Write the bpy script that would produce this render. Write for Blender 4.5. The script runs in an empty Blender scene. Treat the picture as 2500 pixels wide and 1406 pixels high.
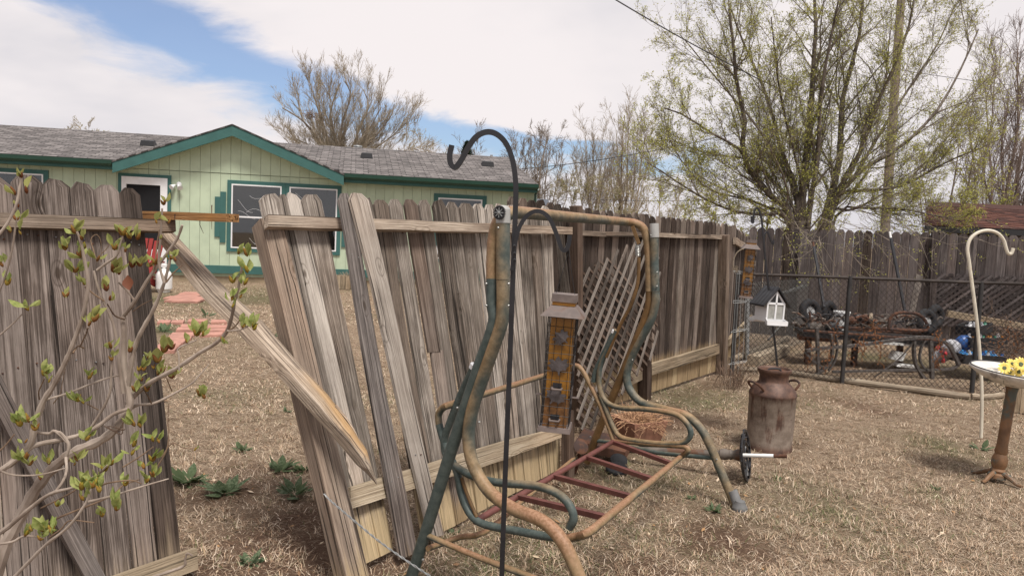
import bpy, math, random
import numpy as np
from mathutils import Vector, Matrix, Euler

R = math.radians
rng = np.random.default_rng(7)
random.seed(7)
SC = bpy.context.scene
COL = SC.collection

# ---------------------------------------------------------------- camera
FPX, CX, CY, EYE = 1850.0, 1250.0, 703.0, 1.55
PITCH, ROLL = R(4.5), R(2.55)
cam_d = bpy.data.cameras.new('camera')
cam_d.sensor_width = 36.0
cam_d.lens = FPX / 2500.0 * 36.0
cam_d.clip_start = 0.05
cam_d.clip_end = 3000
cam = bpy.data.objects.new('camera', cam_d)
COL.objects.link(cam)
CR = (Matrix.Rotation(math.pi / 2 - PITCH, 3, 'X') @ Matrix.Rotation(ROLL, 3, 'Z'))
cam.matrix_world = Matrix.Translation((0, 0, EYE)) @ CR.to_4x4()
SC.camera = cam

# ---------------------------------------------------------------- exposure
SC.view_settings.view_transform = 'Standard'
SC.view_settings.look = 'None'
SC.view_settings.exposure = 0.22
SC.view_settings.gamma = 1.0
SC.view_settings.use_curve_mapping = False

# ---------------------------------------------------------------- sun (soft, high, through thin cloud)
SUN_EL, SUN_AZ = R(63), R(155)          # azimuth clockwise from +Y
sun_d = bpy.data.lights.new('sun', 'SUN')
sun_d.energy = 3.7
sun_d.angle = R(16)
sun_d.color = (1.0, 0.95, 0.88)
sun = bpy.data.objects.new('sun', sun_d)
COL.objects.link(sun)
_sd = Vector((math.sin(SUN_AZ) * math.cos(SUN_EL), math.cos(SUN_AZ) * math.cos(SUN_EL), math.sin(SUN_EL)))
sun.rotation_euler = _sd.to_track_quat('Z', 'Y').to_euler()
sun.location = (0, 0, 30)

# ---------------------------------------------------------------- node helper
class NT:
    def __init__(self, tree):
        self.t = tree
    def n(self, typ, **kw):
        nd = self.t.nodes.new(typ)
        for k, v in kw.items():
            if k == 'ins':
                for a, b in v.items():
                    if isinstance(b, bpy.types.NodeSocket):
                        self.t.links.new(b, nd.inputs[a])
                    else:
                        nd.inputs[a].default_value = b
            else:
                setattr(nd, k, v)
        return nd
    def math(self, op, a, b=None, c=None, clamp=False):
        nd = self.t.nodes.new('ShaderNodeMath'); nd.operation = op; nd.use_clamp = clamp
        for i, v in enumerate((a, b, c)):
            if v is None: continue
            if isinstance(v, bpy.types.NodeSocket): self.t.links.new(v, nd.inputs[i])
            else: nd.inputs[i].default_value = v
        return nd.outputs[0]
    def mr(self, v, a, b, c=0.0, d=1.0, smooth=True):
        nd = self.n('ShaderNodeMapRange', ins={0: v, 1: a, 2: b, 3: c, 4: d})
        nd.interpolation_type = 'SMOOTHSTEP' if smooth else 'LINEAR'
        return nd.outputs[0]
    def mix(self, f, a, b, mode='MIX'):
        nd = self.t.nodes.new('ShaderNodeMix'); nd.data_type = 'RGBA'; nd.blend_type = mode
        for s, v in ((nd.inputs[0], f), (nd.inputs[6], a), (nd.inputs[7], b)):
            if isinstance(v, bpy.types.NodeSocket): self.t.links.new(v, s)
            else:
                s.default_value = v if not isinstance(v, tuple) or len(v) == 4 else (*v, 1.0)
        return nd.outputs[2]
    def noise(self, vec, scale, detail=3.0, rough=0.55, dist=0.0):
        nd = self.n('ShaderNodeTexNoise', ins={'Scale': scale, 'Detail': detail, 'Roughness': rough, 'Distortion': dist})
        if vec is not None: self.t.links.new(vec, nd.inputs['Vector'])
        return nd.outputs['Fac']
    def vscale(self, vec, s):
        nd = self.n('ShaderNodeVectorMath', operation='MULTIPLY', ins={0: vec, 1: s})
        return nd.outputs[0]

def srgb(r, g, b):
    f = lambda c: (c / 255 / 12.92) if c <= 10 else ((c / 255 + 0.055) / 1.055) ** 2.4
    return (f(r), f(g), f(b))

# ---------------------------------------------------------------- world: blue sky seen through a broken layer of thin cloud
W = bpy.data.worlds.new('World'); SC.world = W; W.use_nodes = True
_t = NT(W.node_tree); W.node_tree.nodes.clear()
_tc = _t.n('ShaderNodeTexCoord')
_sep = _t.n('ShaderNodeSeparateXYZ', ins={0: _tc.outputs['Generated']})
_sky = _t.n('ShaderNodeTexSky', sky_type='NISHITA')
_sky.sun_disc = False; _sky.sun_elevation = SUN_EL; _sky.sun_rotation = SUN_AZ
_sky.air_density = 1.0; _sky.dust_density = 0.6; _sky.ozone_density = 2.0
_az = _t.math('DIVIDE', _sep.outputs[0], _t.math('MAXIMUM', _sep.outputs[1], 0.15))
_hyp = _t.math('SQRT', _t.math('ADD', _t.math('MULTIPLY', _sep.outputs[0], _sep.outputs[0]), _t.math('MULTIPLY', _sep.outputs[1], _sep.outputs[1])))
_el = _t.math('DIVIDE', _sep.outputs[2], _t.math('MAXIMUM', _hyp, 0.05))
_cv = _t.vscale(_tc.outputs['Generated'], (1.0, 1.0, 2.6))
_n1 = _t.noise(_cv, 3.1, 7, 0.58, 0.35)
_n2 = _t.noise(_t.vscale(_tc.outputs['Generated'], (1.0, 1.0, 3.2)), 9.0, 6, 0.6, 0.6)
# long gap in the cloud running down towards the horizon
_elc = _t.math('ADD', 0.100, _t.math('ADD', _t.math('MULTIPLY', _az, -0.09), _t.math('MULTIPLY', _t.math('MULTIPLY', _az, _az), 0.31)))
_d = _t.math('SUBTRACT', _el, _elc)
_d = _t.math('ADD', _d, _t.math('MULTIPLY', _t.math('SUBTRACT', _n1, 0.5), 0.16))
_d = _t.math('ADD', _d, _t.math('MULTIPLY', _t.math('SUBTRACT', _n2, 0.5), 0.07))
_wid = _t.mr(_az, -0.62, 0.24, 0.064, 0.016, smooth=False)
_gap = _t.math('SUBTRACT', 1.0, _t.mr(_t.math('DIVIDE', _t.math('ABSOLUTE', _d), _wid), 0.38, 1.25))
_rest = _t.mr(_t.math('ADD', _n1, _t.math('MULTIPLY', _n2, 0.25)), 0.47, 0.36)      # a few thinner places elsewhere
_gap = _t.math('MAXIMUM', _gap, _t.math('MULTIPLY', _rest, 0.25))
_gap = _t.math('MULTIPLY', _gap, 0.84)
_gap = _t.math('MULTIPLY', _gap, _t.mr(_az, 0.30, 0.16))
_n3 = _t.noise(_cv, 1.7, 5, 0.55, 0.2)
_cc = _t.mix(_t.mr(_n3, 0.36, 0.66), srgb(216, 214, 220), srgb(247, 240, 240))
_bgc = _t.n('ShaderNodeBackground', ins={'Color': _cc, 'Strength': 0.86})
_bgs = _t.n('ShaderNodeBackground', ins={'Color': _t.mix(1.0, _sky.outputs[0], (0.80, 0.92, 1.1), 'MULTIPLY'), 'Strength': 0.10})
_ms = _t.n('ShaderNodeMixShader', ins={0: _gap, 1: _bgc.outputs[0], 2: _bgs.outputs[0]})
_wo = _t.n('ShaderNodeOutputWorld', ins={0: _ms.outputs[0]})
W.cycles.sampling_method = 'MANUAL'; W.cycles.sample_map_resolution = 512
SC.cycles.max_bounces = 4; SC.cycles.diffuse_bounces = 2; SC.cycles.glossy_bounces = 2; SC.cycles.transparent_max_bounces = 8

# ---------------------------------------------------------------- geometry of the view: where a sight line meets a surface
def ray(px, py):
    return (CR @ Vector(((px - CX) / FPX, -(py - CY) / FPX, -1.0)))
CAM = Vector((0, 0, EYE))
def G(px, py, z=0.0):
    d = ray(px, py); t = (z - EYE) / d.z
    return CAM + d * t
def D(px, py, Y):
    d = ray(px, py)
    return CAM + d * (Y / d.y)
def PL(px, py, p0, n):
    d = ray(px, py); p0 = Vector(p0); n = Vector(n)
    return CAM + d * ((p0 - CAM).dot(n) / d.dot(n))

# ---------------------------------------------------------------- objects
WL = {}
def put(o, parent, loc):
    COL.objects.link(o)
    loc = Vector(loc); WL[o.name] = loc
    if parent is not None:
        o.parent = parent; o.location = loc - WL[parent.name]
    else:
        o.location = loc
    return o
def tag(o, label=None, cat=None, group=None, kind=None):
    if label: o['label'] = label
    if cat: o['category'] = cat
    if group: o['group'] = group
    if kind: o['kind'] = kind
    return o
def thing(name, label, cat, loc, group=None):
    o = bpy.data.objects.new(name, None); o.empty_display_size = 0.1
    put(o, None, loc)
    return tag(o, label, cat, group)

class MB:
    """collects faces for ONE mesh; 'gr' = grain coordinates, 'fresh' = unweathered amount"""
    def __init__(s):
        s.v = []; s.f = []; s.g = []; s.w = []; s.off = rng.uniform(0, 50, 3)
    def add(s, verts, faces, grs=None, fresh=None):
        b = len(s.v)
        s.v += [tuple(p) for p in verts]
        s.f += [tuple(i + b for i in q) for q in faces]
        s.g += [tuple(np.array(x) + s.off) for x in (grs if grs is not None else verts)]
        s.w += list(fresh) if fresh is not None else [0.0] * len(verts)
    def box(s, c, ex, ey, ez, fresh=0.0):
        """c centre; half vectors"""
        c, ex, ey, ez = map(Vector, (c, ex, ey, ez))
        vs, gs = [], []
        for k in (-1, 1):
            for j in (-1, 1):
                for i in (-1, 1):
                    vs.append(c + ex * i + ey * j + ez * k); gs.append((ex.length * i, ey.length * j, ez.length * k))
        s.add(vs, [(0, 2, 3, 1), (4, 5, 7, 6), (0, 1, 5, 4), (2, 6, 7, 3), (0, 4, 6, 2), (1, 3, 7, 5)], gs, [fresh] * 8)
    def beam(s, a, b, wv, tv, n=1, jit=0.0, fresh=None):
        """bar from a to b; wv, tv half-width vectors"""
        a, b, wv, tv = map(Vector, (a, b, wv, tv)); L = (b - a).length
        vs, gs, fr = [], [], []
        for i in range(n + 1):
            t = i / n; p = a.lerp(b, t)
            j1, j2 = (random.uniform(-jit, jit) for _ in range(2))
            for x, y in ((-1, -1), (1, -1), (1, 1), (-1, 1)):
                vs.append(p + wv * x * (1 + random.uniform(-jit, jit) * 4) + tv * y + wv.normalized() * j1 + tv.normalized() * j2)
                gs.append((wv.length * x, tv.length * y, L * t)); fr.append(fresh(t) if fresh else 0.0)
        fs = [(3, 2, 1, 0), tuple(range(4 * n, 4 * n + 4))]
        for i in range(n):
            for k in range(4):
                fs.append((4 * i + k, 4 * i + (k + 1) % 4, 4 * i + 4 + (k + 1) % 4, 4 * i + 4 + k))
        s.add(vs, fs, gs, fr)
    def tube(s, pts, rad, sides=10, smooth=0, cap=True, square=False):
        P = [Vector(p) for p in pts]
        if smooth: P = spline(P, smooth)
        n = len(P)
        rs = [rad] * n if not callable(rad) else [rad(i / (n - 1)) for i in range(n)]
        T = []
        for i in range(n):
            T.append((P[min(i + 1, n - 1)] - P[max(i - 1, 0)]).normalized())
        ref = Vector((0, 0, 1)) if abs(T[0].z) < 0.9 else Vector((1, 0, 0))
        u = (ref - T[0] * ref.dot(T[0])).normalized()
        vs, gs, acc = [], [], 0.0
        for i in range(n):
            if i: acc += (P[i] - P[i - 1]).length
            u = (u - T[i] * u.dot(T[i])).normalized(); w = T[i].cross(u)
            for k in range(sides):
                a = 2 * math.pi * (k + (0.5 if square else 0)) / sides
                q = math.sqrt(2) if square else 1.0
                vs.append(P[i] + (u * math.cos(a) + w * math.sin(a)) * rs[i] * q)
                gs.append((rs[i] * math.cos(a), rs[i] * math.sin(a), acc))
        fs = []
        for i in range(n - 1):
            for k in range(sides):
                fs.append((i * sides + k, i * sides + (k + 1) % sides, (i + 1) * sides + (k + 1) % sides, (i + 1) * sides + k))
        if cap:
            fs.append(tuple(reversed(range(sides)))); fs.append(tuple(range((n - 1) * sides, n * sides)))
        s.add(vs, fs, gs)
    def lathe(s, prof, c=(0, 0, 0), seg=28, axis=None, cap=True):
        c = Vector(c); q = Vector((0, 0, 1)).rotation_difference(Vector(axis)) if axis is not None else None
        vs, gs = [], []
        for r, z in prof:
            for k in range(seg):
                a = 2 * math.pi * k / seg
                p = Vector((r * math.cos(a), r * math.sin(a), z))
                gs.append(tuple(p))
                if q: p = q @ p
                vs.append(c + p)
        fs = []
        for i in range(len(prof) - 1):
            for k in range(seg):
                fs.append((i * seg + k, i * seg + (k + 1) % seg, (i + 1) * seg + (k + 1) % seg, (i + 1) * seg + k))
        if cap:
            fs.append(tuple(reversed(range(seg)))); fs.append(tuple(range((len(prof) - 1) * seg, len(prof) * seg)))
        s.add(vs, fs, gs)
    def ball(s, c, r, seg=10, sq=(1, 1, 1)):
        pr = [(r * math.sin(math.pi * i / 6), -r * math.cos(math.pi * i / 6)) for i in range(7)]
        pr[0] = (r * .05, -r); pr[-1] = (r * .05, r)
        b = len(s.v); s.lathe(pr, (0, 0, 0), seg)
        c = Vector(c)
        for i in range(b, len(s.v)):
            x, y, z = s.v[i]; s.v[i] = (c.x + x * sq[0], c.y + y * sq[1], c.z + z * sq[2])
    def build(s, name, mat, parent=None, origin=None, smooth=False, kind=None):
        V = np.array(s.v, dtype=np.float64)
        if origin is None:
            origin = ((V[:, 0].min() + V[:, 0].max()) / 2, (V[:, 1].min() + V[:, 1].max()) / 2, V[:, 2].min())
        V = V - np.array(origin)
        me = bpy.data.meshes.new(name)
        me.from_pydata(V.tolist(), [], s.f)
        a = me.attributes.new('gr', 'FLOAT_VECTOR', 'POINT'); a.data.foreach_set('vector', np.array(s.g, dtype=np.float32).ravel())
        a = me.attributes.new('fresh', 'FLOAT', 'POINT'); a.data.foreach_set('value', np.array(s.w, dtype=np.float32))
        me.materials.append(mat)
        me.update()
        if smooth:
            me.shade_smooth() if hasattr(me, 'shade_smooth') else None
            try: me.set_sharp_from_angle(angle=R(38))
            except Exception: pass
        o = bpy.data.objects.new(name, me)
        put(o, parent, origin)
        if kind: o['kind'] = kind
        return o

def spline(P, k):
    """Catmull-Rom through P, k samples per span"""
    Q = [P[0] + (P[0] - P[1])] + list(P) + [P[-1] + (P[-1] - P[-2])]
    out = []
    for i in range(1, len(Q) - 2):
        p0, p1, p2, p3 = Q[i - 1], Q[i], Q[i + 1], Q[i + 2]
        for j in range(k):
            t = j / k
            out.append(0.5 * ((2 * p1) + (p2 - p0) * t + (2 * p0 - 5 * p1 + 4 * p2 - p3) * t * t + (3 * p1 - p0 - 3 * p2 + p3) * t ** 3))
    out.append(Q[-2])
    return out

def raw_mesh(name, V, F, mat, parent=None, origin=(0, 0, 0), attrs=None, kind=None, smooth=False):
    """big numpy meshes; F (m,k)"""
    me = bpy.data.meshes.new(name)
    V = np.asarray(V, dtype=np.float32) - np.array(origin, dtype=np.float32)
    F = np.asarray(F, dtype=np.int32)
    m, k = F.shape
    me.vertices.add(len(V)); me.vertices.foreach_set('co', V.ravel())
    me.loops.add(m * k); me.loops.foreach_set('vertex_index', F.ravel())
    me.polygons.add(m); me.polygons.foreach_set('loop_start', np.arange(0, m * k, k, dtype=np.int32))
    me.update(calc_edges=True)
    for nm, arr in (attrs or {}).items():
        arr = np.asarray(arr, dtype=np.float32)
        if arr.ndim == 1:
            a = me.attributes.new(nm, 'FLOAT', 'POINT'); a.data.foreach_set('value', arr)
        else:
            a = me.attributes.new(nm, 'FLOAT_VECTOR', 'POINT'); a.data.foreach_set('vector', arr.ravel())
    me.materials.append(mat)
    if smooth: me.shade_smooth()
    o = bpy.data.objects.new(name, me)
    put(o, parent, origin)
    if kind: o['kind'] = kind
    return o

# ---------------------------------------------------------------- materials
def new_mat(name):
    m = bpy.data.materials.new(name); m.use_nodes = True
    t = NT(m.node_tree); m.node_tree.nodes.clear()
    bs = t.n('ShaderNodeBsdfPrincipled'); out = t.n('ShaderNodeOutputMaterial', ins={0: bs.outputs[0]})
    return m, t, bs
def lk(t, a, b): t.t.links.new(a, b)
def attr(t, name):
    return t.n('ShaderNodeAttribute', attribute_name=name)
def bump(t, bs, h, strength=0.3, dist=0.01):
    b = t.n('ShaderNodeBump', ins={'Height': h, 'Strength': strength, 'Distance': dist})
    lk(t, b.outputs[0], bs.inputs['Normal'])

def wood_mat(name, dark, mid, light, fresh=(0.42, 0.29, 0.15), tone=0.35, gs=1.0, rough=0.92):
    """weathered timber: grain runs along the third grain axis, knots, cracks, tone differs from board to board"""
    m, t, bs = new_mat(name)
    g = attr(t, 'gr').outputs['Vector']; fr = attr(t, 'fresh').outputs['Fac']
    rnd = t.n('ShaderNodeObjectInfo').outputs['Random']
    # knots bend the grain
    kv = t.vscale(g, (8.0, 2.0, 3.6))
    vo = t.n('ShaderNodeTexVoronoi', ins={'Vector': kv, 'Scale': 1.0, 'Randomness': 1.0})
    kd = vo.outputs['Distance']
    on = t.math('GREATER_THAN', t.n('ShaderNodeSeparateColor', ins={0: vo.outputs['Color']}).outputs[0], 0.42)
    bend = t.math('MULTIPLY', t.mr(kd, 0.34, 0.0), on)
    sp = t.n('ShaderNodeSeparateXYZ', ins={0: g})
    wob = t.noise(t.vscale(g, (5, 5, 0.8)), 1.0, 2, 0.5)
    gx = t.math('ADD', sp.outputs[0], t.math('ADD', t.math('MULTIPLY', bend, 0.016), t.math('MULTIPLY', wob, 0.006)))
    gv = t.n('ShaderNodeCombineXYZ', ins={0: gx, 1: sp.outputs[1], 2: sp.outputs[2]}).outputs[0]
    fine = t.noise(t.vscale(gv, (210 * gs, 150 * gs, 3.2)), 1.0, 4, 0.7)
    band = t.noise(t.vscale(gv, (42 * gs, 30 * gs, 1.3)), 1.0, 3, 0.6)
    blot = t.noise(t.vscale(g, (7, 7, 3.5)), 1.0, 4, 0.6)
    f = t.math('ADD', t.math('MULTIPLY', fine, 0.66), t.math('ADD', t.math('MULTIPLY', band, 0.22), t.math('MULTIPLY', blot, 0.28)))
    ctr = t.math('ADD', 0.65, t.math('MULTIPLY', t.math('FRACT', t.math('MULTIPLY', rnd, 7.31)), 0.75))
    f = t.math('ADD', 0.58, t.math('MULTIPLY', t.math('SUBTRACT', f, 0.58), ctr))
    f = t.math('ADD', f, t.math('MULTIPLY', t.math('SUBTRACT', rnd, 0.5), tone))
    cr = t.n('ShaderNodeValToRGB', ins={0: f})
    e = cr.color_ramp.elements
    e[0].position = 0.42; e[0].color = (*dark, 1); e[1].position = 0.76; e[1].color = (*light, 1)
    k = cr.color_ramp.elements.new(0.585); k.color = (*mid, 1)
    col = cr.outputs[0]
    # warm or cool tint by board
    tint = t.n('ShaderNodeMapRange', ins={0: t.noise(t.vscale(g, (3, 3, 1.0)), 1.0, 2)}).outputs[0]
    col = t.mix(t.math('MULTIPLY', t.mr(tint, 0.45, 0.7), 0.4), col, t.mix(1.0, col, (1.15, 0.98, 0.86), 'MULTIPLY'))
    # unweathered wood near the ground line
    frn = t.math('ADD', fr, t.math('MULTIPLY', t.math('SUBTRACT', band, 0.5), 0.7))
    fcol = t.mix(t.mr(fine, 0.35, 0.62), tuple(c * 0.62 for c in fresh), fresh)
    col = t.mix(t.math('MULTIPLY', t.mr(frn, 0.25, 0.8), t.mr(fr, 0.0, 0.15)), col, fcol)
    # knots and drying cracks
    ring = t.math('MULTIPLY', t.math('MAXIMUM', t.mr(kd, 0.13, 0.06), t.math('MULTIPLY', t.mr(t.math('ABSOLUTE', t.math('SUBTRACT', kd, 0.19)), 0.03, 0.0), 0.5)), on)
    col = t.mix(t.math('MULTIPLY', ring, 0.8), col, (mid[0] * .38, mid[1] * .33, mid[2] * .28))
    thin_line = t.noise(t.vscale(gv, (75 * gs, 60 * gs, 0.9)), 1.0, 2, 0.5)
    ck = t.mr(thin_line, 0.37, 0.31)
    col = t.mix(t.math('MULTIPLY', ck, 0.8), col, tuple(c * 0.22 for c in dark))
    lk(t, col, bs.inputs['Base Color'])
    bs.inputs['Roughness'].default_value = rough
    bs.inputs['Specular IOR Level'].default_value = 0.15
    h = t.math('SUBTRACT', t.math('ADD', fine, t.math('MULTIPLY', band, 0.6)), t.math('MULTIPLY', ck, 1.2))
    bump(t, bs, h, 0.8, 0.008)
    return m

def plain_mat(name, col, rough=0.6, var=0.12, scale=8.0, metal=0.0, bmp=0.0, bscale=60, spec=0.4, stain=None, stain_amt=0.0, stain_scale=5):
    m, t, bs = new_mat(name)
    g = attr(t, 'gr').outputs['Vector']
    n = t.noise(g, scale, 5, 0.6)
    c = t.mix(t.mr(n, 0.3, 0.7), tuple(x * (1 - var) for x in col), tuple(min(1, x * (1 + var)) for x in col))
    if stain is not None:
        n2 = t.noise(g, stain_scale, 6, 0.65)
        c = t.mix(t.mr(n2, 0.62 - stain_amt * 0.35, 0.72 - stain_amt * 0.35), c, stain)
    lk(t, c, bs.inputs['Base Color'])
    bs.inputs['Roughness'].default_value = rough; bs.inputs['Metallic'].default_value = metal
    bs.inputs['Specular IOR Level'].default_value = spec
    if bmp: bump(t, bs, t.noise(g, bscale, 4, 0.6), bmp, 0.004)
    return m

M = {}
M['fence'] = wood_mat('weathered_fence_wood', (0.036, 0.029, 0.024), (0.195, 0.165, 0.140), (0.52, 0.465, 0.41), fresh=(0.58, 0.445, 0.27), tone=0.23)
M['fence_old'] = wood_mat('dark_fence_wood', (0.030, 0.022, 0.018), (0.100, 0.077, 0.064), (0.29, 0.24, 0.205), fresh=(0.40, 0.29, 0.17), tone=0.26)
M['fence_back'] = wood_mat('back_fence_wood', (0.040, 0.033, 0.032), (0.094, 0.079, 0.076), (0.185, 0.160, 0.153), fresh=(0.2, 0.15, 0.1), tone=0.18)
M['rail'] = wood_mat('rail_wood', (0.06, 0.044, 0.033), (0.235, 0.185, 0.145), (0.50, 0.42, 0.34), fresh=(0.5, 0.25, 0.07), tone=0.12)
M['kick'] = wood_mat('kick_rail_wood', (0.16, 0.125, 0.085), (0.36, 0.285, 0.20), (0.52, 0.44, 0.33), fresh=(0.5, 0.36, 0.2), tone=0.12)
M['loose'] = wood_mat('loose_board_wood', (0.04, 0.033, 0.031), (0.15, 0.130, 0.120), (0.36, 0.322, 0.295), fresh=(0.5, 0.3, 0.1), tone=0.1)
M['post'] = wood_mat('post_wood', (0.075, 0.055, 0.043), (0.26, 0.203, 0.16), (0.50, 0.415, 0.33), fresh=(0.50, 0.37, 0.2), tone=0.12)
M['postdark'] = wood_mat('dark_post_wood', (0.045, 0.03, 0.024), (0.10, 0.072, 0.056), (0.20, 0.15, 0.12), fresh=(0.3, 0.2, 0.1), tone=0.15)
M['plank'] = wood_mat('orange_plank_wood', (0.085, 0.045, 0.022), (0.27, 0.135, 0.055), (0.44, 0.26, 0.12), fresh=(0.45, 0.2, 0.05), tone=0.05)
M['brace'] = wood_mat('broken_brace_wood', (0.10, 0.08, 0.066), (0.33, 0.265, 0.205), (0.58, 0.49, 0.40), fresh=(0.44, 0.285, 0.15), tone=0.05)
M['slat'] = wood_mat('lattice_wood', (0.05, 0.042, 0.037), (0.14, 0.118, 0.102), (0.27, 0.235, 0.208), fresh=(0.4, 0.3, 0.2), tone=0.25)
M['slatdark'] = wood_mat('dark_lattice_wood', (0.03, 0.025, 0.025), (0.075, 0.063, 0.063), (0.14, 0.122, 0.12), fresh=(0.2, 0.15, 0.1), tone=0.3)
M['log'] = wood_mat('log_wood', (0.10, 0.08, 0.06), (0.27, 0.22, 0.165), (0.44, 0.37, 0.28), fresh=(0.4, 0.3, 0.2), tone=0.1)

# ================================================================= more materials
M['siding'] = plain_mat('pale_green_siding', (0.455, 0.535, 0.395), 0.75, 0.09, 1.6, bmp=0.15, bscale=90, spec=0.2)
M['siding_gap'] = plain_mat('siding_groove', (0.385, 0.455, 0.335), 0.9, 0.1)
M['teal'] = plain_mat('teal_trim_paint', (0.045, 0.125, 0.115), 0.6, 0.08, 4, spec=0.3)
M['teal_dark'] = plain_mat('dark_green_gutter_paint', (0.018, 0.058, 0.042), 0.35, 0.08, 4)
M['white'] = plain_mat('white_paint', (0.74, 0.74, 0.75), 0.5, 0.05, 6)
M['white_metal'] = plain_mat('white_enamel', (0.76, 0.76, 0.75), 0.35, 0.06, 8, stain=(0.5, 0.46, 0.40), stain_amt=0.12)
M['concrete'] = plain_mat('foundation_concrete', (0.30, 0.235, 0.155), 0.9, 0.2, 6, bmp=0.3)
M['vent'] = plain_mat('black_vent', (0.018, 0.018, 0.02), 0.5, 0.1)
M['galv'] = plain_mat('galvanised_steel', (0.32, 0.33, 0.33), 0.45, 0.15, 12, metal=0.5)
M['dark_room'] = plain_mat('dark_room', (0.008, 0.008, 0.01), 0.9, 0.1)
M['curtain'] = plain_mat('grey_curtain', (0.045, 0.045, 0.05), 0.85, 0.35, 1.2)
M['red_plastic'] = plain_mat('red_plastic', (0.24, 0.022, 0.018), 0.5, 0.1)
M['black_metal'] = plain_mat('black_metal', (0.014, 0.014, 0.017), 0.42, 0.25, 14, spec=0.5)
M['black_rubber'] = plain_mat('black_rubber', (0.012, 0.012, 0.014), 0.8, 0.3, 20, bmp=0.2)
M['cream'] = plain_mat('cream_paint', (0.62, 0.57, 0.47), 0.55, 0.1, 9, stain=(0.35, 0.25, 0.15), stain_amt=0.05)
M['rust'] = plain_mat('rusted_steel', (0.105, 0.045, 0.025), 0.85, 0.45, 10, bmp=0.3, stain=(0.05, 0.03, 0.025), stain_amt=0.35)
M['nail'] = plain_mat('steel_nail', (0.2, 0.2, 0.2), 0.5, 0.3, metal=0.6)
M['wire'] = plain_mat('dark_cable', (0.06, 0.06, 0.065), 0.7, 0.1)
M['maroon'] = plain_mat('maroon_paint', (0.135, 0.050, 0.043), 0.5, 0.2, 14, stain=(0.10, 0.06, 0.04), stain_amt=0.1)
M['paver'] = plain_mat('pink_concrete_paver', (0.40, 0.205, 0.16), 0.9, 0.2, 7, bmp=0.3)

def glass_mat():
    m, t, bs = new_mat('window_glass')
    t.t.nodes.remove(bs)
    out = [n for n in t.t.nodes if n.type == 'OUTPUT_MATERIAL'][0]
    fr = t.n('ShaderNodeFresnel', ins={0: 1.52})
    gl = t.n('ShaderNodeBsdfGlossy', ins={'Color': (1, 1, 1, 1), 'Roughness': 0.02})
    tr = t.n('ShaderNodeBsdfTransparent', ins={'Color': (0.75, 0.78, 0.78, 1)})
    mx = t.n('ShaderNodeMixShader', ins={0: t.math('ADD', fr.outputs[0], 0.03), 1: tr.outputs[0], 2: gl.outputs[0]})
    lk(t, mx.outputs[0], out.inputs[0])
    return m
M['glass'] = glass_mat()

def shingle_mat(name, cols, bw, bh, bump_s=0.5):
    m, t, bs = new_mat(name)
    g = attr(t, 'gr').outputs['Vector']
    br = t.n('ShaderNodeTexBrick', ins={'Vector': g, 'Scale': 1.0, 'Mortar Size': bh * 0.10, 'Mortar Smooth': 0.4, 'Bias': 0.0,
                                       'Brick Width': bw, 'Row Height': bh, 'Color1': (0, 0, 0, 1), 'Color2': (1, 1, 1, 1), 'Mortar': (0.5, 0.5, 0.5, 1)})
    br.offset = 0.37; br.offset_frequency = 2
    wn = t.noise(t.vscale(g, (1 / bw * 1.7, 1 / bh * 0.9, 1)), 1.0, 2, 0.5)
    f = t.math('ADD', t.math('MULTIPLY', t.n('ShaderNodeSeparateColor', ins={0: br.outputs['Color']}).outputs[0], 0.35), t.math('MULTIPLY', wn, 0.65))
    cr = t.n('ShaderNodeValToRGB', ins={0: f}); e = cr.color_ramp.elements
    e[0].position = 0.28; e[0].color = (*cols[0], 1); e[1].position = 0.72; e[1].color = (*cols[2], 1)
    k = e.new(0.5); k.color = (*cols[1], 1)
    gran = t.noise(g, 160, 2, 0.6)
    c = t.mix(t.mr(gran, 0.3, 0.7), cr.outputs[0], t.mix(1.0, cr.outputs[0], (1.5, 1.5, 1.5), 'MULTIPLY'))
    c = t.mix(t.math('MULTIPLY', br.outputs['Fac'], 0.75), c, tuple(x * 0.25 for x in cols[0]))
    lk(t, c, bs.inputs['Base Color']); bs.inputs['Roughness'].default_value = 0.95; bs.inputs['Specular IOR Level'].default_value = 0.15
    bump(t, bs, t.math('SUBTRACT', f, br.outputs['Fac']), bump_s, 0.012)
    return m
M['shingle'] = shingle_mat('grey_brown_shingles', [(0.070, 0.064, 0.063), (0.118, 0.107, 0.104), (0.19, 0.173, 0.168)], 0.30, 0.135)
M['shingle_red'] = plain_mat('red_brown_shingle', (0.115, 0.055, 0.044), 0.95, 0.3, 30, bmp=0.3, spec=0.1)
M['shingle_red2'] = plain_mat('dark_brown_shingle', (0.07, 0.038, 0.033), 0.95, 0.3, 30, bmp=0.3, spec=0.1)

# ================================================================= ground
FENCE_LINE = [(-3.2, 1.2), (-1.34, 3.25), (-0.7, 3.25), (0.36, 4.75), (2.42, 8.55), (3.4, 11.6)]
def seg_dist(x, y):
    d = np.full(x.shape, 1e9)
    for (ax, ay), (bx, by) in zip(FENCE_LINE[:-1], FENCE_LINE[1:]):
        vx, vy = bx - ax, by - ay
        t = np.clip(((x - ax) * vx + (y - ay) * vy) / (vx * vx + vy * vy), 0, 1)
        d = np.minimum(d, np.hypot(x - ax - t * vx, y - ay - t * vy))
    return d
_ph = rng.uniform(0, 6.28, (14, 2)); _kd = rng.uniform(0, 6.28, 14)
def fbm(x, y, base=0.7, octs=14, seed=0):
    z = np.zeros_like(x); amp = 1.0; k = base; tot = 0
    for i in range(octs):
        a = _kd[(i + seed) % 14]
        z += amp * np.sin(k * (x * math.cos(a) + y * math.sin(a)) + _ph[i % 14, 0] + 1.7 * np.sin(k * 0.61 * (y * math.cos(a) - x * math.sin(a)) + _ph[i % 14, 1] + seed))
        tot += amp; k *= 1.33; amp *= 0.82
    return z / tot * 2.2
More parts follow.
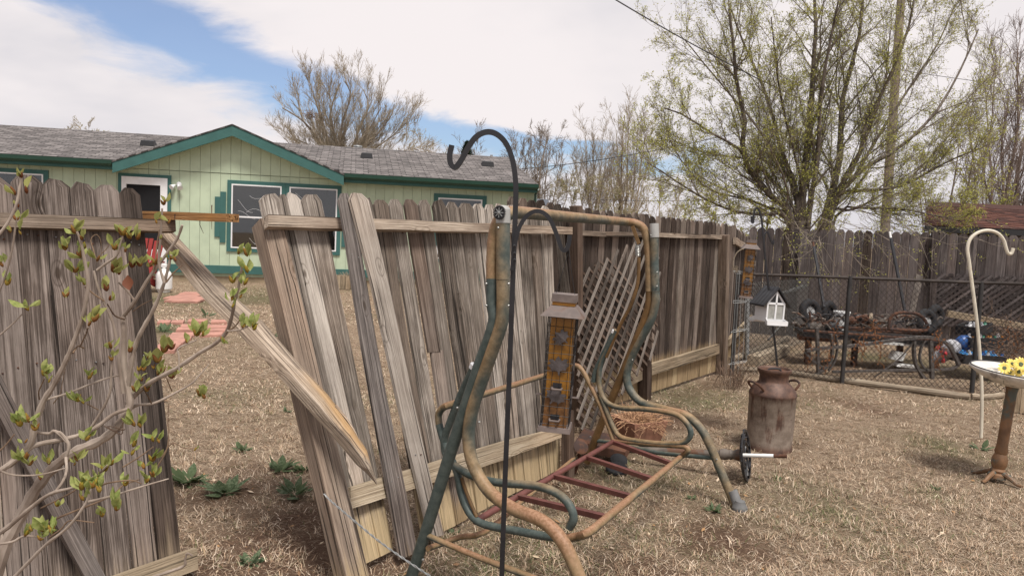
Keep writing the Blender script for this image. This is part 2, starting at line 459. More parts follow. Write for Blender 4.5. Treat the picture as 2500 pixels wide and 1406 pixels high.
def gz(x, y):
    near = np.clip((26 - np.hypot(x, y)) / 12, 0, 1)
    return near * (0.018 * fbm(x, y, 1.3, 12) ) - 0.012
def bare(x, y):
    """0 turf .. 1 trodden soil"""
    b = np.exp(-(seg_dist(x, y) / 0.30) ** 2) * 0.65
    for cx, cy, rr, aa in ((-0.75, 3.6, 0.75, 0.9), (-1.6, 4.3, 0.6, 0.35), (0.45, 3.3, 0.55, 0.85), (1.15, 3.75, 0.45, 0.7), (0.05, 3.9, 0.5, 0.5), (2.1, 8.3, 0.6, 0.6), (2.9, 9.6, 1.2, 0.6), (4.6, 9.3, 1.5, 0.4)):
        b = np.maximum(b, aa * np.exp(-((x - cx) ** 2 + (y - cy) ** 2) / rr ** 2))
    return np.clip(b + 0.34 * fbm(x, y, 1.6, 12, 3) + 0.04, 0, 1)

def _axis(lo, hi, fine, out):
    a = list(np.arange(lo, hi, fine)); s = fine; x = hi
    while x < out: a.append(x); s *= 1.22; x += s
    a.append(out); return a
_x = sorted(set([round(v, 4) for v in _axis(-7, 8, 0.07, 260)] + [round(-v, 4) for v in _axis(7, 7.01, 0.07, 260)]))
_y = [-40, -20, -10, -4, -1, 0.2] + list(np.arange(1.0, 12.5, 0.07))
_s, _v = 0.07, 12.5
while _v < 320: _y.append(_v); _s *= 1.15; _v += _s
X, Y = np.meshgrid(np.array(_x), np.array(_y))
Z = gz(X, Y)
_V = np.stack([X.ravel(), Y.ravel(), Z.ravel()], 1)
_ny, _nx = X.shape
_i = (np.arange(_ny - 1)[:, None] * _nx + np.arange(_nx - 1)[None, :]).ravel()
_F = np.stack([_i, _i + 1, _i + _nx + 1, _i + _nx], 1)

def ground_mat():
    m, t, bs = new_mat('dry_lawn_soil')
    g = attr(t, 'gr').outputs['Vector']; ba = attr(t, 'bare').outputs['Fac']; gn = attr(t, 'green').outputs['Fac']
    n1 = t.noise(g, 48, 6, 0.75, 1.2); n2 = t.noise(g, 9, 5, 0.65); n3 = t.noise(g, 150, 3, 0.7, 1.2)
    straw = t.mix(t.mr(n1, 0.34, 0.66), (0.125, 0.083, 0.056), (0.44, 0.325, 0.225))
    straw = t.mix(t.mr(n3, 0.5, 0.68), straw, (0.66, 0.54, 0.41))
    straw = t.mix(t.math('MULTIPLY', t.mr(n2, 0.48, 0.62), 0.6), straw, t.mix(1.0, straw, (0.52, 0.47, 0.42), 'MULTIPLY'))
    soil = t.mix(t.mr(n1, 0.3, 0.7), (0.095, 0.058, 0.040), (0.235, 0.150, 0.105))
    soil = t.mix(t.mr(n3, 0.60, 0.70), soil, (0.42, 0.33, 0.24))
    b2 = t.math('ADD', ba, t.math('MULTIPLY', t.math('SUBTRACT', n1, 0.5), 0.8))
    c = t.mix(t.mr(b2, 0.25, 0.75), straw, soil)
    c = t.mix(t.math('MULTIPLY', gn, t.mr(n1, 0.35, 0.55)), c, (0.13, 0.125, 0.065))
    lk(t, c, bs.inputs['Base Color']); bs.inputs['Roughness'].default_value = 1.0; bs.inputs['Specular IOR Level'].default_value = 0.05
    bump(t, bs, t.math('ADD', n1, t.math('MULTIPLY', n3, 0.6)), 0.9, 0.03)
    return m
# greener patches (px, py, radius m, amount)
GREEN = [(620, 722, 1.1, 0.9), (450, 728, 0.9, 0.8), (400, 800, 0.4, 0.7), (1040, 720, 1.0, 0.3), (2250, 890, 0.5, 0.6), (2350, 905, 0.5, 0.5),
         (2120, 870, 0.35, 0.7), (1560, 1075, 0.25, 0.7), (1620, 1170, 0.25, 0.55), (2290, 1080, 0.22, 0.6), (2280, 1215, 0.16, 0.6), (1510, 1150, 0.3, 0.4),
         (1700, 985, 0.35, 0.45), (1940, 890, 0.3, 0.4), (1240, 1390, 0.3, 0.45), (2060, 1250, 0.3, 0.35), (1630, 945, 0.4, 0.4)]
GP = [(G(a, b).x, G(a, b).y, r, am) for a, b, r, am in GREEN]
def green(x, y):
    z = np.zeros_like(x)
    for cx, cy, r, am in GP:
        z = np.maximum(z, am * np.exp(-((x - cx) ** 2 + ((y - cy) * 0.7) ** 2) / r ** 2))
    return np.clip(z + 0.26 * fbm(x, y, 1.5, 10, 5) - 0.02, 0, 1)
M['ground'] = ground_mat()
grd = raw_mesh('ground', _V, _F, M['ground'], attrs={'gr': _V, 'bare': bare(X, Y).ravel(), 'green': green(X, Y).ravel()}, smooth=True)
tag(grd, 'flat yard ground of dry turf and bare brown soil', kind='structure')

# ---- turf: short matted blades, real geometry
def blade_mat():
    m, t, bs = new_mat('dry_grass_blades')
    c = attr(t, 'tint').outputs['Color']
    lk(t, c, bs.inputs['Base Color']); bs.inputs['Roughness'].default_value = 0.9; bs.inputs['Specular IOR Level'].default_value = 0.1
    return m
M['blade'] = blade_mat()
def blades(x, y, n, lo, hi, flat, wid, colf):
    """n blades at x,y: bent strips, mostly lying"""
    L = rng.uniform(lo, hi, n); a = rng.uniform(0, 2 * np.pi, n); tilt = rng.uniform(*flat, n)
    z0 = gz(x, y) - 0.004
    base = np.stack([x, y, z0], 1)
    d = np.stack([np.cos(a), np.sin(a), np.zeros(n)], 1); s = np.stack([-np.sin(a), np.cos(a), np.zeros(n)], 1)
    curl = rng.normal(0, 0.5, n)[:, None]
    up = np.array([0, 0, 1.0])
    p1 = base + d * (L * 0.5 * np.cos(tilt))[:, None] + up * (L * 0.5 * np.sin(tilt))[:, None]
    t2 = tilt * rng.uniform(-0.2, 0.8, n)
    p2 = p1 + (d + s * curl) * (L * 0.45 * np.cos(t2))[:, None] + up * (L * 0.5 * np.sin(t2))[:, None]
    w = (rng.uniform(0.6, 1.2, n) * wid)[:, None]
    V = np.empty((n, 5, 3))
    V[:, 0] = base - s * w; V[:, 1] = base + s * w
    V[:, 2] = p1 + s * w * 0.8; V[:, 3] = p1 - s * w * 0.8; V[:, 4] = p2
    c = colf(x, y, n)
    return V.reshape(-1, 3), np.repeat(c, 5, 0)
def turf_cols(x, y, n):
    pal = np.array([(0.60, 0.465, 0.34), (0.46, 0.325, 0.22), (0.74, 0.61, 0.475), (0.30, 0.195, 0.13), (0.42, 0.345, 0.245), (0.19, 0.12, 0.08)])
    c = pal[rng.choice(6, n, p=[.25, .27, .15, .14, .12, .07])] * rng.uniform(0.75, 1.15, (n, 1))
    gr = green(x, y) * 0.75 + 0.05
    gi = rng.random(n) < gr
    gp = np.array([(0.10, 0.13, 0.045), (0.17, 0.18, 0.085), (0.23, 0.215, 0.125)])
    c[gi] = gp[rng.integers(0, 3, gi.sum())] * rng.uniform(0.7, 1.2, (gi.sum(), 1))
    return c
def sample_ground(n, x0, x1, y0, y1):
    """points spread evenly over the picture's ground, thinner far away"""
    px = rng.uniform(x0, x1, n); py = rng.uniform(y0, y1, n)
    dc = np.stack([(px - CX) / FPX, -(py - CY) / FPX, -np.ones(n)], 1) @ np.array(CR).T
    t = -EYE / dc[:, 2]
    return dc[:, 0] * t, dc[:, 1] * t
TV, TC = [], []
for n, bx, lo, hi, w in ((150000, (-200, 2700, 1000, 1560), .022, .075, .0013), (100000, (-100, 2700, 790, 1010), .03, .085, .0024), (30000, (300, 1350, 690, 800), .04, .10, .005)):
    x, y = sample_ground(n, *bx)
    k = (rng.random(n) > bare(x, y) * 0.93) & (y < 17.5)
    x, y = x[k], y[k]
    v, c = blades(x, y, len(x), lo, hi, (-0.05, 0.55), w, turf_cols); TV.append(v); TC.append(c)
nc = 5200; cx_, cy_ = sample_ground(nc, -100, 2650, 830, 1520)
kk = rng.random(nc) > bare(cx_, cy_); cx_, cy_ = cx_[kk], cy_[kk]; m_ = 22
x = np.repeat(cx_, m_) + rng.normal(0, .022, len(cx_) * m_); y = np.repeat(cy_, m_) + rng.normal(0, .022, len(cx_) * m_)
v, c = blades(x, y, len(x), .03, .085, (.1, 1.15), .0015, turf_cols); TV.append(v); TC.append(c * np.repeat(np.repeat(rng.uniform(.65, 1.12, len(cx_)), m_), 5)[:, None])
TV = np.concatenate(TV); TC = np.concatenate(TC)
_b = np.arange(len(TV) // 5) * 5
TF = np.concatenate([np.stack([_b, _b + 1, _b + 2], 1), np.stack([_b, _b + 2, _b + 3], 1), np.stack([_b + 3, _b + 2, _b + 4], 1)])
turf = raw_mesh('dry_grass', TV, TF, M['blade'], attrs={'tint': TC}, kind='stuff')
tag(turf, 'matted straw-coloured dry grass covering both yards', 'grass')
# ---- leaf litter and wood chips
n = 900
x, y = sample_ground(n, -50, 2550, 860, 1450)
a = rng.uniform(0, 6.28, n); L = rng.uniform(0.006, 0.020, n) * (rng.random(n) ** 2 * 0.9 + 0.5); ti = rng.normal(0, 0.35, (n, 2))
d = np.stack([np.cos(a), np.sin(a), ti[:, 0]], 1) * L[:, None]; s = np.stack([-np.sin(a), np.cos(a), ti[:, 1]], 1) * (L * rng.uniform(.3, .6, n))[:, None]
c0 = np.stack([x, y, gz(x, y) + 0.012], 1)
LV = np.stack([c0 - d, c0 - s * 0.9, c0 + d, c0 + s], 1).reshape(-1, 3)
LC = np.repeat(np.array([(0.50, 0.40, 0.28), (0.34, 0.20, 0.10), (0.20, 0.12, 0.07), (0.60, 0.48, 0.36)])[rng.integers(0, 4, n)], 4, 0)
ltr = raw_mesh('leaf_litter', LV, np.arange(4 * n).reshape(-1, 4), M['blade'], attrs={'tint': LC}, kind='stuff')
tag(ltr, 'small dead leaves and chips scattered over the turf', 'leaf litter')

# ================================================================= neighbour's house
HO = G(640, 690); HA = Vector((0.978, 0.208, 0)).normalized(); HN = Vector((HA.y, -HA.x, 0))
HB = -HN
def hp(s, z, off=0.0):
    return HO + HA * s + HN * off + Vector((0, 0, z))
def fs(px, py, off=0.0):
    p = PL(px, py, HO + HN * off, HN); return (p - HO).dot(HA), p.z
UP = Vector((0, 0, 1))
house = thing('green_house', 'pale green single-storey house with teal trim and grey shingle roof', 'house', hp(0, 0))
S0, S1 = fs(-500, 440)[0], fs(1311, 480)[0]
GL, GPK, GRr = fs(292, 405, .3)[0], fs(568, 316, .3)[0], fs(826, 432, .3)[0]
ZE = 2.62                                     # eave line
ZPK = fs(568, 312, .3)[1]
ZSEAM = 2.52
ZB = 0.22
def hbox(mb, s0, s1, z0, z1, o0, o1):
    mb.box(hp((s0 + s1) / 2, (z0 + z1) / 2, (o0 + o1) / 2), HA * ((s1 - s0) / 2), HN * ((o1 - o0) / 2), UP * ((z1 - z0) / 2))
def gable_z(s):
    return ZE + (ZPK - ZE) * (1 - abs(s - GPK) / ((GRr - GL) / 2))
# core walls
mb = MB(); hbox(mb, S0, S1, 0.12, 2.60, -7.0, -0.03)
mb.add([hp(GL, 2.58, -.03), hp(GRr, 2.58, -.03), hp(GPK, ZPK - .02, -.03), hp(GL, 2.58, -2.5), hp(GRr, 2.58, -2.5), hp(GPK, ZPK - .02, -2.5)], [(0, 1, 2), (3, 5, 4)])
mb.build('wall', M['siding_gap'], house)
mb = MB(); hbox(mb, S0 + .02, S1 - .02, -0.2, 0.2, -6.9, -0.045); mb.build('foundation', M['concrete'], house)
# siding boards
bw = 0.222
s = S0
while s < S1:
    e = min(s + bw, S1); a, b = s + .003, e - .003
    mb = MB(); hbox(mb, a, b, ZB, ZSEAM - .008, -.03, 0.0); mb.build('siding_board', M['siding'], house)
    if e > GL + .05 and s < GRr - .05:
        za, zb = gable_z(a) - .02, gable_z(b) - .02
        if min(za, zb) > ZSEAM + .03:
            v = []
            for o in (-.03, .012):
                v += [hp(a, ZSEAM + .008, o), hp(b, ZSEAM + .008, o), hp(b, zb, o), hp(a, za, o)]
            mb = MB(); mb.add(v, [(3, 2, 1, 0), (4, 5, 6, 7), (0, 1, 5, 4), (1, 2, 6, 5), (2, 3, 7, 6), (3, 0, 4, 7)]); mb.build('siding_board', M['siding'], house)
    s = e
# skirt board
mb = MB(); hbox(mb, S0, S1, fs(600, 669)[1], fs(600, 650)[1], 0.003, .03); mb.build('skirt_board', M['teal'], house)
# roof
pitch = 0.245; ZR, DR = None, 3.7
ovh = 0.32
def rz(o): return ZE + 0.05 + (ovh - o) * pitch       # o measured forward (+) of the wall
def roof_slab(name, s0, s1, top_s1=None, ovh=ovh):
    mb = MB(); t = .06
    top_s1 = s1 if top_s1 is None else top_s1
    v = [hp(s0, rz(ovh), ovh), hp(s1, rz(ovh), ovh), hp(top_s1, rz(-DR), -DR), hp(s0, rz(-DR), -DR)]
    sl = math.hypot(1, pitch)
    g = [(s0, 0, 0), (s1, 0, 0), (top_s1, (DR + ovh) * sl, 0), (s0, (DR + ovh) * sl, 0)]
    mb.off = np.zeros(3)
    mb.add(v + [p - UP * t for p in v], [(0, 1, 2, 3), (7, 6, 5, 4), (0, 4, 5, 1), (1, 5, 6, 2), (2, 6, 7, 3), (3, 7, 4, 0)], g + g)
    # far slope
    v2 = [hp(s0, rz(-DR) - .002, -DR), hp(top_s1, rz(-DR) - .002, -DR), hp(s1, ZE, -2 * DR - .3), hp(s0, ZE, -2 * DR - .3)]
    mb.add(v2, [(0, 1, 2, 3)], g)
    return mb.build(name, M['shingle'], house)
sr_e = fs(1313, 462, ovh)[0]; sr_r = fs(1311, 480)[0] + .25
_p = PL(1238, 404, hp(0, 0, -DR), HN); sr_top = (_p - HO).dot(HA)
roof_slab('roof', S0 - .4, GL - .02)
roof_slab('roof', GL - .02, GRr + .02, ovh=-.06)
roof_slab('roof', GRr + .02, sr_e, max(sr_top, sr_e - 1.2))
# gable roof
def gable_roof():
    mb = MB(); mb.off = np.zeros(3)
    ex = 0.16; t = .03
    hw = (GRr - GL) / 2 + ex; slp = (ZPK - ZE) / ((GRr - GL) / 2); zt = ZPK + .075
    for sg in (-1, 1):
        a0 = hp(GPK, zt, ovh + .06); a1 = hp(GPK + sg * hw, zt - slp * hw, ovh + .06)
        b0 = hp(GPK, zt, -3.4); b1 = hp(GPK + sg * hw, zt - slp * hw, -3.4)
        L = math.hypot(hw, slp * hw); g = [(0, L, 0), (0, 0, 0), (3.8, L, 0), (3.8, 0, 0)]
        v = [a0, a1, b0, b1]
        mb.add(v + [p - UP * t for p in v], [(0, 1, 3, 2) if sg < 0 else (0, 2, 3, 1), (4, 6, 7, 5), (0, 4, 5, 1), (2, 3, 7, 6), (1, 5, 7, 3)], g + g)
    return mb.build('gable_roof', M['shingle'], house)
groof = gable_roof()
# gable fascia
for sg in (-1, 1):
    mb = MB(); hw = (GRr - GL) / 2 + .13; slp = (ZPK - ZE) / ((GRr - GL) / 2); zt = ZPK + .045; h = .235
    v = []
    for o in (ovh - .02, ovh + .045):
        v += [hp(GPK, zt, o), hp(GPK + sg * hw, zt - slp * hw, o), hp(GPK + sg * hw, zt - slp * hw - h, o), hp(GPK, zt - h, o)]
    mb.add(v, [(0, 1, 2, 3), (7, 6, 5, 4), (0, 4, 5, 1), (1, 5, 6, 2), (2, 6, 7, 3), (3, 7, 4, 0)])
    mb.build('gable_fascia', M['teal'], house)
    mb = MB(); v = []
    for o in (0.014, ovh - .02):
        v += [hp(GPK, zt - h + .03, o), hp(GPK + sg * hw, zt - slp * hw - h + .03, o)]
    mb.add(v + [p + UP * .02 for p in v], [(0, 1, 3, 2), (4, 6, 7, 5), (0, 4, 5, 1), (2, 3, 7, 6), (0, 2, 6, 4), (1, 5, 7, 3)])
    mb.build('gable_soffit', M['siding'], house)
# eave fascia, gutters
for s0, s1 in ((S0 - .4, GL - .14), (GRr + .14, sr_e)):
    mb = MB(); hbox(mb, s0, s1, ZE - .16, ZE - .005, .0, ovh - .05); mb.build('eave_fascia', M['teal'], house)
    mb = MB()
    v = []
    prof = [(ovh - .05, ZE - .09), (ovh + .03, ZE - .09), (ovh + .075, ZE - .045), (ovh + .085, ZE + .035), (ovh + .06, ZE + .035), (ovh + .05, ZE - .02), (ovh - .05, ZE - .03)]
    for sx in (s0, s1): v += [hp(sx, z, o) for o, z in prof]
    k = len(prof)
    mb.add(v, [tuple(range(k)), tuple(reversed(range(k, 2 * k)))] + [(i, (i + 1) % k, (i + 1) % k + k, i + k) for i in range(k)])
    mb.build('gutter', M['teal_dark'], house)
mb = MB(); mb.tube([hp(S1 - .06, ZE - .08, ovh), hp(S1 - .06, ZE - .2, .08), hp(S1 - .06, 0.1, .05)], .035, 6); mb.build('downspout', M['teal_dark'], house)
# windows
def window(s0, s1, z0, z1, trim=.10, mid=None, pane_lines=0, top_only=False):
    mb = MB()
    hbox(mb, s0 - trim, s1 + trim, z1, z1 + trim * .9, .0, .035); hbox(mb, s0 - trim, s1 + trim, z0 - trim * .9, z0, .0, .035)
    hbox(mb, s0 - trim, s0, z0, z1, .0, .034); hbox(mb, s1, s1 + trim, z0, z1, .0, .034)
    w = mb.build('window', M['teal'], house)
    mb = MB(); q = .03
    hbox(mb, s0, s1, z1 - q, z1, .003, .045); hbox(mb, s0, s1, z0, z0 + q, .003, .045)
    hbox(mb, s0, s0 + q, z0 + q, z1 - q, .003, .044); hbox(mb, s1 - q, s1, z0 + q, z1 - q, .003, .044)
    if mid: hbox(mb, s0 + q, s1 - q, mid - .018, mid + .018, .003, .043)
    mb.build('frame', M['white'], w)
    mb = MB(); hbox(mb, s0 + q, s1 - q, z0 + q, z1 - q, .030, .034); mb.build('pane', M['glass'], w)
    mb = MB()
    n = 14
    for i in range(n):
        a, b = s0 + q + (s1 - s0 - 2 * q) * i / n, s0 + q + (s1 - s0 - 2 * q) * (i + 1) / n
        hbox(mb, a, b, z0 + q, z1 - q, .004, .010 + .008 * (i % 2))
    mb.build('curtain', M['curtain'], w)
    for k in range(pane_lines):
        mb = MB(); sx = random.uniform(s0 + .1, s1 - .3); sz = random.uniform(z0 + .15 if k % 2 else (z0 + z1) / 2, z1 - .1); a = random.uniform(-.6, .6); p = []
        for i in range(9):
            x, z = min(max(sx + i * .05 * math.cos(a), s0 + .05), s1 - .05), min(max(sz + .06 * math.sin(i * .5 + k) + i * .05 * math.sin(a), z0 + .06), z1 - .06)
            p.append(hp(x, z, .038))
        mb.tube(p, .0020, 4); mb.build('thin_line', M['white'], w)  # thin white curves laid over the pane
    return w
a, b = fs(566, 456), fs(688, 600); zt, zb = 2.29, 0.80
W1 = (fs(566, 456)[0], fs(688, 460)[0]); W2 = (fs(707, 463)[0], fs(824, 469)[0]); zm = fs(620, 531)[1]
window(W1[0], W1[1], zb, zt, .095, zm, 5); window(W2[0], W2[1], zb, zt, .095, zm, 3)
mb = MB(); hbox(mb, W1[1] + .096, W2[0] - .096, zb - .08, zt + .08, 0, .03); mb.build('window_mullion', M['teal'], house) if W2[0] - W1[1] > .2 else None
for i, (x0, x1, y0, y1) in enumerate(((538, 552, 468, 592), (525, 538, 480, 578))):
    s0, s1 = fs(x0, 500)[0], fs(x1, 500)[0]; z1, z0 = fs(x0, y0)[1], fs(x0, y1)[1]
    mb = MB(); hbox(mb, s0, s1 - .002, z0, z1, .0, .03); mb.build('stepped_trim', M['teal'], house)
    ws = W2[1] + .095 + (W1[0] - .095 - s1)
    mb = MB(); hbox(mb, ws + .002, ws + (s1 - s0), z0, z1, .0, .03); mb.build('stepped_trim', M['teal'], house)
W3 = (fs(1070, 484)[0], fs(1177, 490)[0]); window(W3[0], W3[1], .72, 2.22, .11, 1.5, 2)
W0 = (fs(-25, 430)[0], fs(107, 428)[0]); window(W0[0], W0[1], .95, 2.28, .10, 1.6, 1)
# storm door
d0, d1 = fs(298, 430)[0], fs(410, 435)[0]; dz = fs(350, 433)[1]
mb = MB(); hbox(mb, d0 - .075, d0, .25, dz + .07, 0, .035); hbox(mb, d1, d1 + .075, .25, dz + .07, 0, .035); hbox(mb, d0, d1, dz, dz + .07, 0, .034)
door = mb.build('door', M['teal'], house)
mb = MB(); hbox(mb, d0, d0 + .10, .3, dz, .003, .05); hbox(mb, d1 - .15, d1, .3, dz, .003, .05); hbox(mb, d0 + .1, d1 - .15, dz - .17, dz, .003, .05); hbox(mb, d0 + .1, d1 - .15, .3, .7, .003, .05)
mb.build('door_frame', M['white'], door)
mb = MB(); hbox(mb, d0 + .1, d1 - .15, .7, dz - .17, .004, .012); mb.build('dark_opening', M['dark_room'], door)  # near-black panel, its colour standing in for the unlit room behind the door
# flood light
ls, lz = fs(433, 450); mb = MB()
mb.lathe([(.055, 0), (.055, .02), (.02, .03), (.02, .06)], hp(ls + .04, lz, .0), 12, HN)
for sx in (-.06, .05): mb.lathe([(.018, 0), (.035, .05), (.06, .12), (.063, .13), (.03, .135)], hp(ls + sx * .6, lz - .02, .05), 12, HN * .7 + HA * (sx * 9) - UP * .5)
mb.build('flood_light', M['white'], house, smooth=True)
# roof furniture
def on_roof(px, py):
    n = (UP + HN * pitch).normalized(); return PL(px, py, hp(0, rz(0), 0), n)
for px, py in ((362, 355), (895, 385), (1190, 405), (470, 352)):
    if px == 470: continue
    p = on_roof(px, py); mb = MB()
    v = [p + HA * x + HB * y + UP * z for x, y, z in ((-.16, -.16, -.03), (.16, -.16, -.03), (.16, .18, .05), (-.16, .18, .05), (-.14, -.14, .10), (.14, -.14, .10), (.12, .14, .14), (-.12, .14, .14))]
    mb.add(v, [(3, 2, 1, 0), (4, 5, 6, 7), (0, 1, 5, 4), (1, 2, 6, 5), (2, 3, 7, 6), (3, 0, 4, 7)]); mb.build('roof_vent', M['vent'], house)
for px, py, h, r in ((873, 377, .27, .115), (755, 374, .1, .12), (727, 372, .1, .075)):
    p = D(px, py, 23.0); mb = MB()
    mb.lathe([(r * .8, -.3), (r * .8, h * .35), (r * 1.15, h * .4), (r * 1.15, h * .5), (r * .7, h * .55), (r * .7, h * .75), (r * 1.2, h * .8), (r * 1.1, h * .95), (r * .3, h)], p, 14); mb.build('flue_cap', M['galv'], house, smooth=True)
for px, py, h in ((238, 340, .14), (1199, 400, .26)):
    p = D(px, py, 23.0); mb = MB(); mb.tube([p - UP * .3, p + UP * h], .04, 8); mb.build('vent_pipe', M['galv'], house)

# ---- things by the house
tubp = G(838, 704); t = thing('wooden_planter', 'small square wooden planter of dead stems below the house wall', 'planter', tubp)
for k in range(4):
    for j in range(4):
        an = k * math.pi / 2; cx = Vector((math.cos(an), math.sin(an), 0)); sx = Vector((-cx.y, cx.x, 0))
        mb = MB(); mb.box(tubp + cx * .17 + sx * (-.125 + j * .083) + UP * .15, cx * .012, sx * .039, UP * .15); mb.build('stave', M['kick'], t)
mb = MB()
for k in range(40):
    p = tubp + Vector((random.uniform(-.13, .13), random.uniform(-.13, .13), .25)); mb.tube([p, p + Vector((random.uniform(-.1, .1), random.uniform(-.1, .1), random.uniform(.03, .14)))], .004, 3)
mb.build('dead_stems', M['log'], t)

tk = G(400, 713); mb = MB(); r = .15
mb.lathe([(r * .75, 0), (r * .8, .04), (r, .07), (r * 1.02, .2), (r, .34), (r * .8, .40), (r * .35, .44), (.05, .46)], tk, 20)
pt = thing('propane_tank', 'white propane cylinder standing beside the red chair', 'propane tank', tk)
mb.build('tank', M['white_metal'], pt, smooth=True)
mb = MB(); mb.tube([tk + Vector((-.09, 0, .4)), tk + Vector((-.09, 0, .52)), tk + Vector((.0, 0, .53)), tk + Vector((.09, 0, .52)), tk + Vector((.09, 0, .4))], .016, 8); mb.tube([tk + UP * .44, tk + UP * .49], .03, 8); mb.build('collar', M['white_metal'], pt)
# red adirondack chair
cb = G(338, 712); ch = thing('red_chair', 'dark red slatted garden chair by the house door', 'chair', cb)
for i in range(6):
    x = -.22 + i * .088; mb = MB(); top = 1.05 - abs(i - 2.5) * .04
    mb.beam(cb + Vector((x, .18, .35)), cb + Vector((x * 1.15, .42, top)), Vector((.038, 0, 0)), Vector((0, .012, 0))); mb.build('back_slat', M['red_plastic'], ch)
for i in range(5):
    mb = MB(); mb.box(cb + Vector((0, -.25 + i * .1, .36 - i * .02)), (.25, 0, 0), (0, .042, 0), (0, 0, .012)); mb.build('seat_slat', M['red_plastic'], ch)
for sx in (-1, 1):
    mb = MB(); mb.box(cb + Vector((sx * .33, -.1, .58)), (.06, 0, 0), (0, .36, 0), (0, 0, .015)); mb.build('armrest', M['red_plastic'], ch)
    mb = MB(); mb.box(cb + Vector((sx * .28, -.3, .285)), (.018, 0, 0), (0, .05, 0), (0, 0, .285)); mb.build('leg', M['red_plastic'], ch)
    mb = MB(); mb.beam(cb + Vector((sx * .26, -.34, .33)), cb + Vector((sx * .26, .5, .03)), (.016, 0, 0), (0, .02, .06)); mb.build('leg', M['red_plastic'], ch)
# paver path
path = MB()
pa = thing('paver_path', 'pink paver path crossing the neighbouring dry lawn', 'path', G(470, 810))
tag(pa, kind='structure')
def paver(c, ex, ey):
    mb = MB(); c = Vector(c); z = float(gz(np.array([c.x]), np.array([c.y]))[0]) + .016 + random.uniform(0, .006)
    c.z = z; t = .02; v = []
    ang = random.uniform(-.03, .03); ex = Matrix.Rotation(ang, 3, 'Z') @ Vector(ex); ey = Matrix.Rotation(ang, 3, 'Z') @ Vector(ey)
    for zz, q in ((-t, 1), (t * .7, 1), (t, .965)):
        v += [c + UP * zz - ex * q - ey * q, c + UP * zz + ex * q - ey * q, c + UP * zz + ex * q + ey * q, c + UP * zz - ex * q + ey * q]
    f = [(8, 9, 10, 11)]
    for r_ in (0, 4): f += [(r_ + i, r_ + (i + 1) % 4, r_ + 4 + (i + 1) % 4, r_ + 4 + i) for i in range(4)]
    mb.add(v, f); mb.build('paver', M['paver'], pa)
rows = [(788, 385, 450, 2), (786, 458, 508, 1), (787, 514, 556, 1), (797, 440, 498, 1), (798, 505, 556, 1), (806, 430, 490, 1), (808, 500, 552, 1), (815, 416, 478, 1), (816, 488, 545, 1), (823, 408, 470, 1), (830, 402, 462, 1), (838, 392, 452, 1), (846, 384, 442, 1), (854, 376, 432, 1)]
for y0, x0, x1, n in rows:
    a, b = G(x0, y0), G(x1, y0)
    for k in range(n):
        p, q = a.lerp(b, (k + .03) / n), a.lerp(b, (k + .97) / n); e = (q - p) / 2
        paver((p + q) / 2, e, Vector((-e.y, e.x, 0)).normalized() * .125)
for px, py, w in ((450, 735, .28), (486, 728, .3), (438, 727, .22), (478, 718, .26), (460, 722, .2)):
    p = G(px, py); paver(p, Vector((w, .04, 0)), Vector((-.03, .2, 0)))

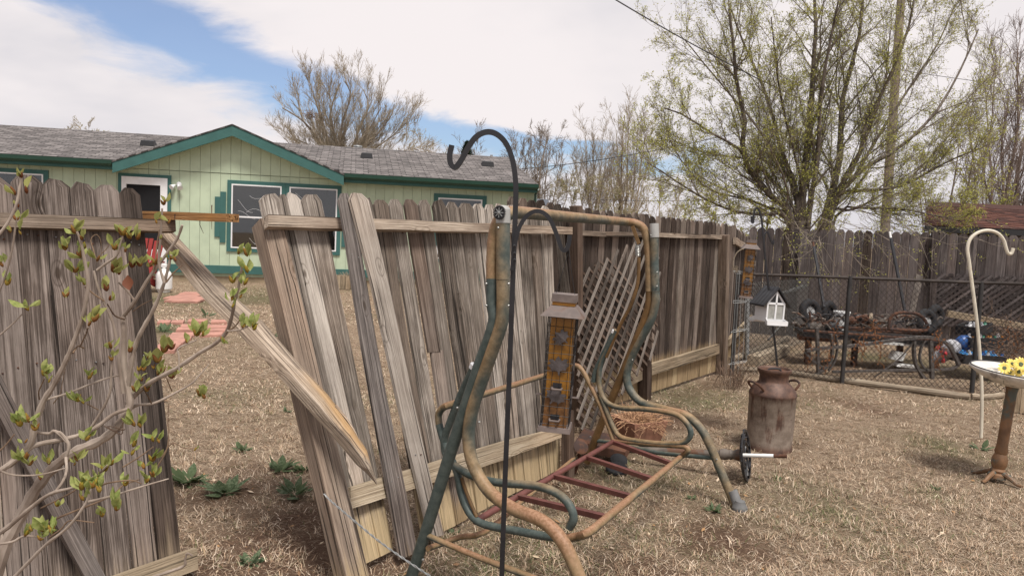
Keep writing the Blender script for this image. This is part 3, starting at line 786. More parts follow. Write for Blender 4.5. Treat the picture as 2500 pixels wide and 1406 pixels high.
# ================================================================= fences
def board(parent, Lb, Rb, Lt, Rt, mat, thick=.017, dog=True, freshf=None, name='board', jag=0.0, bow=.004, jagb=0.0, nails=()):
    """one fence board between four corner points of its near face"""
    Lb, Rb, Lt, Rt = map(Vector, (Lb, Rb, Lt, Rt))
    L = ((Lt + Rt) / 2 - (Lb + Rb) / 2).length; w = (Rb - Lb).length
    nrm = (Rb - Lb).cross((Lt - Lb)).normalized()
    if nrm.dot(CAM - Lb) < 0: nrm = -nrm
    o1, o2 = random.uniform(-.006, .0), random.uniform(-.006, .0); tw_ = random.uniform(-.004, .004)      # boards sit a little proud or twisted
    Lb, Rb, Lt, Rt = Lb + nrm * (o1 + tw_), Rb + nrm * o1, Lt + nrm * (o2 - tw_), Rt + nrm * o2
    ts = [0, .12, .27, .42, .57, .72, .86]
    ear = max(.03, w * .33)
    ts += [1 - ear / L, 1.0] if dog else [1.0]
    vs, gs, fr = [], [], []
    b1, b2, ph = random.uniform(-bow, bow), random.uniform(-bow, bow), random.uniform(0, 6)
    for i, t in enumerate(ts):
        a, b = Lb.lerp(Lt, t), Rb.lerp(Rt, t)
        e = (b - a)
        ja, jb = random.uniform(-.0016, .0016), random.uniform(-.0016, .0016)
        a = a + e * (ja / w); b = b + e * (jb / w)
        if dog and i == len(ts) - 1:
            q1, q2 = (random.uniform(.22, .34) for _ in range(2)); a0, b0 = a, b
            a = a0 + e * q1; b = b0 - e * q2
            up = (Lt - Lb).normalized(); a = a + up * random.uniform(-.006, .008); b = b + up * random.uniform(-.006, .008)
        if jag and i == len(ts) - 1:
            up = (Lt - Lb).normalized(); a = a + up * random.uniform(-jag, jag); b = b + up * random.uniform(-jag, jag)
        if jagb and i == 0:
            up = (Lt - Lb).normalized(); a = a + up * random.uniform(-jagb, jagb); b = b + up * random.uniform(-jagb, jagb)
        o = nrm * (b1 * math.sin(math.pi * t) + b2 * math.sin(2 * math.pi * t + ph))
        cup = nrm * 0.0015
        m = (a + b) / 2 + o - cup
        f = freshf(t) if freshf else 0.0
        for p, x, y in ((a + o, -w / 2, 0), (m, 0, 0), (b + o, w / 2, 0), (b + o - nrm * thick, w / 2, thick), (a + o - nrm * thick, -w / 2, thick)):
            vs.append(p); gs.append((x, y, t * L)); fr.append(f)
    n = len(ts); fsx = [(4, 3, 2, 1, 0), tuple(range(5 * (n - 1), 5 * n))]
    for i in range(n - 1):
        for k in range(5):
            fsx.append((5 * i + k, 5 * i + (k + 1) % 5, 5 * i + 5 + (k + 1) % 5, 5 * i + 5 + k))
    mb = MB(); mb.add(vs, fsx, gs, fr)
    bd = mb.build(name, mat, parent, origin=(Lb + Rb) / 2)
    for t in nails:
        for q in (.3, .7):
            p = Lb.lerp(Lt, t).lerp(Rb.lerp(Rt, t), q + random.uniform(-.06, .06)) + (Lt - Lb).normalized() * random.uniform(-.012, .012) + nrm * .004
            nm = MB(); nm.lathe([(.0034, -.006), (.0034, .0012), (.0018, .002)], p, 6, nrm); nm.build('nail', random.choice((M['nail'], M['rust'])), parent)
    return bd
def rail_px(parent, a0, a1, b0, b1, depth, mat, name='rail', n=6, away=None, freshf=None, jit=.0018):
    """rail whose near face spans a0(top-left) a1(bottom-left) b0(top-right) b1(bottom-right)"""
    a0, a1, b0, b1 = map(Vector, (a0, a1, b0, b1))
    ca, cb = (a0 + a1) / 2, (b0 + b1) / 2
    wv = (a0 - a1) / 2
    d = (cb - ca).normalized(); tv = d.cross(wv).normalized()
    if tv.dot(CAM - ca) > 0: tv = -tv
    mb = MB(); mb.beam(ca + tv * depth / 2, cb + tv * depth / 2, wv, tv * depth / 2, n=n, jit=jit, fresh=freshf)
    return mb.build(name, mat, parent)
def nail_dot(parent, p, n, r=.0035):
    mb = MB(); mb.lathe([(r, 0), (r, .002), (r * .5, .003)], p, 6, n); mb.build('nail', M['nail'], parent)

M['fence_a'] = wood_mat('left_fence_wood', (0.030, 0.023, 0.019), (0.105, 0.083, 0.071), (0.32, 0.27, 0.24), fresh=(0.46, 0.36, 0.25), tone=0.26)
# ---- section A: left, leaning away
A0 = Vector((G(470, 1400).x, G(470, 1400).y, 0)); A1 = Vector((.643, .766, 0)); A2 = Vector((-.766 * .43, .643 * .43, 1.66)).normalized()
AN = A1.cross(A2).normalized()
if AN.dot(CAM - A0) < 0: AN = -AN
def pa_(px, py, off=0.0): return PL(px, py, A0 + AN * off, AN)
fA = thing('leaning_fence', 'weathered dog-eared fence section at left edge, behind the budding shrub', 'fence', A0)
edges_top = [(-60, 28, 430), (27, 102, 425), (100, 170, 434), (170, 231, 446), (227, 291, 448), (291, 341, 456)]
edges_bot = [(22, 106), (108, 179), (182, 256), (260, 324), (331, 388), (391, 449)]
for (x0, x1, yt), (u0, u1) in zip(edges_top, edges_bot):
    Lt, Rt = pa_(x0, yt), pa_(x1, yt + 3); Lb, Rb = pa_(u0, 1400), pa_(u1, 1400)
    def ext(b, t):  # run down to just above the soil
        d = (t - b); return b - d * ((b.z - .03) / d.z)
    Lb, Rb = ext(Lb, Lt), ext(Rb, Rt)
    board(fA, Lb, Rb, Lt, Rt, M['fence_a'], freshf=lambda t: max(0, .55 - t * 2.6), bow=.006, nails=(.85, .55))
for x0, x1, u0, u1 in ((-150, -62, -60, 18), (-245, -152, -148, -64)):
    Lt, Rt = pa_(x0, 425), pa_(x1, 425); Lb, Rb = ext(pa_(u0, 1400), Lt), ext(pa_(u1, 1400), Rt)
    board(fA, Lb, Rb, Lt, Rt, M['fence'], freshf=lambda t: max(0, .55 - t * 2.6))
rail_px(fA, pa_(-160, 512, .045), pa_(-160, 548, .045), pa_(428, 541, .045), pa_(430, 561, .045), .04, M['rail'])
rail_px(fA, pa_(-160, 1560, .045), pa_(-160, 1628, .045), pa_(481, 1333, .045), pa_(485, 1395, .045), .04, M['kick'], name='kick_rail')
# diagonal brace board on section A
rail_px(fA, pa_(-60, 800, .085), pa_(-105, 820, .085), pa_(330, 1490, .085), pa_(225, 1500, .085), .035, M['loose'], name='brace')

# ---- section B: torn panel, leaning hard away at its left end
B0, B1 = G(960, 1360), G(1370, 1150); B0.z = B1.z = 0
BD = (B1 - B0).normalized(); BNV = Vector((BD.y, -BD.x, 0)); BAW = -BNV       # away from the viewer
def b_bot(px, py, off=0.0): return PL(px, py, B0 + BNV * off, BNV)
def b_lean(px): return np.interp(px, [880, 1000, 1150, 1372], [.70, .60, .40, .16])
def b_top(px, py, pxb, off=0.0):
    bt = b_bot(pxb, np.interp(pxb, [840, 960, 1370], [1400, 1360, 1150])); d = b_lean(pxb)
    # plane through the bottom point leaning away
    e2 = (BAW * d + UP * 1.66).normalized(); n = BD.cross(e2).normalized()
    if n.dot(CAM - bt) < 0: n = -n
    return PL(px, py, bt + n * off, n)
fB = thing('torn_fence_panel', 'torn fence panel with gaps and broken boards, leaning away behind the swing frame', 'fence', B0)
BL = [  # top left, top right, y top, bottom left, bottom right, y bottom
    (635, 684, 472, 800, 838, 1406), (686, 712, 476, 836, 872, 1402), (705, 735, 474, 862, 899, 1385), (735, 783, 475, 900, 932, 1372), ]
BL[3] = (735, 783, 475, 929, 961, 1358); BL[2] = (700, 733, 474, 898, 928, 1374); BL[1] = (684, 702, 476, 872, 897, 1384); BL[0] = (635, 684, 472, 838, 871, 1396)
tops = [892, 911, 948, 987, 1022, 1056, 1090, 1121, 1156, 1185, 1211, 1238, 1264, 1292, 1320, 1348]
bots = [1036, 1056, 1085, 1114, 1142, 1168, 1192, 1216, 1240, 1262, 1283, 1303, 1322, 1340, 1356, 1371]
for i in range(len(tops) - 1):
    g1 = 3.0 if i not in (2, 4) else 6
    BL.append((tops[i] + 1, tops[i + 1] - g1, 484 + (tops[i] - 892) * .047, bots[i] + .6, bots[i + 1] - 2, np.interp(bots[i], [1036, 1371], [1322, 1142])))
for i, (x0, x1, yt, u0, u1, yb) in enumerate(BL):
    wig = random.uniform(-3, 3)
    Lb, Rb = b_bot(u0, yb), b_bot(u1, yb - (u1 - u0) * .5)
    Lt, Rt = b_top(x0, yt + wig, u0), b_top(x1, yt + wig + 1, u1)
    fr = lambda t: max(0.0, min(1.0, (.155 - t) * 16)) if True else 0
    mt = M['fence']
    if i == 7:      # snapped board: upper piece ends in mid-air, stub below
        k = .52
        board(fB, Lb.lerp(Lt, k), Rb.lerp(Rt, k), Lt, Rt, M['fence_old'], name='snapped_board', jagb=.004)
        sh = (Rb - Lb) * .45
        board(fB, Lb, Rb, Lb.lerp(Lt, k) + sh * .5 - BAW * .01, Rb.lerp(Rt, k) + sh * .5 - BAW * .004, M['fence_old'], dog=False, name='snapped_board', jag=.01, freshf=fr)
        continue
    board(fB, Lb, Rb, Lt, Rt, mt, freshf=fr, bow=.008, nails=(.90,) if i > 2 else ())
# post of the torn panel: follows the lean
def post_px(parent, cb, ct, half, mat, ang=0.0, top_bevel=.0, name='post', freshf=None):
    cb, ct = Vector(cb), Vector(ct); d = (ct - cb).normalized()
    u = Vector((math.cos(ang), math.sin(ang), 0)); u = (u - d * u.dot(d)).normalized(); v = d.cross(u)
    mb = MB(); mb.beam(cb, ct, u * half, v * half, n=6, jit=.0022, fresh=freshf)
    return mb.build(name, mat, parent)
pb_ = G(868, 1450); ptop = D(652, 545, 3.62)
post_px(fB, pb_ - (ptop - pb_) * .05, ptop, .052, M['post'], ang=math.atan2(BD.y, BD.x) - .25, freshf=lambda t: max(0, .75 - t * 3.2))
# rails
def b_line(px, off): # bottom pixel below a top pixel
    return np.interp(px, [640, 783, 892, 1348, 1400], [850, 961, 1036, 1371, 1400])
def b_top2(px, py, off): return b_top(px, py, b_line(px, 0), off)
def rail_path(parent, prs, depth, mat, name):
    vs, gs, fs_ = [], [], []; acc = 0
    for i, (a, b) in enumerate(prs):
        j = min(i, len(prs) - 2); d = (prs[j + 1][0] - prs[j][0]).normalized(); tv = d.cross(a - b).normalized()
        if tv.dot(CAM - a) > 0: tv = -tv
        if i: acc += (a - prs[i - 1][0]).length
        h = (a - b).length; j1 = random.uniform(-.0015, .0015)
        for p, x, y in ((a, h / 2, 0), (b, -h / 2, 0), (b + tv * depth, -h / 2, depth), (a + tv * depth, h / 2, depth)):
            vs.append(p + UP * (j1 + random.uniform(-.001, .001))); gs.append((x, y, acc))
        if i: b0 = 4 * (i - 1); fs_ += [(b0 + k, b0 + (k + 1) % 4, b0 + 4 + (k + 1) % 4, b0 + 4 + k) for k in range(4)]
    fs_ += [(3, 2, 1, 0), tuple(range(len(vs) - 4, len(vs)))]
    mb = MB(); mb.add(vs, fs_, gs); return mb.build(name, mat, parent)
prs = []
for px in np.linspace(655, 1398, 16):
    yt = np.interp(px, [655, 835, 908, 1205, 1398], [523, 531, 534, 546, 555]); yb = np.interp(px, [655, 1060, 1205, 1398], [553, 564, 568, 572])
    prs.append((b_top2(px, yt, .052), b_top2(px, yb, .052)))
rail_path(fB, prs, .036, M['rail'], 'rail')
prs = []
for f in np.linspace(0, 1, 12):
    xb = 876 + f * (1372 - 876); px = 856 + f * (1371 - 856); yt = np.interp(px, [853, 1229, 1371], [1188, 1079, 1044]); yb = np.interp(px, [853, 1229, 1371], [1243, 1123, 1068])
    prs.append((b_top(px, yt, xb, .052), b_top(px, yb, xb, .052)))
rail_path(fB, prs, .036, M['kick'], 'kick_rail')
# two boards nailed over the rails
board(fB, b_top(977, 1365, 977, .075), b_top(1018, 1347, 1010, .075), b_top(824, 470, 977, .12), b_top(855, 478, 1010, .12), M['loose'], freshf=lambda t: max(0, .3 - t * 2), bow=.012, nails=(.82, .2))
board(fB, b_top(1051, 1311, 1045, .07), b_top(1085, 1306, 1075, .07), b_top(853, 470, 1045, .10), b_top(896, 472, 1075, .10), M['fence'], bow=.01, nails=(.8, .24))
# stub post at the panel's right end and a stray leaning stick
post_px(fB, G(1386, 1163), b_top(1386, 1000, 1380, .06), .03, M['postdark'], ang=.9)
st = thing('stray_picket', 'loose grey picket leaning against the fence behind the near feeder', 'board', D(1398, 760, 5.7))
board(st, D(1378, 800, 5.6), D(1402, 800, 5.6), D(1348, 502, 5.55), D(1369, 502, 5.55), M['fence'], dog=True)

# ---- section C: standing run to the corner post
C0, C1 = G(1590, 965), G(1762, 908); C0.z = C1.z = 0
CD = (C1 - C0).normalized(); CN = Vector((CD.y, -CD.x, 0))
def c_pl(px, py, off=0.0): return PL(px, py, C0 + CN * off, CN)
fC = thing('standing_fence', 'long upright run of brown fence beyond the swing frame, ending at a corner post', 'fence', C0)
s_start = (c_pl(1234, 700) - C0).dot(CD); s_end = (C1 - C0).dot(CD) + .05
topx = [1230, 1300, 1345, 1380, 1420, 1500, 1600, 1700, 1765]; topy = [478, 487, 497, 503, 508, 519, 527, 538, 549]
s = s_start; i = 0
while s < s_end:
    w = random.uniform(.108, .122); a = C0 + CD * s; b = C0 + CD * (s + w - random.choice([.006, .007, .010]))
    # pixel column of the board for its height
    v = CR.inverted() @ (a + UP * 1.7 - CAM); px = CX + FPX * v.x / -v.z
    zt = c_pl(px, np.interp(px, topx, topy)).z + random.uniform(-.012, .012)
    board(fC, a + UP * .03, b + UP * .03, a + UP * zt, b + UP * zt, M['fence_old'] if random.random() < .9 else M['fence'], freshf=lambda t: max(0, min(1, (.20 - t) * 12)), bow=.005)
    s += w; i += 1
pxs = [1396, 1480, 1600, 1680, 1735, 1768]; ry = [561, 566, 567, 571, 573, 575]
for i in range(len(pxs) - 1):
    rail_px(fC, c_pl(pxs[i], ry[i], .045), c_pl(pxs[i], ry[i] + 13 - i * .8, .045), c_pl(pxs[i + 1] , ry[i + 1], .045), c_pl(pxs[i + 1], ry[i + 1] + 13 - i * .9, .045), .04, M['rail'], n=3)
rail_px(fC, c_pl(1420, 968, .045), c_pl(1420, 1000, .045), c_pl(1572, 897, .045), c_pl(1572, 925, .045), .04, M['kick'], name='kick_rail')
rail_px(fC, c_pl(1592, 889, .045), c_pl(1592, 916, .045), c_pl(1757, 842, .045), c_pl(1757, 861, .045), .04, M['kick'], name='kick_rail')
post_px(fC, c_pl(1410, 1040, .06), c_pl(1407, 503, .09), .036, M['postdark'], ang=math.atan2(CD.y, CD.x))
post_px(fC, c_pl(1574, 990, .05), c_pl(1578, 560, .05), .045, M['postdark'], ang=math.atan2(CD.y, CD.x), freshf=lambda t: max(0, .5 - t * 3))
post_px(fC, c_pl(1762, 916, .05), c_pl(1768, 574, .05), .047, M['post'], ang=math.atan2(CD.y, CD.x))
# ---- section D: short run from the corner post down to the back fence
fD = thing('far_corner_fence', 'short dark fence run dropping from the corner post toward the back fence', 'fence', C1)
E1 = Vector((D(1838, 620, 11.9).x, 11.9, 0)); L = (E1 - C1).length; DDv = (E1 - C1).normalized(); s = .08
while s < L:
    w = .115; a = C1 + DDv * s; b = C1 + DDv * (s + w - .004); zt = np.interp(s / L, [0, 1], [1.70, 1.52]) + random.uniform(-.015, .015)
    board(fD, a + UP * .03, b + UP * .03, a + UP * zt, b + UP * zt, M['fence_old'], freshf=lambda t: max(0, min(1, (.18 - t) * 9))); s += w
nD = Vector((DDv.y, -DDv.x, 0))
a, b = C1 + DDv * .06 + nD * .06, E1 + nD * .06
rail_px(fD, a + UP * 1.56, a + UP * 1.48, b + UP * 1.36, b + UP * 1.28, .04, M['rail'])
rail_px(fD, a + UP * .38, a + UP * .30, b + UP * .36, b + UP * .28, .04, M['kick'], name='kick_rail')

# ---- back fence across the end of the yard
K0, K1 = D(1826, 620, 12.5), D(2640, 620, 11.2); K0.z = K1.z = 0
KD = (K1 - K0).normalized(); KN = Vector((KD.y, -KD.x, 0)); L = (K1 - K0).length
fK = thing('back_fence', 'dark weathered fence across the back of the yard below the tree', 'fence', (K0 + K1) / 2)
s = 0
while s < L:
    w = random.uniform(.125, .14); a, b = K0 + KD * s, K0 + KD * (s + w - .005); zt = 1.74 + random.uniform(-.006, .006) + .05 * s / L
    board(fK, a, b, a + UP * zt, b + UP * zt, M['fence_back'] if random.random() < .94 else M['fence_old']); s += w
def k_pl(px, py, off=0): return PL(px, py, K0 + KN * off, KN)
post_px(fK, k_pl(2274, 770, .05), k_pl(2283, 566, .05), .045, M['fence_back'], ang=math.atan2(KD.y, KD.x))
post_px(fK, k_pl(1950, 900, .05), k_pl(1955, 600, .05), .04, M['fence_back'], ang=math.atan2(KD.y, KD.x))
# lattice panel standing against the back fence
lt = thing('dark_lattice_panel', 'dark diamond lattice standing against the back fence at right', 'lattice', k_pl(2400, 840, .1))
ls0 = (k_pl(2276, 750, .07) - K0).dot(KD); ls1 = L; lz0, lz1 = .35, 1.15
for dr in (1, -1):
    s = ls0 - 1.2
    while s < ls1 + 1.2:
        # slat from (s, z0) going up with slope dr
        p0, p1 = [s, lz0], [s + dr * (lz1 - lz0) * 1.15, lz1]
        def cut(p, q):
            for lim, sg in ((ls0, 1), (ls1, -1)):
                if (p[0] - lim) * sg < 0:
                    if (q[0] - lim) * sg < 0: return None
                    f_ = (lim - p[0]) / (q[0] - p[0]); p = [lim, p[1] + (q[1] - p[1]) * f_]
            return p
        a, b = cut(p0, p1), cut(p1, p0)
        if a and b and abs(a[1] - b[1]) > .08:
            o = .075 if dr > 0 else .066
            A_, B_ = K0 + KD * a[0] + KN * o + UP * a[1], K0 + KD * b[0] + KN * o + UP * b[1]
            d = (B_ - A_).normalized(); wv = d.cross(KN).normalized() * .019
            mb = MB(); mb.beam(A_, B_, wv, KN * .0042); mb.build('slat', M['slatdark'], lt)
        s += .105

# ================================================================= loose timber
# broken 2x4 lying diagonally between the two fence ends
bk = thing('broken_diagonal_beam', 'splintered two-by-four fallen diagonally across the gap between two fence sections', 'beam', D(660, 850, 3.35))
def diag():
    up_e = [(408, 556), (555, 713), (640, 787), (722, 884), (800, 968), (838, 1019), (858, 1046), (896, 1103), (906, 1135), (921, 1180)]
    lo_e = [(388, 590), (481, 713), (555, 787), (652, 886), (748, 995), (800, 1052), (837, 1095), (868, 1132), (892, 1152), (919, 1182)]
    mid = [(392, 572), (520, 712), (598, 790), (690, 889), (780, 990), (822, 1044), (852, 1078), (884, 1120), (900, 1146), (920, 1181)]
    Ys = [3.58, 3.42, 3.33, 3.23, 3.15, 3.12, 3.09, 3.06, 3.04, 3.03]
    vs, gs, fr = [], [], []; acc = 0
    for i in range(len(mid)):
        a = D(*mid[i], Ys[i] - .012); b = D(*up_e[i], Ys[i] + .03); c = D(*lo_e[i], Ys[i] + .016)
        k = .075 if i < 7 else (.05 if i < 8 else .02)
        bb = b + Vector((-.008, .045, -.004)) * (k / .075); dd = c + Vector((-.008, .045, .004)) * (k / .075)
        if i: acc += (D(*mid[i], Ys[i]) - D(*mid[i - 1], Ys[i - 1])).length
        f = [0, 0, .12, .3, .75, .9, 1, .8, .35, .2][i]
        for p, x, y, ff in ((a, 0, 0, f * .25), (b, .04, .02, f), (bb, .04, .08, f), (dd, -.03, .08, 0), (c, -.03, .02, 0)):
            vs.append(p); gs.append((x, y, acc)); fr.append(ff)
    n = len(mid); F = [(4, 3, 2, 1, 0), tuple(range(5 * n - 5, 5 * n))]
    for i in range(n - 1):
        for k in range(5): F.append((5 * i + k, 5 * i + (k + 1) % 5, 5 * i + 5 + (k + 1) % 5, 5 * i + 5 + k))
    mb = MB(); mb.add(vs, F, gs, fr); mb.build('beam', M['brace'], bk)
diag()
for x0, y0, x1, y1 in ((838, 1012, 884, 1085), (820, 990, 872, 1062), (880, 1110, 918, 1168)):
    mb = MB(); a, b = D(x0, y0, 3.07), D(x1, y1, 3.03); mb.tube([a, a.lerp(b, .5) + Vector((.003, 0, .004)), b], lambda t: .006 * (1 - t) + .0008, 4); mb.build('splinter', M['brace'], bk)
# orange plank lying on the left rail, nails still in it
pk = thing('nail_studded_plank', 'orange-brown narrow plank with nails, lying across the top of the left fence rail', 'plank', D(407, 528, 3.6))
a0, a1, b0, b1 = D(264, 513, 3.52), D(264, 532, 3.52), D(551, 520, 3.30), D(551, 543, 3.30)
mb = MB(); ca, cb = (a0 + a1) / 2, (b0 + b1) / 2; wv = (a0 - a1) / 2; tv = Vector((.018, .03, 0))
mb.beam(ca + tv, cb + tv, wv, tv, n=8, jit=.0012, fresh=lambda t: .2 + .25 * math.sin(t * 9)); mb.build('plank', M['plank'], pk)
for x, y0, y1, bx in ((517, 502, 560, 0), (488, 530, 570, 9), (427, 524, 545, 0)):
    mb = MB(); mb.tube([D(x, y0, 3.36), D(x, (y0 + y1) / 2, 3.36), D(x + bx, y1, 3.36)], lambda t: .0022 * (1.1 - t * .7), 5); mb.lathe([(.0045, 0), (.0045, .0015)], D(x, y0, 3.36), 6); mb.build('nail', M['rust'], pk)
# twisted wire from the torn panel's post
mbw = [MB(), MB()]
wp = [D(792, 1205, 3.12), D(808, 1222, 3.08), D(862, 1268, 3.0), D(925, 1320, 2.9), D(990, 1366, 2.82), D(1060, 1412, 2.72), D(1130, 1460, 2.6)]
wp = spline(wp, 14)
tw = thing('twisted_wire', 'strand of twisted fencing wire slanting from the torn panel post', 'wire', wp[-1])
for k in range(2):
    pts = []
    for i, p in enumerate(wp):
        an = i * 1.0 + k * math.pi; pts.append(p + Vector((math.cos(an) * .0028, 0, math.sin(an) * .0028)))
    mbw[k].tube(pts, .0022, 5); mbw[k].build('strand', M['galv'], tw, smooth=True)

# ================================================================= steel swing frame
def swing_mat(name, bias):
    m, t, bs = new_mat(name)
    g = attr(t, 'gr').outputs['Vector']; geo = t.n('ShaderNodeNewGeometry')
    oc = geo.outputs['Position']
    nz = t.n('ShaderNodeSeparateXYZ', ins={0: geo.outputs['Normal']}).outputs[2]
    n1 = t.noise(oc, 3.4, 4, 0.55); n2 = t.noise(oc, 26, 5, 0.7); n3 = t.noise(oc, 90, 3, 0.6)
    nx = t.n('ShaderNodeSeparateXYZ', ins={0: geo.outputs['Normal']}).outputs[0]
    f = t.math('ADD', t.math('MULTIPLY', n1, 0.8), t.math('ADD', t.math('MULTIPLY', n2, 0.12), t.math('SUBTRACT', t.math('MULTIPLY', nz, 0.22), t.math('MULTIPLY', nx, 0.07))))
    f = t.math('ADD', f, 0.19)
    f = t.math('ADD', f, bias)
    paint = t.mix(t.mr(n2, 0.3, 0.7), (0.042, 0.060, 0.057), (0.085, 0.105, 0.097))
    ochre = t.mix(t.mr(n2, 0.35, 0.65), (0.19, 0.125, 0.06), (0.29, 0.205, 0.115))
    rust = t.mix(t.mr(n3, 0.35, 0.65), (0.22, 0.115, 0.06), (0.33, 0.19, 0.115))
    c = t.mix(t.mr(f, 0.56, 0.86), paint, ochre)
    c = t.mix(t.mr(t.math('ADD', f, t.math('MULTIPLY', n3, 0.12)), 0.84, 1.10), c, rust)
    lk(t, c, bs.inputs['Base Color'])
    bs.inputs['Roughness'].default_value = 0.55; bs.inputs['Specular IOR Level'].default_value = 0.35
    bump(t, bs, n3, 0.12, 0.002)
    return m
M['sw_g'] = swing_mat('green_swing_paint', -0.20); M['sw_m'] = swing_mat('faded_swing_paint', -0.03); M['sw_o'] = swing_mat('ochre_swing_paint', 0.07); M['sw_r'] = swing_mat('rusted_swing_paint', 0.15)
M['sw_b'] = plain_mat('brown_swing_steel', (0.135, 0.075, 0.028), 0.6, 0.3, 12)
M['cap'] = plain_mat('grey_plastic_cap', (0.36, 0.36, 0.35), 0.55, 0.12)
M['footgrey'] = plain_mat('grey_rubber_foot', (0.15, 0.15, 0.15), 0.7, 0.2)
M['bolt'] = plain_mat('bright_bolt', (0.28, 0.28, 0.27), 0.35, 0.1, metal=0.5)
RF, RR, LR = G(1805, 1240), G(1432, 1133), G(1000, 1420)
SU = (RF - RR).normalized(); SUL = Vector((SU.x, SU.y, 0)); SV = (RR - LR); SV.z = 0; SVn = SV.normalized()
SNr = Vector((SU.y, -SU.x, 0))
def sl(px, py, off=0.0): return PL(px, py, LR + SVn * off, SNr)
def sr(px, py, off=0.0): return PL(px, py, RR + SVn * off, SNr)
swing = thing('swing_frame', 'rusty green tubular steel garden swing frame without cushions', 'swing frame', G(1400, 1300))
def stube(pts, r, mat, name, k=6, sides=14):
    mb = MB(); mb.tube(pts, r, sides, k); return mb.build(name, mat, swing, smooth=True)
rt = .0255
# near side
up1 = [sl(1213, 560), sl(1202, 610), sl(1202, 680)]
stube([sl(1203, 680), sl(1203, 740), sl(1208, 775), sl(1200, 812), sl(1183, 858), sl(1148, 960), sl(1095, 1120), sl(1045, 1280), sl(1003, 1412), sl(985, 1468)], rt, M['sw_g'], 'rear_leg')
fr_pts = [sl(1228, 683), sl(1228, 745), sl(1224, 790), sl(1204, 850), sl(1176, 930), sl(1152, 1005), sl(1144, 1075), sl(1158, 1140), sl(1196, 1200), sl(1255, 1242), sl(1318, 1268), sl(1362, 1305), sl(1395, 1362), sl(1425, 1440), sl(1480, 1600), sl(1510, 1690)]
stube(fr_pts, rt, M['sw_o'], 'front_leg')
stube([sl(1228, 522), sl(1228, 600), sl(1228, 682)], rt * 1.04, M['sw_o'], 'upright', 3)
# canopy bar with its two bends
# far side
stube([sr(1586, 712), sr(1584, 745), sr(1570, 790), sr(1545, 850), sr(1510, 935), sr(1470, 1030), sr(1432, 1128)], rt, M['sw_b'], 'rear_leg')
stube([sr(1601, 712), sr(1600, 742), sr(1588, 785), sr(1560, 835), sr(1538, 880), sr(1530, 920), sr(1540, 955), sr(1570, 984), sr(1625, 1000), sr(1675, 1014), sr(1710, 1045), sr(1735, 1090), sr(1760, 1150), sr(1796, 1236)], rt, M['sw_m'], 'front_leg')
stube([sr(1597, 556), sr(1598, 640), sr(1600, 711)], rt * 1.04, M['sw_m'], 'upright', 3)
bar = [sl(1202, 682), sl(1203, 625), sl(1207, 575), sl(1218, 540), sl(1240, 524, .03), sl(1262, 519, .10)]
far = [sr(1520, 541, -.12), sr(1553, 546, -.05), sr(1573, 562, -.015), sr(1582, 605), sr(1585, 660), sr(1586, 711)]
a, b = bar[-1], far[0]
stube(bar + [a.lerp(b, .25), a.lerp(b, .5), a.lerp(b, .75)] + far, rt * .98, M['sw_r'], 'canopy_bar', 6)
# grey caps, rosette
mb = MB(); mb.tube([sl(1228, 545), sl(1228, 512)], rt * 1.12, 14); mb.ball(sl(1228, 512), rt * 1.12, 14, (1, 1, .6)); cp = mb.build('end_cap', M['cap'], swing, smooth=True)
rc = sl(1229, 520) - SVn * (rt * 1.1) ; fn = -SVn; fu = UP; fw = fn.cross(fu)
for k in range(26):
    an = 2 * math.pi * k / 26; d = fu * math.cos(an) + fw * math.sin(an); mb = MB(); mb.box(rc + d * .0235 + fn * .004, d * .003, fn * .004, d.cross(fn) * .0015); mb.build('rosette_tooth', M['black_metal'], cp)
mb = MB(); mb.lathe([(.022, 0), (.022, .004), (.019, .004)], rc, 20, fn); mb.build('rosette_disc', M['black_metal'], cp)
for k in range(8):
    an = 2 * math.pi * k / 8; d = fu * math.cos(an) + fw * math.sin(an); mb = MB(); mb.box(rc + d * .012 + fn * .006, d * .007, fn * .002, d.cross(fn) * .0013); mb.build('rosette_spoke', M['galv'], cp)
mb = MB(); mb.lathe([(.0055, 0), (.0055, .009), (.003, .01)], rc, 10, fn); mb.build('rosette_hub', M['galv'], cp)
mb = MB(); mb.tube([sr(1598, 580), sr(1597, 546)], rt * 1.12, 14); mb.build('end_cap', M['cap'], swing, smooth=True)
# foot of the far front leg
mb = MB(); p = sr(1797, 1222); q = sr(1806, 1246); ax = (q - p).normalized()
mb.lathe([(rt * 1.12, -.03), (rt * 1.2, .05), (rt * 1.5, .075), (rt * 1.55, .095), (rt * 1.5, .1)], p - ax * .03, 18, ax); mb.build('foot', M['footgrey'], swing, smooth=True)
mb = MB(); pf = G(1806, 1243); mb.lathe([(.040, -.01), (.044, .006), (.042, .018), (.032, .03), (.027, .05)], pf, 18); mb.build('foot_pad', M['footgrey'], swing, smooth=True)
# seat: bent tube frame (back + near side + front + far side)
oi = .12
def nl(px, py): return sl(px, py, oi)
def fl(px, py): return sr(px, py, -oi)
r2 = .0165
stube([nl(1155, 897), nl(1140, 930), nl(1122, 971), nl(1098, 1032), nl(1085, 1075), nl(1090, 1112), nl(1116, 1140), nl(1155, 1162), nl(1196, 1174), nl(1240, 1180), nl(1296, 1184), nl(1340, 1194), nl(1374, 1214), nl(1394, 1240), nl(1400, 1266), nl(1390, 1288)], r2, M['sw_g'], 'armrest')
mb = MB(); mb.tube([nl(1154, 899), nl(1158, 889)], r2 * 1.03, 12); mb.build('armrest_cap', M['white'], swing)
A_ = [nl(1115, 1150), nl(1126, 1205), nl(1144, 1248), nl(1168, 1273), nl(1205, 1285), nl(1260, 1295), nl(1330, 1308), nl(1380, 1312)]
B_ = [nl(1072, 1035), nl(1080, 1065), nl(1094, 1105), nl(1115, 1150)]
stube(B_ + A_[1:], r2, M['sw_g'], 'seat_side')
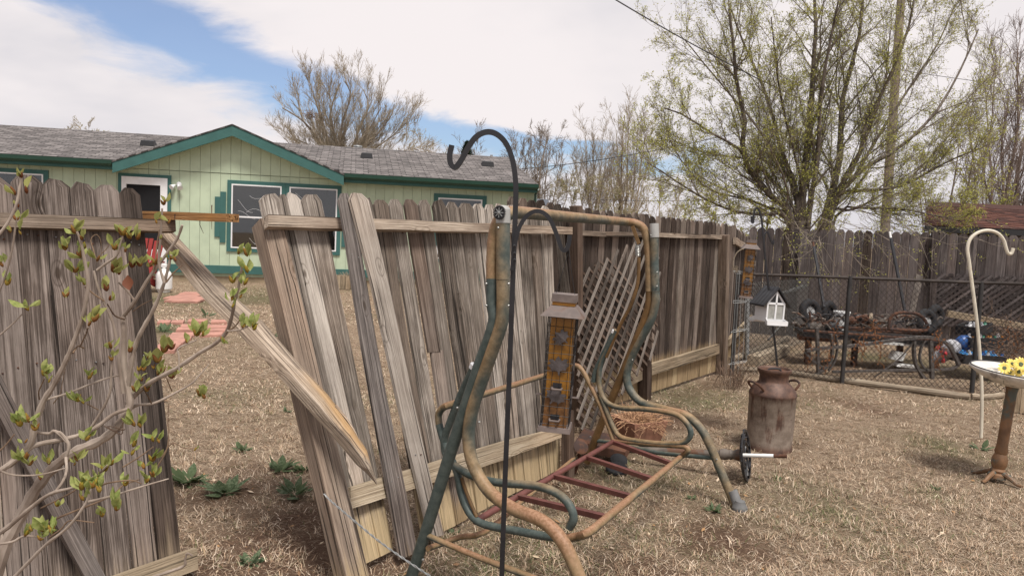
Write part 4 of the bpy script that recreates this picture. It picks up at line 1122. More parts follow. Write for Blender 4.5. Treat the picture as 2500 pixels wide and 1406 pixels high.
Fr = [nl(1378, 1312), nl(1411, 1309), nl(1444, 1294), ]
Fe = [fl(1660, 1117), fl(1679, 1101), fl(1676, 1092), fl(1660, 1088), fl(1600, 1084), fl(1545, 1079), fl(1498, 1075)]
stube(Fr + [Fr[-1].lerp(Fe[0], t) for t in (.2, .4, .6, .8)] + Fe, r2, M['sw_r'], 'seat_rail')
Bt = [nl(1072, 1036), nl(1071, 1012), nl(1082, 995), nl(1105, 986, )]
Bf = [fl(1385, 899), fl(1406, 892), fl(1420, 902), fl(1436, 930), fl(1462, 982), fl(1484, 1036), fl(1498, 1074)]
stube(Bt + [Bt[-1].lerp(Bf[0], t) for t in (.2, .4, .6, .8)] + Bf, r2 * .95, M['sw_r'], 'back_rail')
stube([fl(1505, 806), fl(1490, 836), fl(1468, 885), fl(1462, 925), fl(1468, 960), fl(1486, 985), fl(1520, 996), fl(1570, 998), fl(1620, 1004), fl(1656, 1014), fl(1680, 1038), fl(1686, 1062), fl(1668, 1080), fl(1628, 1083), fl(1560, 1077), fl(1515, 1066), fl(1496, 1040), fl(1478, 995), fl(1466, 962)], r2, M['sw_m'], 'armrest')
stube([fl(1499, 812), fl(1480, 850), fl(1454, 905), fl(1449, 932)], r2, M['sw_g'], 'armrest_post', 4)
mb = MB(); mb.tube([fl(1498, 813), fl(1501, 807)], r2 * 1.03, 12); mb.build('armrest_cap', M['white'], swing)
# seat back rail and slats
ba, bb_ = nl(1160, 1272), fl(1498, 1077)
stube([ba, ba.lerp(bb_, .33), ba.lerp(bb_, .66), bb_], r2 * .9, M['maroon'], 'seat_back_rail', 2)
fa, fb = Fr[-1], Fe[0]
for t0, t1 in ((.10, .035), (.335, .265), (.60, .51), (.86, .79)):
    p, q = ba.lerp(bb_, t0 + .13), fa.lerp(fb, t1 + .08)
    mb = MB(); d = (q - p).normalized(); u = d.cross(UP).normalized(); mb.beam(p, q, u * .015, d.cross(u) * .011, n=2); mb.build('seat_slat', M['maroon'], swing)
# stretchers
stube([sl(1037, 1304), sl(1140, 1348), sl(1237, 1386), sl(1330, 1420), sl(1440, 1465)], .0125, M['sw_m'], 'stretcher', 2)
a, b = sl(1045, 1338), sr(1424, 1100)
stube([a, sl(1080, 1326, .1), sl(1125, 1310, .16)] + [sl(1185, 1297, .25).lerp(b, t) for t in (0, .3, .6)] + [b], .0125, M['sw_r'], 'stretcher', 3)
stube([sr(1452, 1075), sr(1500, 1080), sr(1545, 1090), sr(1600, 1104), sr(1680, 1112), sr(1750, 1118)], .0135, M['sw_g'], 'stretcher', 3)
stube([nl(1127, 1165), nl(1140, 1205), nl(1164, 1262)], .008, M['sw_b'], 'brace', 2)
# hanger, spring
mb = MB(); pts = [fl(1560, 628), fl(1557, 690), fl(1540, 745), fl(1516, 790), fl(1494, 840), fl(1480, 872)]
P = spline([Vector(p) for p in pts], 4); mb.tube(P, .011, 8); mb.build('hanger_strap', M['sw_b'], swing, smooth=True)
mb = MB(); sp0, sp1 = fl(1557, 598), fl(1558, 624); hx = []
for i in range(7 * 12):
    f = i / (7 * 12 - 1); an = i / 12 * 2 * math.pi; c = sp0.lerp(sp1, f); hx.append(c + Vector((math.cos(an), math.sin(an), 0)) * .0145)
mb.tube(hx, .0032, 6); mb.tube([fl(1556, 600), fl(1552, 594), fl(1548, 580)], .003, 6); mb.build('spring', M['bolt'], swing, smooth=True)
mb = MB(); a, b = fl(1544, 552), fl(1560, 596); d = (b - a).normalized(); mb.beam(a, b, d.cross(SVn).normalized() * .011, SVn * .003); mb.build('hanger_bracket', M['sw_b'], swing)
for p in (sl(1225, 557), sl(1196, 692), sl(1196, 745), sl(1250, 692), sl(1250, 745), sl(1178, 1027), sl(1041, 1360), sl(1125, 992), sr(1607, 664), sr(1607, 698), sr(1592, 575), sr(1752, 1118), sr(1445, 1064), fl(1452, 974), sr(1547, 877)):
    mb = MB(); q = p - SVn * .026; mb.lathe([(.0048, -.004), (.0048, .003), (.0025, .005)], q, 8, -SVn); mb.build('bolt', M['bolt'], swing)

# ================================================================= shepherd hooks
def bar_thing(root, pts, half, mat, name, k=8, r_end=None):
    mb = MB(); mb.tube([Vector(p) for p in pts], half if r_end is None else (lambda t: half + (r_end - half) * t), 4, k, square=True)
    return mb.build(name, mat, root)
YH = 2.28
hk = thing('black_shepherd_hook', 'tall black double shepherd hook in the foreground carrying the near feeder', 'shepherd hook', G(1216, 1800))
def h1(px, py, dy=0.0): return D(px, py, YH + dy)
pole = [h1(1212, 1815), h1(1222, 1500), h1(1232, 1200), h1(1244, 900), h1(1252, 680), h1(1258, 520), h1(1259, 450), h1(1252, 395), h1(1236, 352), h1(1212, 328), h1(1187, 323), h1(1162, 335), h1(1142, 362), h1(1127, 390), h1(1112, 409), h1(1101, 401), h1(1098, 380), h1(1103, 355)]
bar_thing(hk, pole, .0078, M['black_metal'], 'pole')
bar_thing(hk, [h1(1250, 660, -.012), h1(1256, 605, -.014), h1(1268, 555, -.014), h1(1290, 524, -.014), h1(1316, 516, -.014), h1(1340, 532, -.014), h1(1358, 570, -.014), h1(1370, 605, -.014), h1(1380, 611, -.014), h1(1388, 597, -.014), h1(1391, 574, -.014)], .0062, M['black_metal'], 'side_hook')
for y in (600, 618, 634): 
    mb = MB(); mb.ball(h1(1256, y, -.025), .004, 8); mb.build('weld', M['black_metal'], hk)

# ================================================================= bird feeders
M['amber'] = plain_mat('amber_plastic', (0.235, 0.105, 0.014), 0.3, 0.18, 5, spec=0.5)
M['seed'] = plain_mat('brown_seed', (0.14, 0.062, 0.018), 0.55, 0.3, 60)
M['bronze'] = plain_mat('brown_metal', (0.145, 0.115, 0.105), 0.6, 0.25, 20, spec=0.3, stain=(0.11, 0.06, 0.04), stain_amt=0.25)
M['leafmetal'] = plain_mat('dark_leaf_metal', (0.06, 0.05, 0.05), 0.5, 0.3, 25, bmp=0.4, bscale=90)
def make_feeder(label, loc):
    """local axes: x right, z up, y away; origin at the top hanging point"""
    t = thing('bird_feeder', label, 'bird feeder', loc, 'tall amber bird feeders')
    def P(x, y, z): return Vector(loc) + Vector((x, y, z))
    H0, H1 = -.134, -.505      # body top / bottom below the hook
    w0, w1 = .036, .038
    seedz = H1 + .10
    def prism(za, zb, wa, wb, mat, name):
        mb = MB(); v = [P(sx * w, sy * w, z) for z, w in ((za, wa), (zb, wb)) for sx, sy in ((-1, -1), (1, -1), (1, 1), (-1, 1))]
        mb.add(v, [(3, 2, 1, 0), (4, 5, 6, 7)] + [(i, (i + 1) % 4, 4 + (i + 1) % 4, 4 + i) for i in range(4)]); return mb.build(name, mat, t)
    prism(seedz, H0, w0 * .99, w0 * .97, M['amber'], 'tube')
    prism(H1, seedz, w1 * .99, w0 * .99, M['seed'], 'seed_fill')
    rz_ = -.10
    prism(-.134, rz_, .068, .040, M['bronze'], 'roof')
    prism(-.098, -.087, .036, .036, M['amber'], 'neck'); prism(-.087, -.062, .039, .038, M['bronze'], 'cap')
    prism(H1 - .016, H1, .052, .05, M['bronze'], 'tray')
    mb = MB(); c = w1 + .006
    zs = np.linspace(H1 + .01, H0 - .004, 13)
    for z in zs: mb.tube([P(-c, -c, z), P(c, -c, z), P(c, c, z), P(-c, c, z), P(-c, -c, z)], .0009, 4)
    for k in range(4):
        an = k * math.pi / 2
        for x in (-c, -.018, .006, .03):
            a = Matrix.Rotation(an, 3, 'Z') @ Vector((x, -c, 0)); mb.tube([P(a.x, a.y, H1), P(a.x, a.y, H0)], .0009, 4)
    mb.build('wire_cage', M['black_metal'], t)
    # hanging wires
    mb = MB()
    for sx in (-1, 1): mb.tube([P(sx * .03, 0, -.062), P(sx * .016, 0, 0), P(0, 0, .084)], .0009, 4)
    mb.build('hanger_wire', M['black_metal'], t)
    # maple leaves
    prof = [(0, 1.0), (.20, .72), (.30, .52), (.58, .72), (.86, .60), (.66, .30), (.98, .10), (.72, -.10), (.62, -.40), (.36, -.34), (.10, -.44), (.05, -.80)]
    out = prof + [(-x, y) for x, y in reversed(prof[1:])]
    for k, (lx, lz, rr, ro) in enumerate(((.004, -.205, .030, .9), (.0, -.30, .036, .1), (-.004, -.402, .036, -.5))):
        for side in (0, 1):
            mb = MB(); ca, sa = math.cos(ro), math.sin(ro); yy = -(w1 + .009); v = []
            def loc2(x, z, y): 
                q = Vector((lx + (x * ca - z * sa) * rr, y, lz + (x * sa + z * ca) * rr))
                if side: q = Matrix.Rotation(math.pi / 2, 3, 'Z') @ q
                return P(*q)
            n = len(out)
            v = [loc2(x, z, yy + .004 * abs(x)) for x, z in out] + [loc2(0, .05, yy - .0006)] + [loc2(x, z, yy + .002 + .004 * abs(x)) for x, z in out]
            f = [(i, (i + 1) % n, n) for i in range(n)] + [(i, i + n + 1, (i + 1) % n + n + 1, (i + 1) % n) for i in range(n)]
            mb.add(v, f); mb.build('metal_leaf', M['leafmetal'], t)
    for z in (-.372, -.478):
        mb = MB(); mb.tube([P(-.016, -w1 - .003, z), P(-.014, -w1 - .02, z - .002), P(.014, -w1 - .02, z - .002), P(.016, -w1 - .003, z)], .0035, 6); mb.build('perch', M['bronze'], t)
        mb = MB(); mb.box(P(0, -w1 - .001, z + .008), (.014, 0, 0), (0, .003, 0), (0, 0, .008)); mb.build('port', M['black_metal'], t)
    for sx in (-1, 1):
        mb = MB(); mb.tube([P(sx * w1, -.006, -.408), P(sx * (w1 + .03), -.006, -.408), P(sx * (w1 + .03), .006, -.408), P(sx * w1, .006, -.408)], .002, 6); mb.build('perch', M['bronze'], t)
    return t
fd = make_feeder('large amber tube feeder with metal maple leaves on the foreground hook', h1(1384, 672, -.014))
fd.rotation_euler = (0, R(1.6), R(-9)); fd.scale = (.95, .95, .90)
# the same kind of feeder farther off
def copy_tree(o, parent=None):
    c = o.copy(); COL.objects.link(c)
    if parent is not None: c.parent = parent
    for ch_ in list(o.children): copy_tree(ch_, c)
    return c
YF = 5.85
fd2 = copy_tree(fd); fd2.location = D(1837, 566, YF); fd2.rotation_euler = (0, R(2.5), R(-10)); fd2.scale = (1.0, 1.0, .98)
fd2['label'] = 'distant amber tube feeder hanging above the white birdhouse'
# second hook
hk2 = thing('leaning_black_hook', 'thin black double hook leaning behind the milk can, carrying feeder and birdhouse', 'shepherd hook', D(1906, 1060, YF))
def h2(px, py): return D(px, py, YF)
bar_thing(hk2, [h2(1908, 1075), h2(1898, 900), h2(1886, 790), h2(1876, 700), h2(1868, 630), h2(1863, 570), h2(1858, 530), h2(1850, 509), h2(1843, 512), h2(1840, 528), h2(1839, 543), h2(1835, 541), h2(1835, 528)], .0065, M['black_metal'], 'pole', 6)
bar_thing(hk2, [h2(1866, 612), h2(1865, 590), h2(1868, 572), h2(1873, 566), h2(1878, 576), h2(1884, 592), h2(1887, 596), h2(1889, 586)], .0055, M['black_metal'], 'side_hook', 6)
# ---- white birdhouse feeder
M['grey_window'] = plain_mat('grey_plastic_window', (0.30, 0.30, 0.28), 0.35, 0.2, 20)
M['roofblack'] = plain_mat('black_corrugated_roof', (0.022, 0.022, 0.025), 0.45, 0.15, 20)
bh = thing('birdhouse_feeder', 'white chapel-shaped birdhouse feeder with black roof and cross-barred window', 'birdhouse', D(1878, 790, YF))
bo = D(1876, 783, YF)
RB = Matrix.Rotation(R(14), 3, 'Z') @ Matrix.Rotation(R(2), 3, 'Y')
def bp(x, y, z): return bo + RB @ Vector((x, y, z))
w, dp, hw_, hpk = .078, .075, .15, .245
def bpoly(vs, fs_, mat, name): mb = MB(); mb.add([bp(*v) for v in vs], fs_); return mb.build(name, mat, bh)
v = [(-w, -dp, 0), (w, -dp, 0), (w, -dp, hw_), (0, -dp, hpk), (-w, -dp, hw_)]; v += [(x, dp, z) for x, y, z in v]
bpoly(v, [(0, 1, 2, 3, 4), (9, 8, 7, 6, 5), (0, 5, 6, 1), (1, 6, 7, 2), (0, 4, 9, 5)], M['white'], 'body')
for sg in (-1, 1):
    n = 9; mb = MB(); vv = []
    for i in range(n + 1):
        y = -dp - .028 + (2 * dp + .05) * i / n; o = .003 * (i % 2)
        vv += [bp(0, y, hpk + .024 + o), bp(sg * (w + .04), y, hw_ - .026 + o), bp(0, y, hpk + .012), bp(sg * (w + .04), y, hw_ - .036)]
    ff = []
    for i in range(n):
        a = 4 * i; ff += [(a, a + 1, a + 5, a + 4), (a + 2, a + 6, a + 7, a + 3), (a + 1, a + 3, a + 7, a + 5)]
    ff += [(0, 2, 3, 1), (4 * n, 4 * n + 1, 4 * n + 3, 4 * n + 2)]
    mb.add(vv, ff); mb.build('roof_sheet', M['roofblack'], bh)
yf = -dp - .002
for x0, x1 in ((-w + .014, -.008), (.008, w - .014)):
    bpoly([(x0, yf, .022), (x1, yf, .022), (x1, yf, .134), (x0, yf, .134), (x0, yf - .001, .022), (x1, yf - .001, .022), (x1, yf - .001, .134), (x0, yf - .001, .134)], [(4, 5, 6, 7), (0, 3, 2, 1)], M['grey_window'], 'window_pane')
    sx = -1 if x0 < 0 else 1
    bpoly([(sx * .008, yf, .15), (sx * (w - .026), yf, .152), (sx * .008, yf, .212), (sx * .008, yf - .001, .15), (sx * (w - .026), yf - .001, .152), (sx * .008, yf - .001, .212)], [(3, 4, 5), (0, 2, 1)], M['vent'], 'gable_pane')
def bbox(x0, x1, y0, y1, z0, z1, mat, name):
    mb = MB(); mb.box(bp((x0 + x1) / 2, (y0 + y1) / 2, (z0 + z1) / 2), RB @ Vector(((x1 - x0) / 2, 0, 0)), RB @ Vector((0, (y1 - y0) / 2, 0)), RB @ Vector((0, 0, (z1 - z0) / 2))); mb.build(name, mat, bh)
for x0, x1, z0, z1 in ((-w, -w + .013, .012, .148), (w - .013, w, .012, .148), (-.007, .007, .012, .225), (-w + .013, w - .013, .134, .149), (-w + .013, w - .013, .008, .022)):
    bbox(x0, x1, yf - .007, yf, z0, z1, M['white'], 'muntin')
for sg in (-1, 1):
    yb = sg * dp
    bpoly([(-w, yb, .0), (w, yb, .0), (w * 1.15, yb + sg * .05, -.012), (-w * 1.15, yb + sg * .05, -.012), (-w, yb, -.014), (w, yb, -.014), (w * 1.15, yb + sg * .05, -.022), (-w * 1.15, yb + sg * .05, -.022)],
          [(0, 1, 2, 3), (7, 6, 5, 4), (0, 4, 5, 1), (1, 5, 6, 2), (2, 6, 7, 3), (3, 7, 4, 0)], M['white'], 'tray')
    bbox(-w * 1.15, w * 1.15, yb + sg * .046 - .003, yb + sg * .046 + .003, -.02, .012, M['white'], 'tray_lip')
    for sx in (-1, 1): bpoly([(sx * w, yb, .03), (sx * w * 1.15, yb + sg * .05, .008), (sx * w * 1.15, yb + sg * .05, -.02), (sx * w, yb, -.012), (sx * (w - .004), yb, .03), (sx * (w - .004) * 1.15, yb + sg * .05, .008), (sx * (w - .004) * 1.15, yb + sg * .05, -.02), (sx * (w - .004), yb, -.012)], [(0, 1, 2, 3), (7, 6, 5, 4), (0, 4, 5, 1), (3, 2, 6, 7), (1, 5, 6, 2)], M['white'], 'tray_side')
    bbox(-w * .9, w * .9, min(yb + sg * .012, yb + sg * .04), max(yb + sg * .012, yb + sg * .04), -.006, -.001, M['vent'], 'tray_slot')
mb = MB(); mb.tube([bp(0, 0, hpk + .02), h2(1886, 640), h2(1887, 597)], .001, 4); mb.build('hanger_wire', M['black_metal'], bh)
# ---- cream hook
YC = G(2395, 1064).y
hk3 = thing('cream_shepherd_hook', 'slender cream-painted shepherd hook, empty, behind the birdbath', 'shepherd hook', G(2395, 1064))
def h3(px, py): return D(px, py, YC)
mb = MB(); mb.tube([h3(2395, 1068), h3(2397, 1000), h3(2396, 930), h3(2391, 850), h3(2383, 770), h3(2374, 700), h3(2366, 640), h3(2362, 606), h3(2370, 582), h3(2390, 567), h3(2414, 563), h3(2436, 570), h3(2450, 586), h3(2456, 606), h3(2461, 618), h3(2469, 619), h3(2474, 606)], .0135, 8, 6); mb.build('pole', M['cream'], hk3, smooth=True)

# ================================================================= milk can
def can_mat():
    m, t, bs = new_mat('rusted_milk_can_steel')
    g = attr(t, 'gr').outputs['Vector']; z = t.n('ShaderNodeSeparateXYZ', ins={0: t.n('ShaderNodeTexCoord').outputs['Object']}).outputs[2]
    n1 = t.noise(t.vscale(g, (14, 14, 3.0)), 1, 5, 0.65); n2 = t.noise(g, 16, 6, 0.7); n3 = t.noise(g, 70, 4, 0.6)
    body = t.mix(t.mr(n2, .3, .7), (0.15, 0.115, 0.09), (0.26, 0.21, 0.17))
    rust = t.mix(t.mr(n2, .35, .7), (0.06, 0.032, 0.024), (0.145, 0.078, 0.053))
    edge = t.math('ADD', t.math('ADD', t.mr(z, .36, .43), t.mr(z, .07, .01)), t.mr(n1, .50, .64))
    c = t.mix(t.math('MINIMUM', edge, 1.0), body, rust)
    c = t.mix(t.mr(n3, .63, .7), c, (0.09, 0.05, 0.035))
    lk(t, c, bs.inputs['Base Color']); bs.inputs['Roughness'].default_value = .6; bs.inputs['Metallic'].default_value = .15
    bump(t, bs, n3, .15, .003); return m
M['can'] = can_mat()
mc = G(1877, 1094); mc.z = 0
can = thing('milk_can', 'rusty old milk can standing on the dry grass', 'milk can', mc)
mb = MB(); mb.lathe([(.160, -.02), (.164, .0), (.164, .012), (.161, .02), (.166, .2), (.168, .405), (.171, .41), (.171, .42), (.166, .43), (.158, .45), (.13, .485), (.108, .505), (.104, .515), (.104, .56), (.118, .578), (.123, .59), (.121, .602), (.112, .604), (.104, .595), (.10, .57), (.10, .5)], mc, 40, cap=False); mb.build('body', M['can'], can, origin=mc, smooth=True)
mb = MB(); mb.lathe([(.01, .585), (.06, .583), (.103, .588)], mc, 30, cap=False)
mb.build('lid', M['rust'], can, smooth=True)
mb = MB(); mb.tube([mc + Vector((-.05, 0, .586)), mc + Vector((-.03, 0, .60)), mc + Vector((.03, 0, .60)), mc + Vector((.05, 0, .586))], .007, 8, 4); mb.build('lid_handle', M['black_metal'], can, smooth=True)
for an, nm in ((R(200), 0), (R(15), 1), ):
    d = Vector((math.cos(an), math.sin(an), 0)); s_ = Vector((-d.y, d.x, 0)); mb = MB()
    mb.tube([mc + d * .14 + s_ * .07 + UP * .455, mc + d * .178 + s_ * .06 + UP * .495, mc + d * .192 + UP * .51, mc + d * .178 - s_ * .06 + UP * .495, mc + d * .14 - s_ * .07 + UP * .455], .009, 8, 5); mb.build('handle', M['rust'], can, smooth=True)

# ================================================================= birdbath with flowers
M['bath_post'] = plain_mat('bronzed_pedestal', (0.16, 0.085, 0.042), 0.55, 0.35, 9, stain=(0.09, 0.10, 0.085), stain_amt=0.45, bmp=0.2)
M['bath_white'] = plain_mat('chalky_white_bowl', (0.60, 0.57, 0.52), 0.85, 0.2, 12, stain=(0.22, 0.20, 0.18), stain_amt=0.2, bmp=0.3)
bb0 = G(2432, 1172); bb0.z = 0; lean = Vector((.075, 0, 1)).normalized()
bath = thing('birdbath', 'birdbath with chipped white bowl on a bronzed pedestal at right edge', 'birdbath', bb0)
mb = MB(); mb.lathe([(.058, .02), (.055, .045), (.040, .055), (.046, .07), (.038, .085), (.048, .11), (.049, .15), (.040, .175), (.036, .185), (.041, .20), (.034, .24), (.033, .6), (.036, .625), (.04, .645), (.05, .66)], bb0, 24, lean); mb.build('pedestal', M['bath_post'], bath, smooth=True)
for k in range(4):
    an = k * math.pi / 2 + .5; d = Vector((math.cos(an), math.sin(an), 0)); mb = MB()
    mb.tube([bb0 + d * .03 + UP * .06, bb0 + d * .09 + UP * .035, bb0 + d * .13 + UP * .012, bb0 + d * .165 + UP * .008], lambda t: .017 - .008 * t, 8, 3); mb.build('claw_foot', M['bath_post'], bath, smooth=True)
bc = bb0 + lean * .65; bax = Vector((.055, -.06, 1)).normalized()
mb = MB(); mb.lathe([(.06, 0), (.14, .022), (.22, .055), (.262, .085), (.268, .10), (.262, .108), (.252, .104), (.2, .078), (.1, .055), (.01, .05)], bc, 48, bax); mb.build('bowl', M['bath_white'], bath, smooth=True)
M['rimdark'] = plain_mat('dark_flaked_rim', (0.03, 0.03, 0.035), 0.7, 0.4, 30)
mb = MB(); mb.lathe([(.256, .1075), (.262, .1125), (.266, .107), (.262, .104)], bc, 48, bax, cap=False); mb.build('rim_band', M['rimdark'], bath)
M['petal'] = plain_mat('yellow_petal', (0.72, 0.55, 0.13), 0.6, 0.15, 30); M['disc'] = plain_mat('green_flower_disc', (0.09, 0.11, 0.06), 0.8, 0.4, 80)
fl_ = thing('yellow_daisies', 'bunch of yellow artificial daisies lying in the birdbath bowl', 'flowers', bc + Vector((.1, 0, .1)))
for px, py, ang, r in ((2452, 898, (-.2, -1, .35), .042), (2471, 888, (.1, -.8, .6), .040), (2492, 889, (.0, -1, .35), .050), (2487, 907, (.15, -1, -.05), .044), (2519, 893, (.3, -1, .3), .046), (2466, 909, (-.35, -.6, .4), .032), (2508, 908, (.1, -1, .1), .042)):
    c = D(px, py, bc.y - .03 + random.uniform(0, .06)); ax = Vector(ang).normalized(); u = ax.cross(UP).normalized(); w_ = ax.cross(u)
    n = 13
    fh = None
    mb = MB(); mb.lathe([(.001, -.004), (r * .30, .0), (r * .28, .006), (r * .1, .009)], c, 12, ax); fh = mb.build('flower', M['disc'], fl_, smooth=True)
    for k in range(n):
        an = 2 * math.pi * k / n + random.uniform(-.1, .1); d = u * math.cos(an) + w_ * math.sin(an); s_ = ax.cross(d)
        mb = MB(); v = [c + d * r * .25 - s_ * r * .07, c + d * r * .25 + s_ * r * .07, c + d * r * .68 + s_ * r * .19 + ax * r * .10, c + d * r * .68 - s_ * r * .19 + ax * r * .10, c + d * r * 1.0 + s_ * r * .07 - ax * r * .02, c + d * r * 1.0 - s_ * r * .07 - ax * r * .02]
        mb.add(v, [(0, 1, 2, 3), (3, 2, 4, 5)]); mb.build('petal', M['petal'], fh)
for k in range(7):
    mb = MB(); p = D(2450 + k * 11, 915, bc.y + random.uniform(-.05, .08)); mb.tube([p, p + Vector((random.uniform(-.03, .06), .02, -.02)), p + Vector((random.uniform(-.06, .1), .05, -.045))], .002, 4); mb.build('stem', M['disc'], fl_)
mb = MB(); mb.tube([D(2453, 905, bc.y - .1), D(2450, 935, bc.y - .18)], .0015, 4); mb.build('stem', M['disc'], fl_)

# ================================================================= grey lattice leaning on the standing fence
lp = thing('grey_lattice_panel', 'broken grey diamond lattice leaning askew against the fence behind the swing', 'lattice', c_pl(1500, 1010, .25))
poly = [(1412, 672), (1551, 586), (1608, 594), (1613, 700), (1603, 866), (1560, 915), (1434, 1066), (1408, 1046)]
def clipline(a, b):
    """segment of the line a-b inside poly (convex)"""
    t0, t1 = -1e9, 1e9; dx, dy = b[0] - a[0], b[1] - a[1]
    for i in range(len(poly)):
        p, q = poly[i], poly[(i + 1) % len(poly)]; nx, ny = -(q[1] - p[1]), q[0] - p[0]
        num = nx * (p[0] - a[0]) + ny * (p[1] - a[1]); den = nx * dx + ny * dy
        if abs(den) < 1e-9: continue
        t = num / den
        if den > 0: t0 = max(t0, t)
        else: t1 = min(t1, t)
    return (t0, t1) if t1 > t0 else None
LPN = (CN + UP * .12).normalized()
def lp_(px, py, off): return PL(px, py, C0 + CN * (.10 + off) + UP * .9, LPN)
def slat(a, b, off, w, mat):
    c = clipline(a, b)
    if not c: return
    t0, t1 = c[0] + random.uniform(-.01, .02), c[1] + random.uniform(-.03, .0)
    p = lp_(a[0] + (b[0] - a[0]) * t0, a[1] + (b[1] - a[1]) * t0, off); q = lp_(a[0] + (b[0] - a[0]) * t1, a[1] + (b[1] - a[1]) * t1, off)
    if (q - p).length < .06: return
    d = (q - p).normalized(); wv = d.cross(LPN).normalized() * w
    mb = MB(); mb.beam(p, q, wv, LPN * .005, n=3, jit=.001); mb.build('slat', mat, lp)
for i in range(17):
    x = 1421 + i * 18.0; sl_ = np.interp(x, [1420, 1560, 1720], [-.40, -.36, -.20])
    slat((x, 700), (x + sl_ * 300, 1000), .012, .0125, M['slat'])
for i in range(22):
    y = 540 + i * 25; slat((1400, y), (1500, y + 112), .0, .012, M['postdark'])

# ================================================================= pot of dead grass, fallen stand, bits
M['terracotta'] = plain_mat('terracotta', (0.27, 0.135, 0.09), 0.85, 0.2, 12); M['straw'] = plain_mat('dead_grass_stem', (0.42, 0.25, 0.145), 0.9, 0.4, 40)
pp = G(1556, 1074); pp.z = 0
pot = thing('terracotta_pot', 'square terracotta pot overflowing with dead curly grass by the fence post', 'flower pot', pp)
v = [Vector((sx * w, sy * w, z)) for z, w in ((0, .12), (.14, .15), (.17, .155), (.17, .14), (.12, .135)) for sx, sy in ((-1, -1), (1, -1), (1, 1), (-1, 1))]
mb = MB(); mb.add([pp + Matrix.Rotation(.5, 3, 'Z') @ q for q in v], [(3, 2, 1, 0), (16, 17, 18, 19)] + [(4 * r_ + i, 4 * r_ + (i + 1) % 4, 4 * r_ + 4 + (i + 1) % 4, 4 * r_ + 4 + i) for r_ in range(4) for i in range(4)]); mb.build('pot', M['terracotta'], pot)
mb = MB()
for k in range(330):
    a = random.uniform(0, 6.28); r0 = random.uniform(0, .12); p = pp + Vector((math.cos(a) * r0, math.sin(a) * r0, .13)); pts = [p]; d = Vector((math.cos(a) * .7, math.sin(a) * .7, random.uniform(.5, 1.3))).normalized()
    for j in range(5):
        d = (d + Vector((random.gauss(0, .35), random.gauss(0, .35), random.gauss(-.22, .25)))).normalized(); p = p + d * random.uniform(.02, .05); pts.append(p)
    mb.tube(pts, .0018, 3, cap=False)
mb.build('dead_grass', M['straw'], pot)
# fallen pedestal stand lying on its side
M['stand'] = plain_mat('grey_brown_stand', (0.12, 0.10, 0.085), 0.6, 0.3, 12, stain=(0.12, 0.06, 0.035), stain_amt=0.3)
fp = thing('fallen_stand', 'grey pedestal stand with scrolled iron base lying on its side near the milk can', 'stand', G(1830, 1182))
YS = G(1832, 1182).y + .0
def fsx(px, py, dy=0.0): return D(px, py, YS + .12 + dy)
a, b = fsx(1480, 1094, .40), fsx(1756, 1108, .05); ax = (b - a).normalized()
mb = MB(); mb.tube([a, b], .024, 14); mb.build('shaft', M['stand'], fp, smooth=True)
mb = MB(); mb.lathe([(.024, 0), (.034, .01), (.037, .04), (.030, .06), (.034, .075), (.027, .09), (.036, .11), (.04, .135)], b, 18, ax); mb.build('collar', M['stand'], fp, smooth=True)
c2 = b + ax * .135; ax2 = (ax + Vector((0, .03, .02))).normalized()
u = ax2.cross(UP).normalized(); w_ = ax2.cross(u); RD = .167
mb = MB(); mb.lathe([(.04, 0), (.08, .012), (.085, .018), (.08, .02), (.04, .012)], c2, 24, ax2, cap=False); mb.lathe([(RD - .016, .028), (RD, .034), (RD, .042), (RD - .016, .04)], c2, 40, ax2, cap=False); st_ = mb.build('base_ring', M['black_metal'], fp, smooth=True)
for k in range(12):
    an = 2 * math.pi * k / 12; mb = MB(); pts = []
    for j in range(9):
        f = j / 8; rr = .075 + (RD - .08) * f; aa = an + .32 * math.sin(f * math.pi * 2); d = u * math.cos(aa) + w_ * math.sin(aa); pts.append(c2 + d * rr + ax2 * (.014 + .02 * f))
    mb.tube(pts, .009, 6); mb.build('scroll', M['black_metal'], fp, smooth=True)
mb = MB(); mb.tube([c2, c2 + ax2 * .205], .0125, 10); mb.build('spike', M['white_metal'], fp, smooth=True)
mb = MB(); mb.tube([c2 + ax2 * .205, c2 + ax2 * .285], .0127, 10); mb.build('rusty_tip', M['rust'], fp, smooth=True)
# dark shovel-like disc and bowls under the swing
ds = thing('rusty_disc_marker', 'small rusty oval disc on a stake at the foot of the fence', 'disc', D(1420, 1130, 4.85))
mb = MB(); dc = D(1418, 1090, 4.75); mb.lathe([(.001, -.004), (.045, -.002), (.05, .004), (.03, .012), (.001, .015)], dc, 20, (.25, -.75, .5)); mb.build('disc', M['rust'], ds, smooth=True)
mb = MB(); mb.tube([dc + Vector((0, .01, 0)), D(1408, 1140, 4.85), D(1398, 1165, 4.85)], .012, 8); mb.build('stake', M['rust'], ds)
for k, (px, py, r, lb) in enumerate(((1506, 1140, .075, 'black upturned plastic dish on the grass under the swing seat'), (1510, 1127, .06, 'smaller black dish tipped against the upturned one under the swing'))):
    p = G(px, py + 6); dd = thing('plastic_dish', lb, 'dish', p); mb = MB(); mb.lathe([(r, 0), (r * .95, .012), (r * .6, .028), (.002, .03)], p + UP * (.005 + k * .02), 20, (0, -.25 - .3 * k, 1)); mb.build('dish', M['black_rubber'], dd, smooth=True)
pl_ = thing('brown_tray', 'reddish-brown plastic tray propped between fence and swing leg', 'tray', D(1470, 1075, 5.2))
mb = MB(); a = D(1415, 1070, 5.25); b = D(1535, 1098, 5.1); d = (b - a) / 2; mb.box((a + b) / 2, d, Vector((-d.y, d.x, .05)).normalized() * .09, UP * .03); mb.build('tray', M['rust'], pl_)

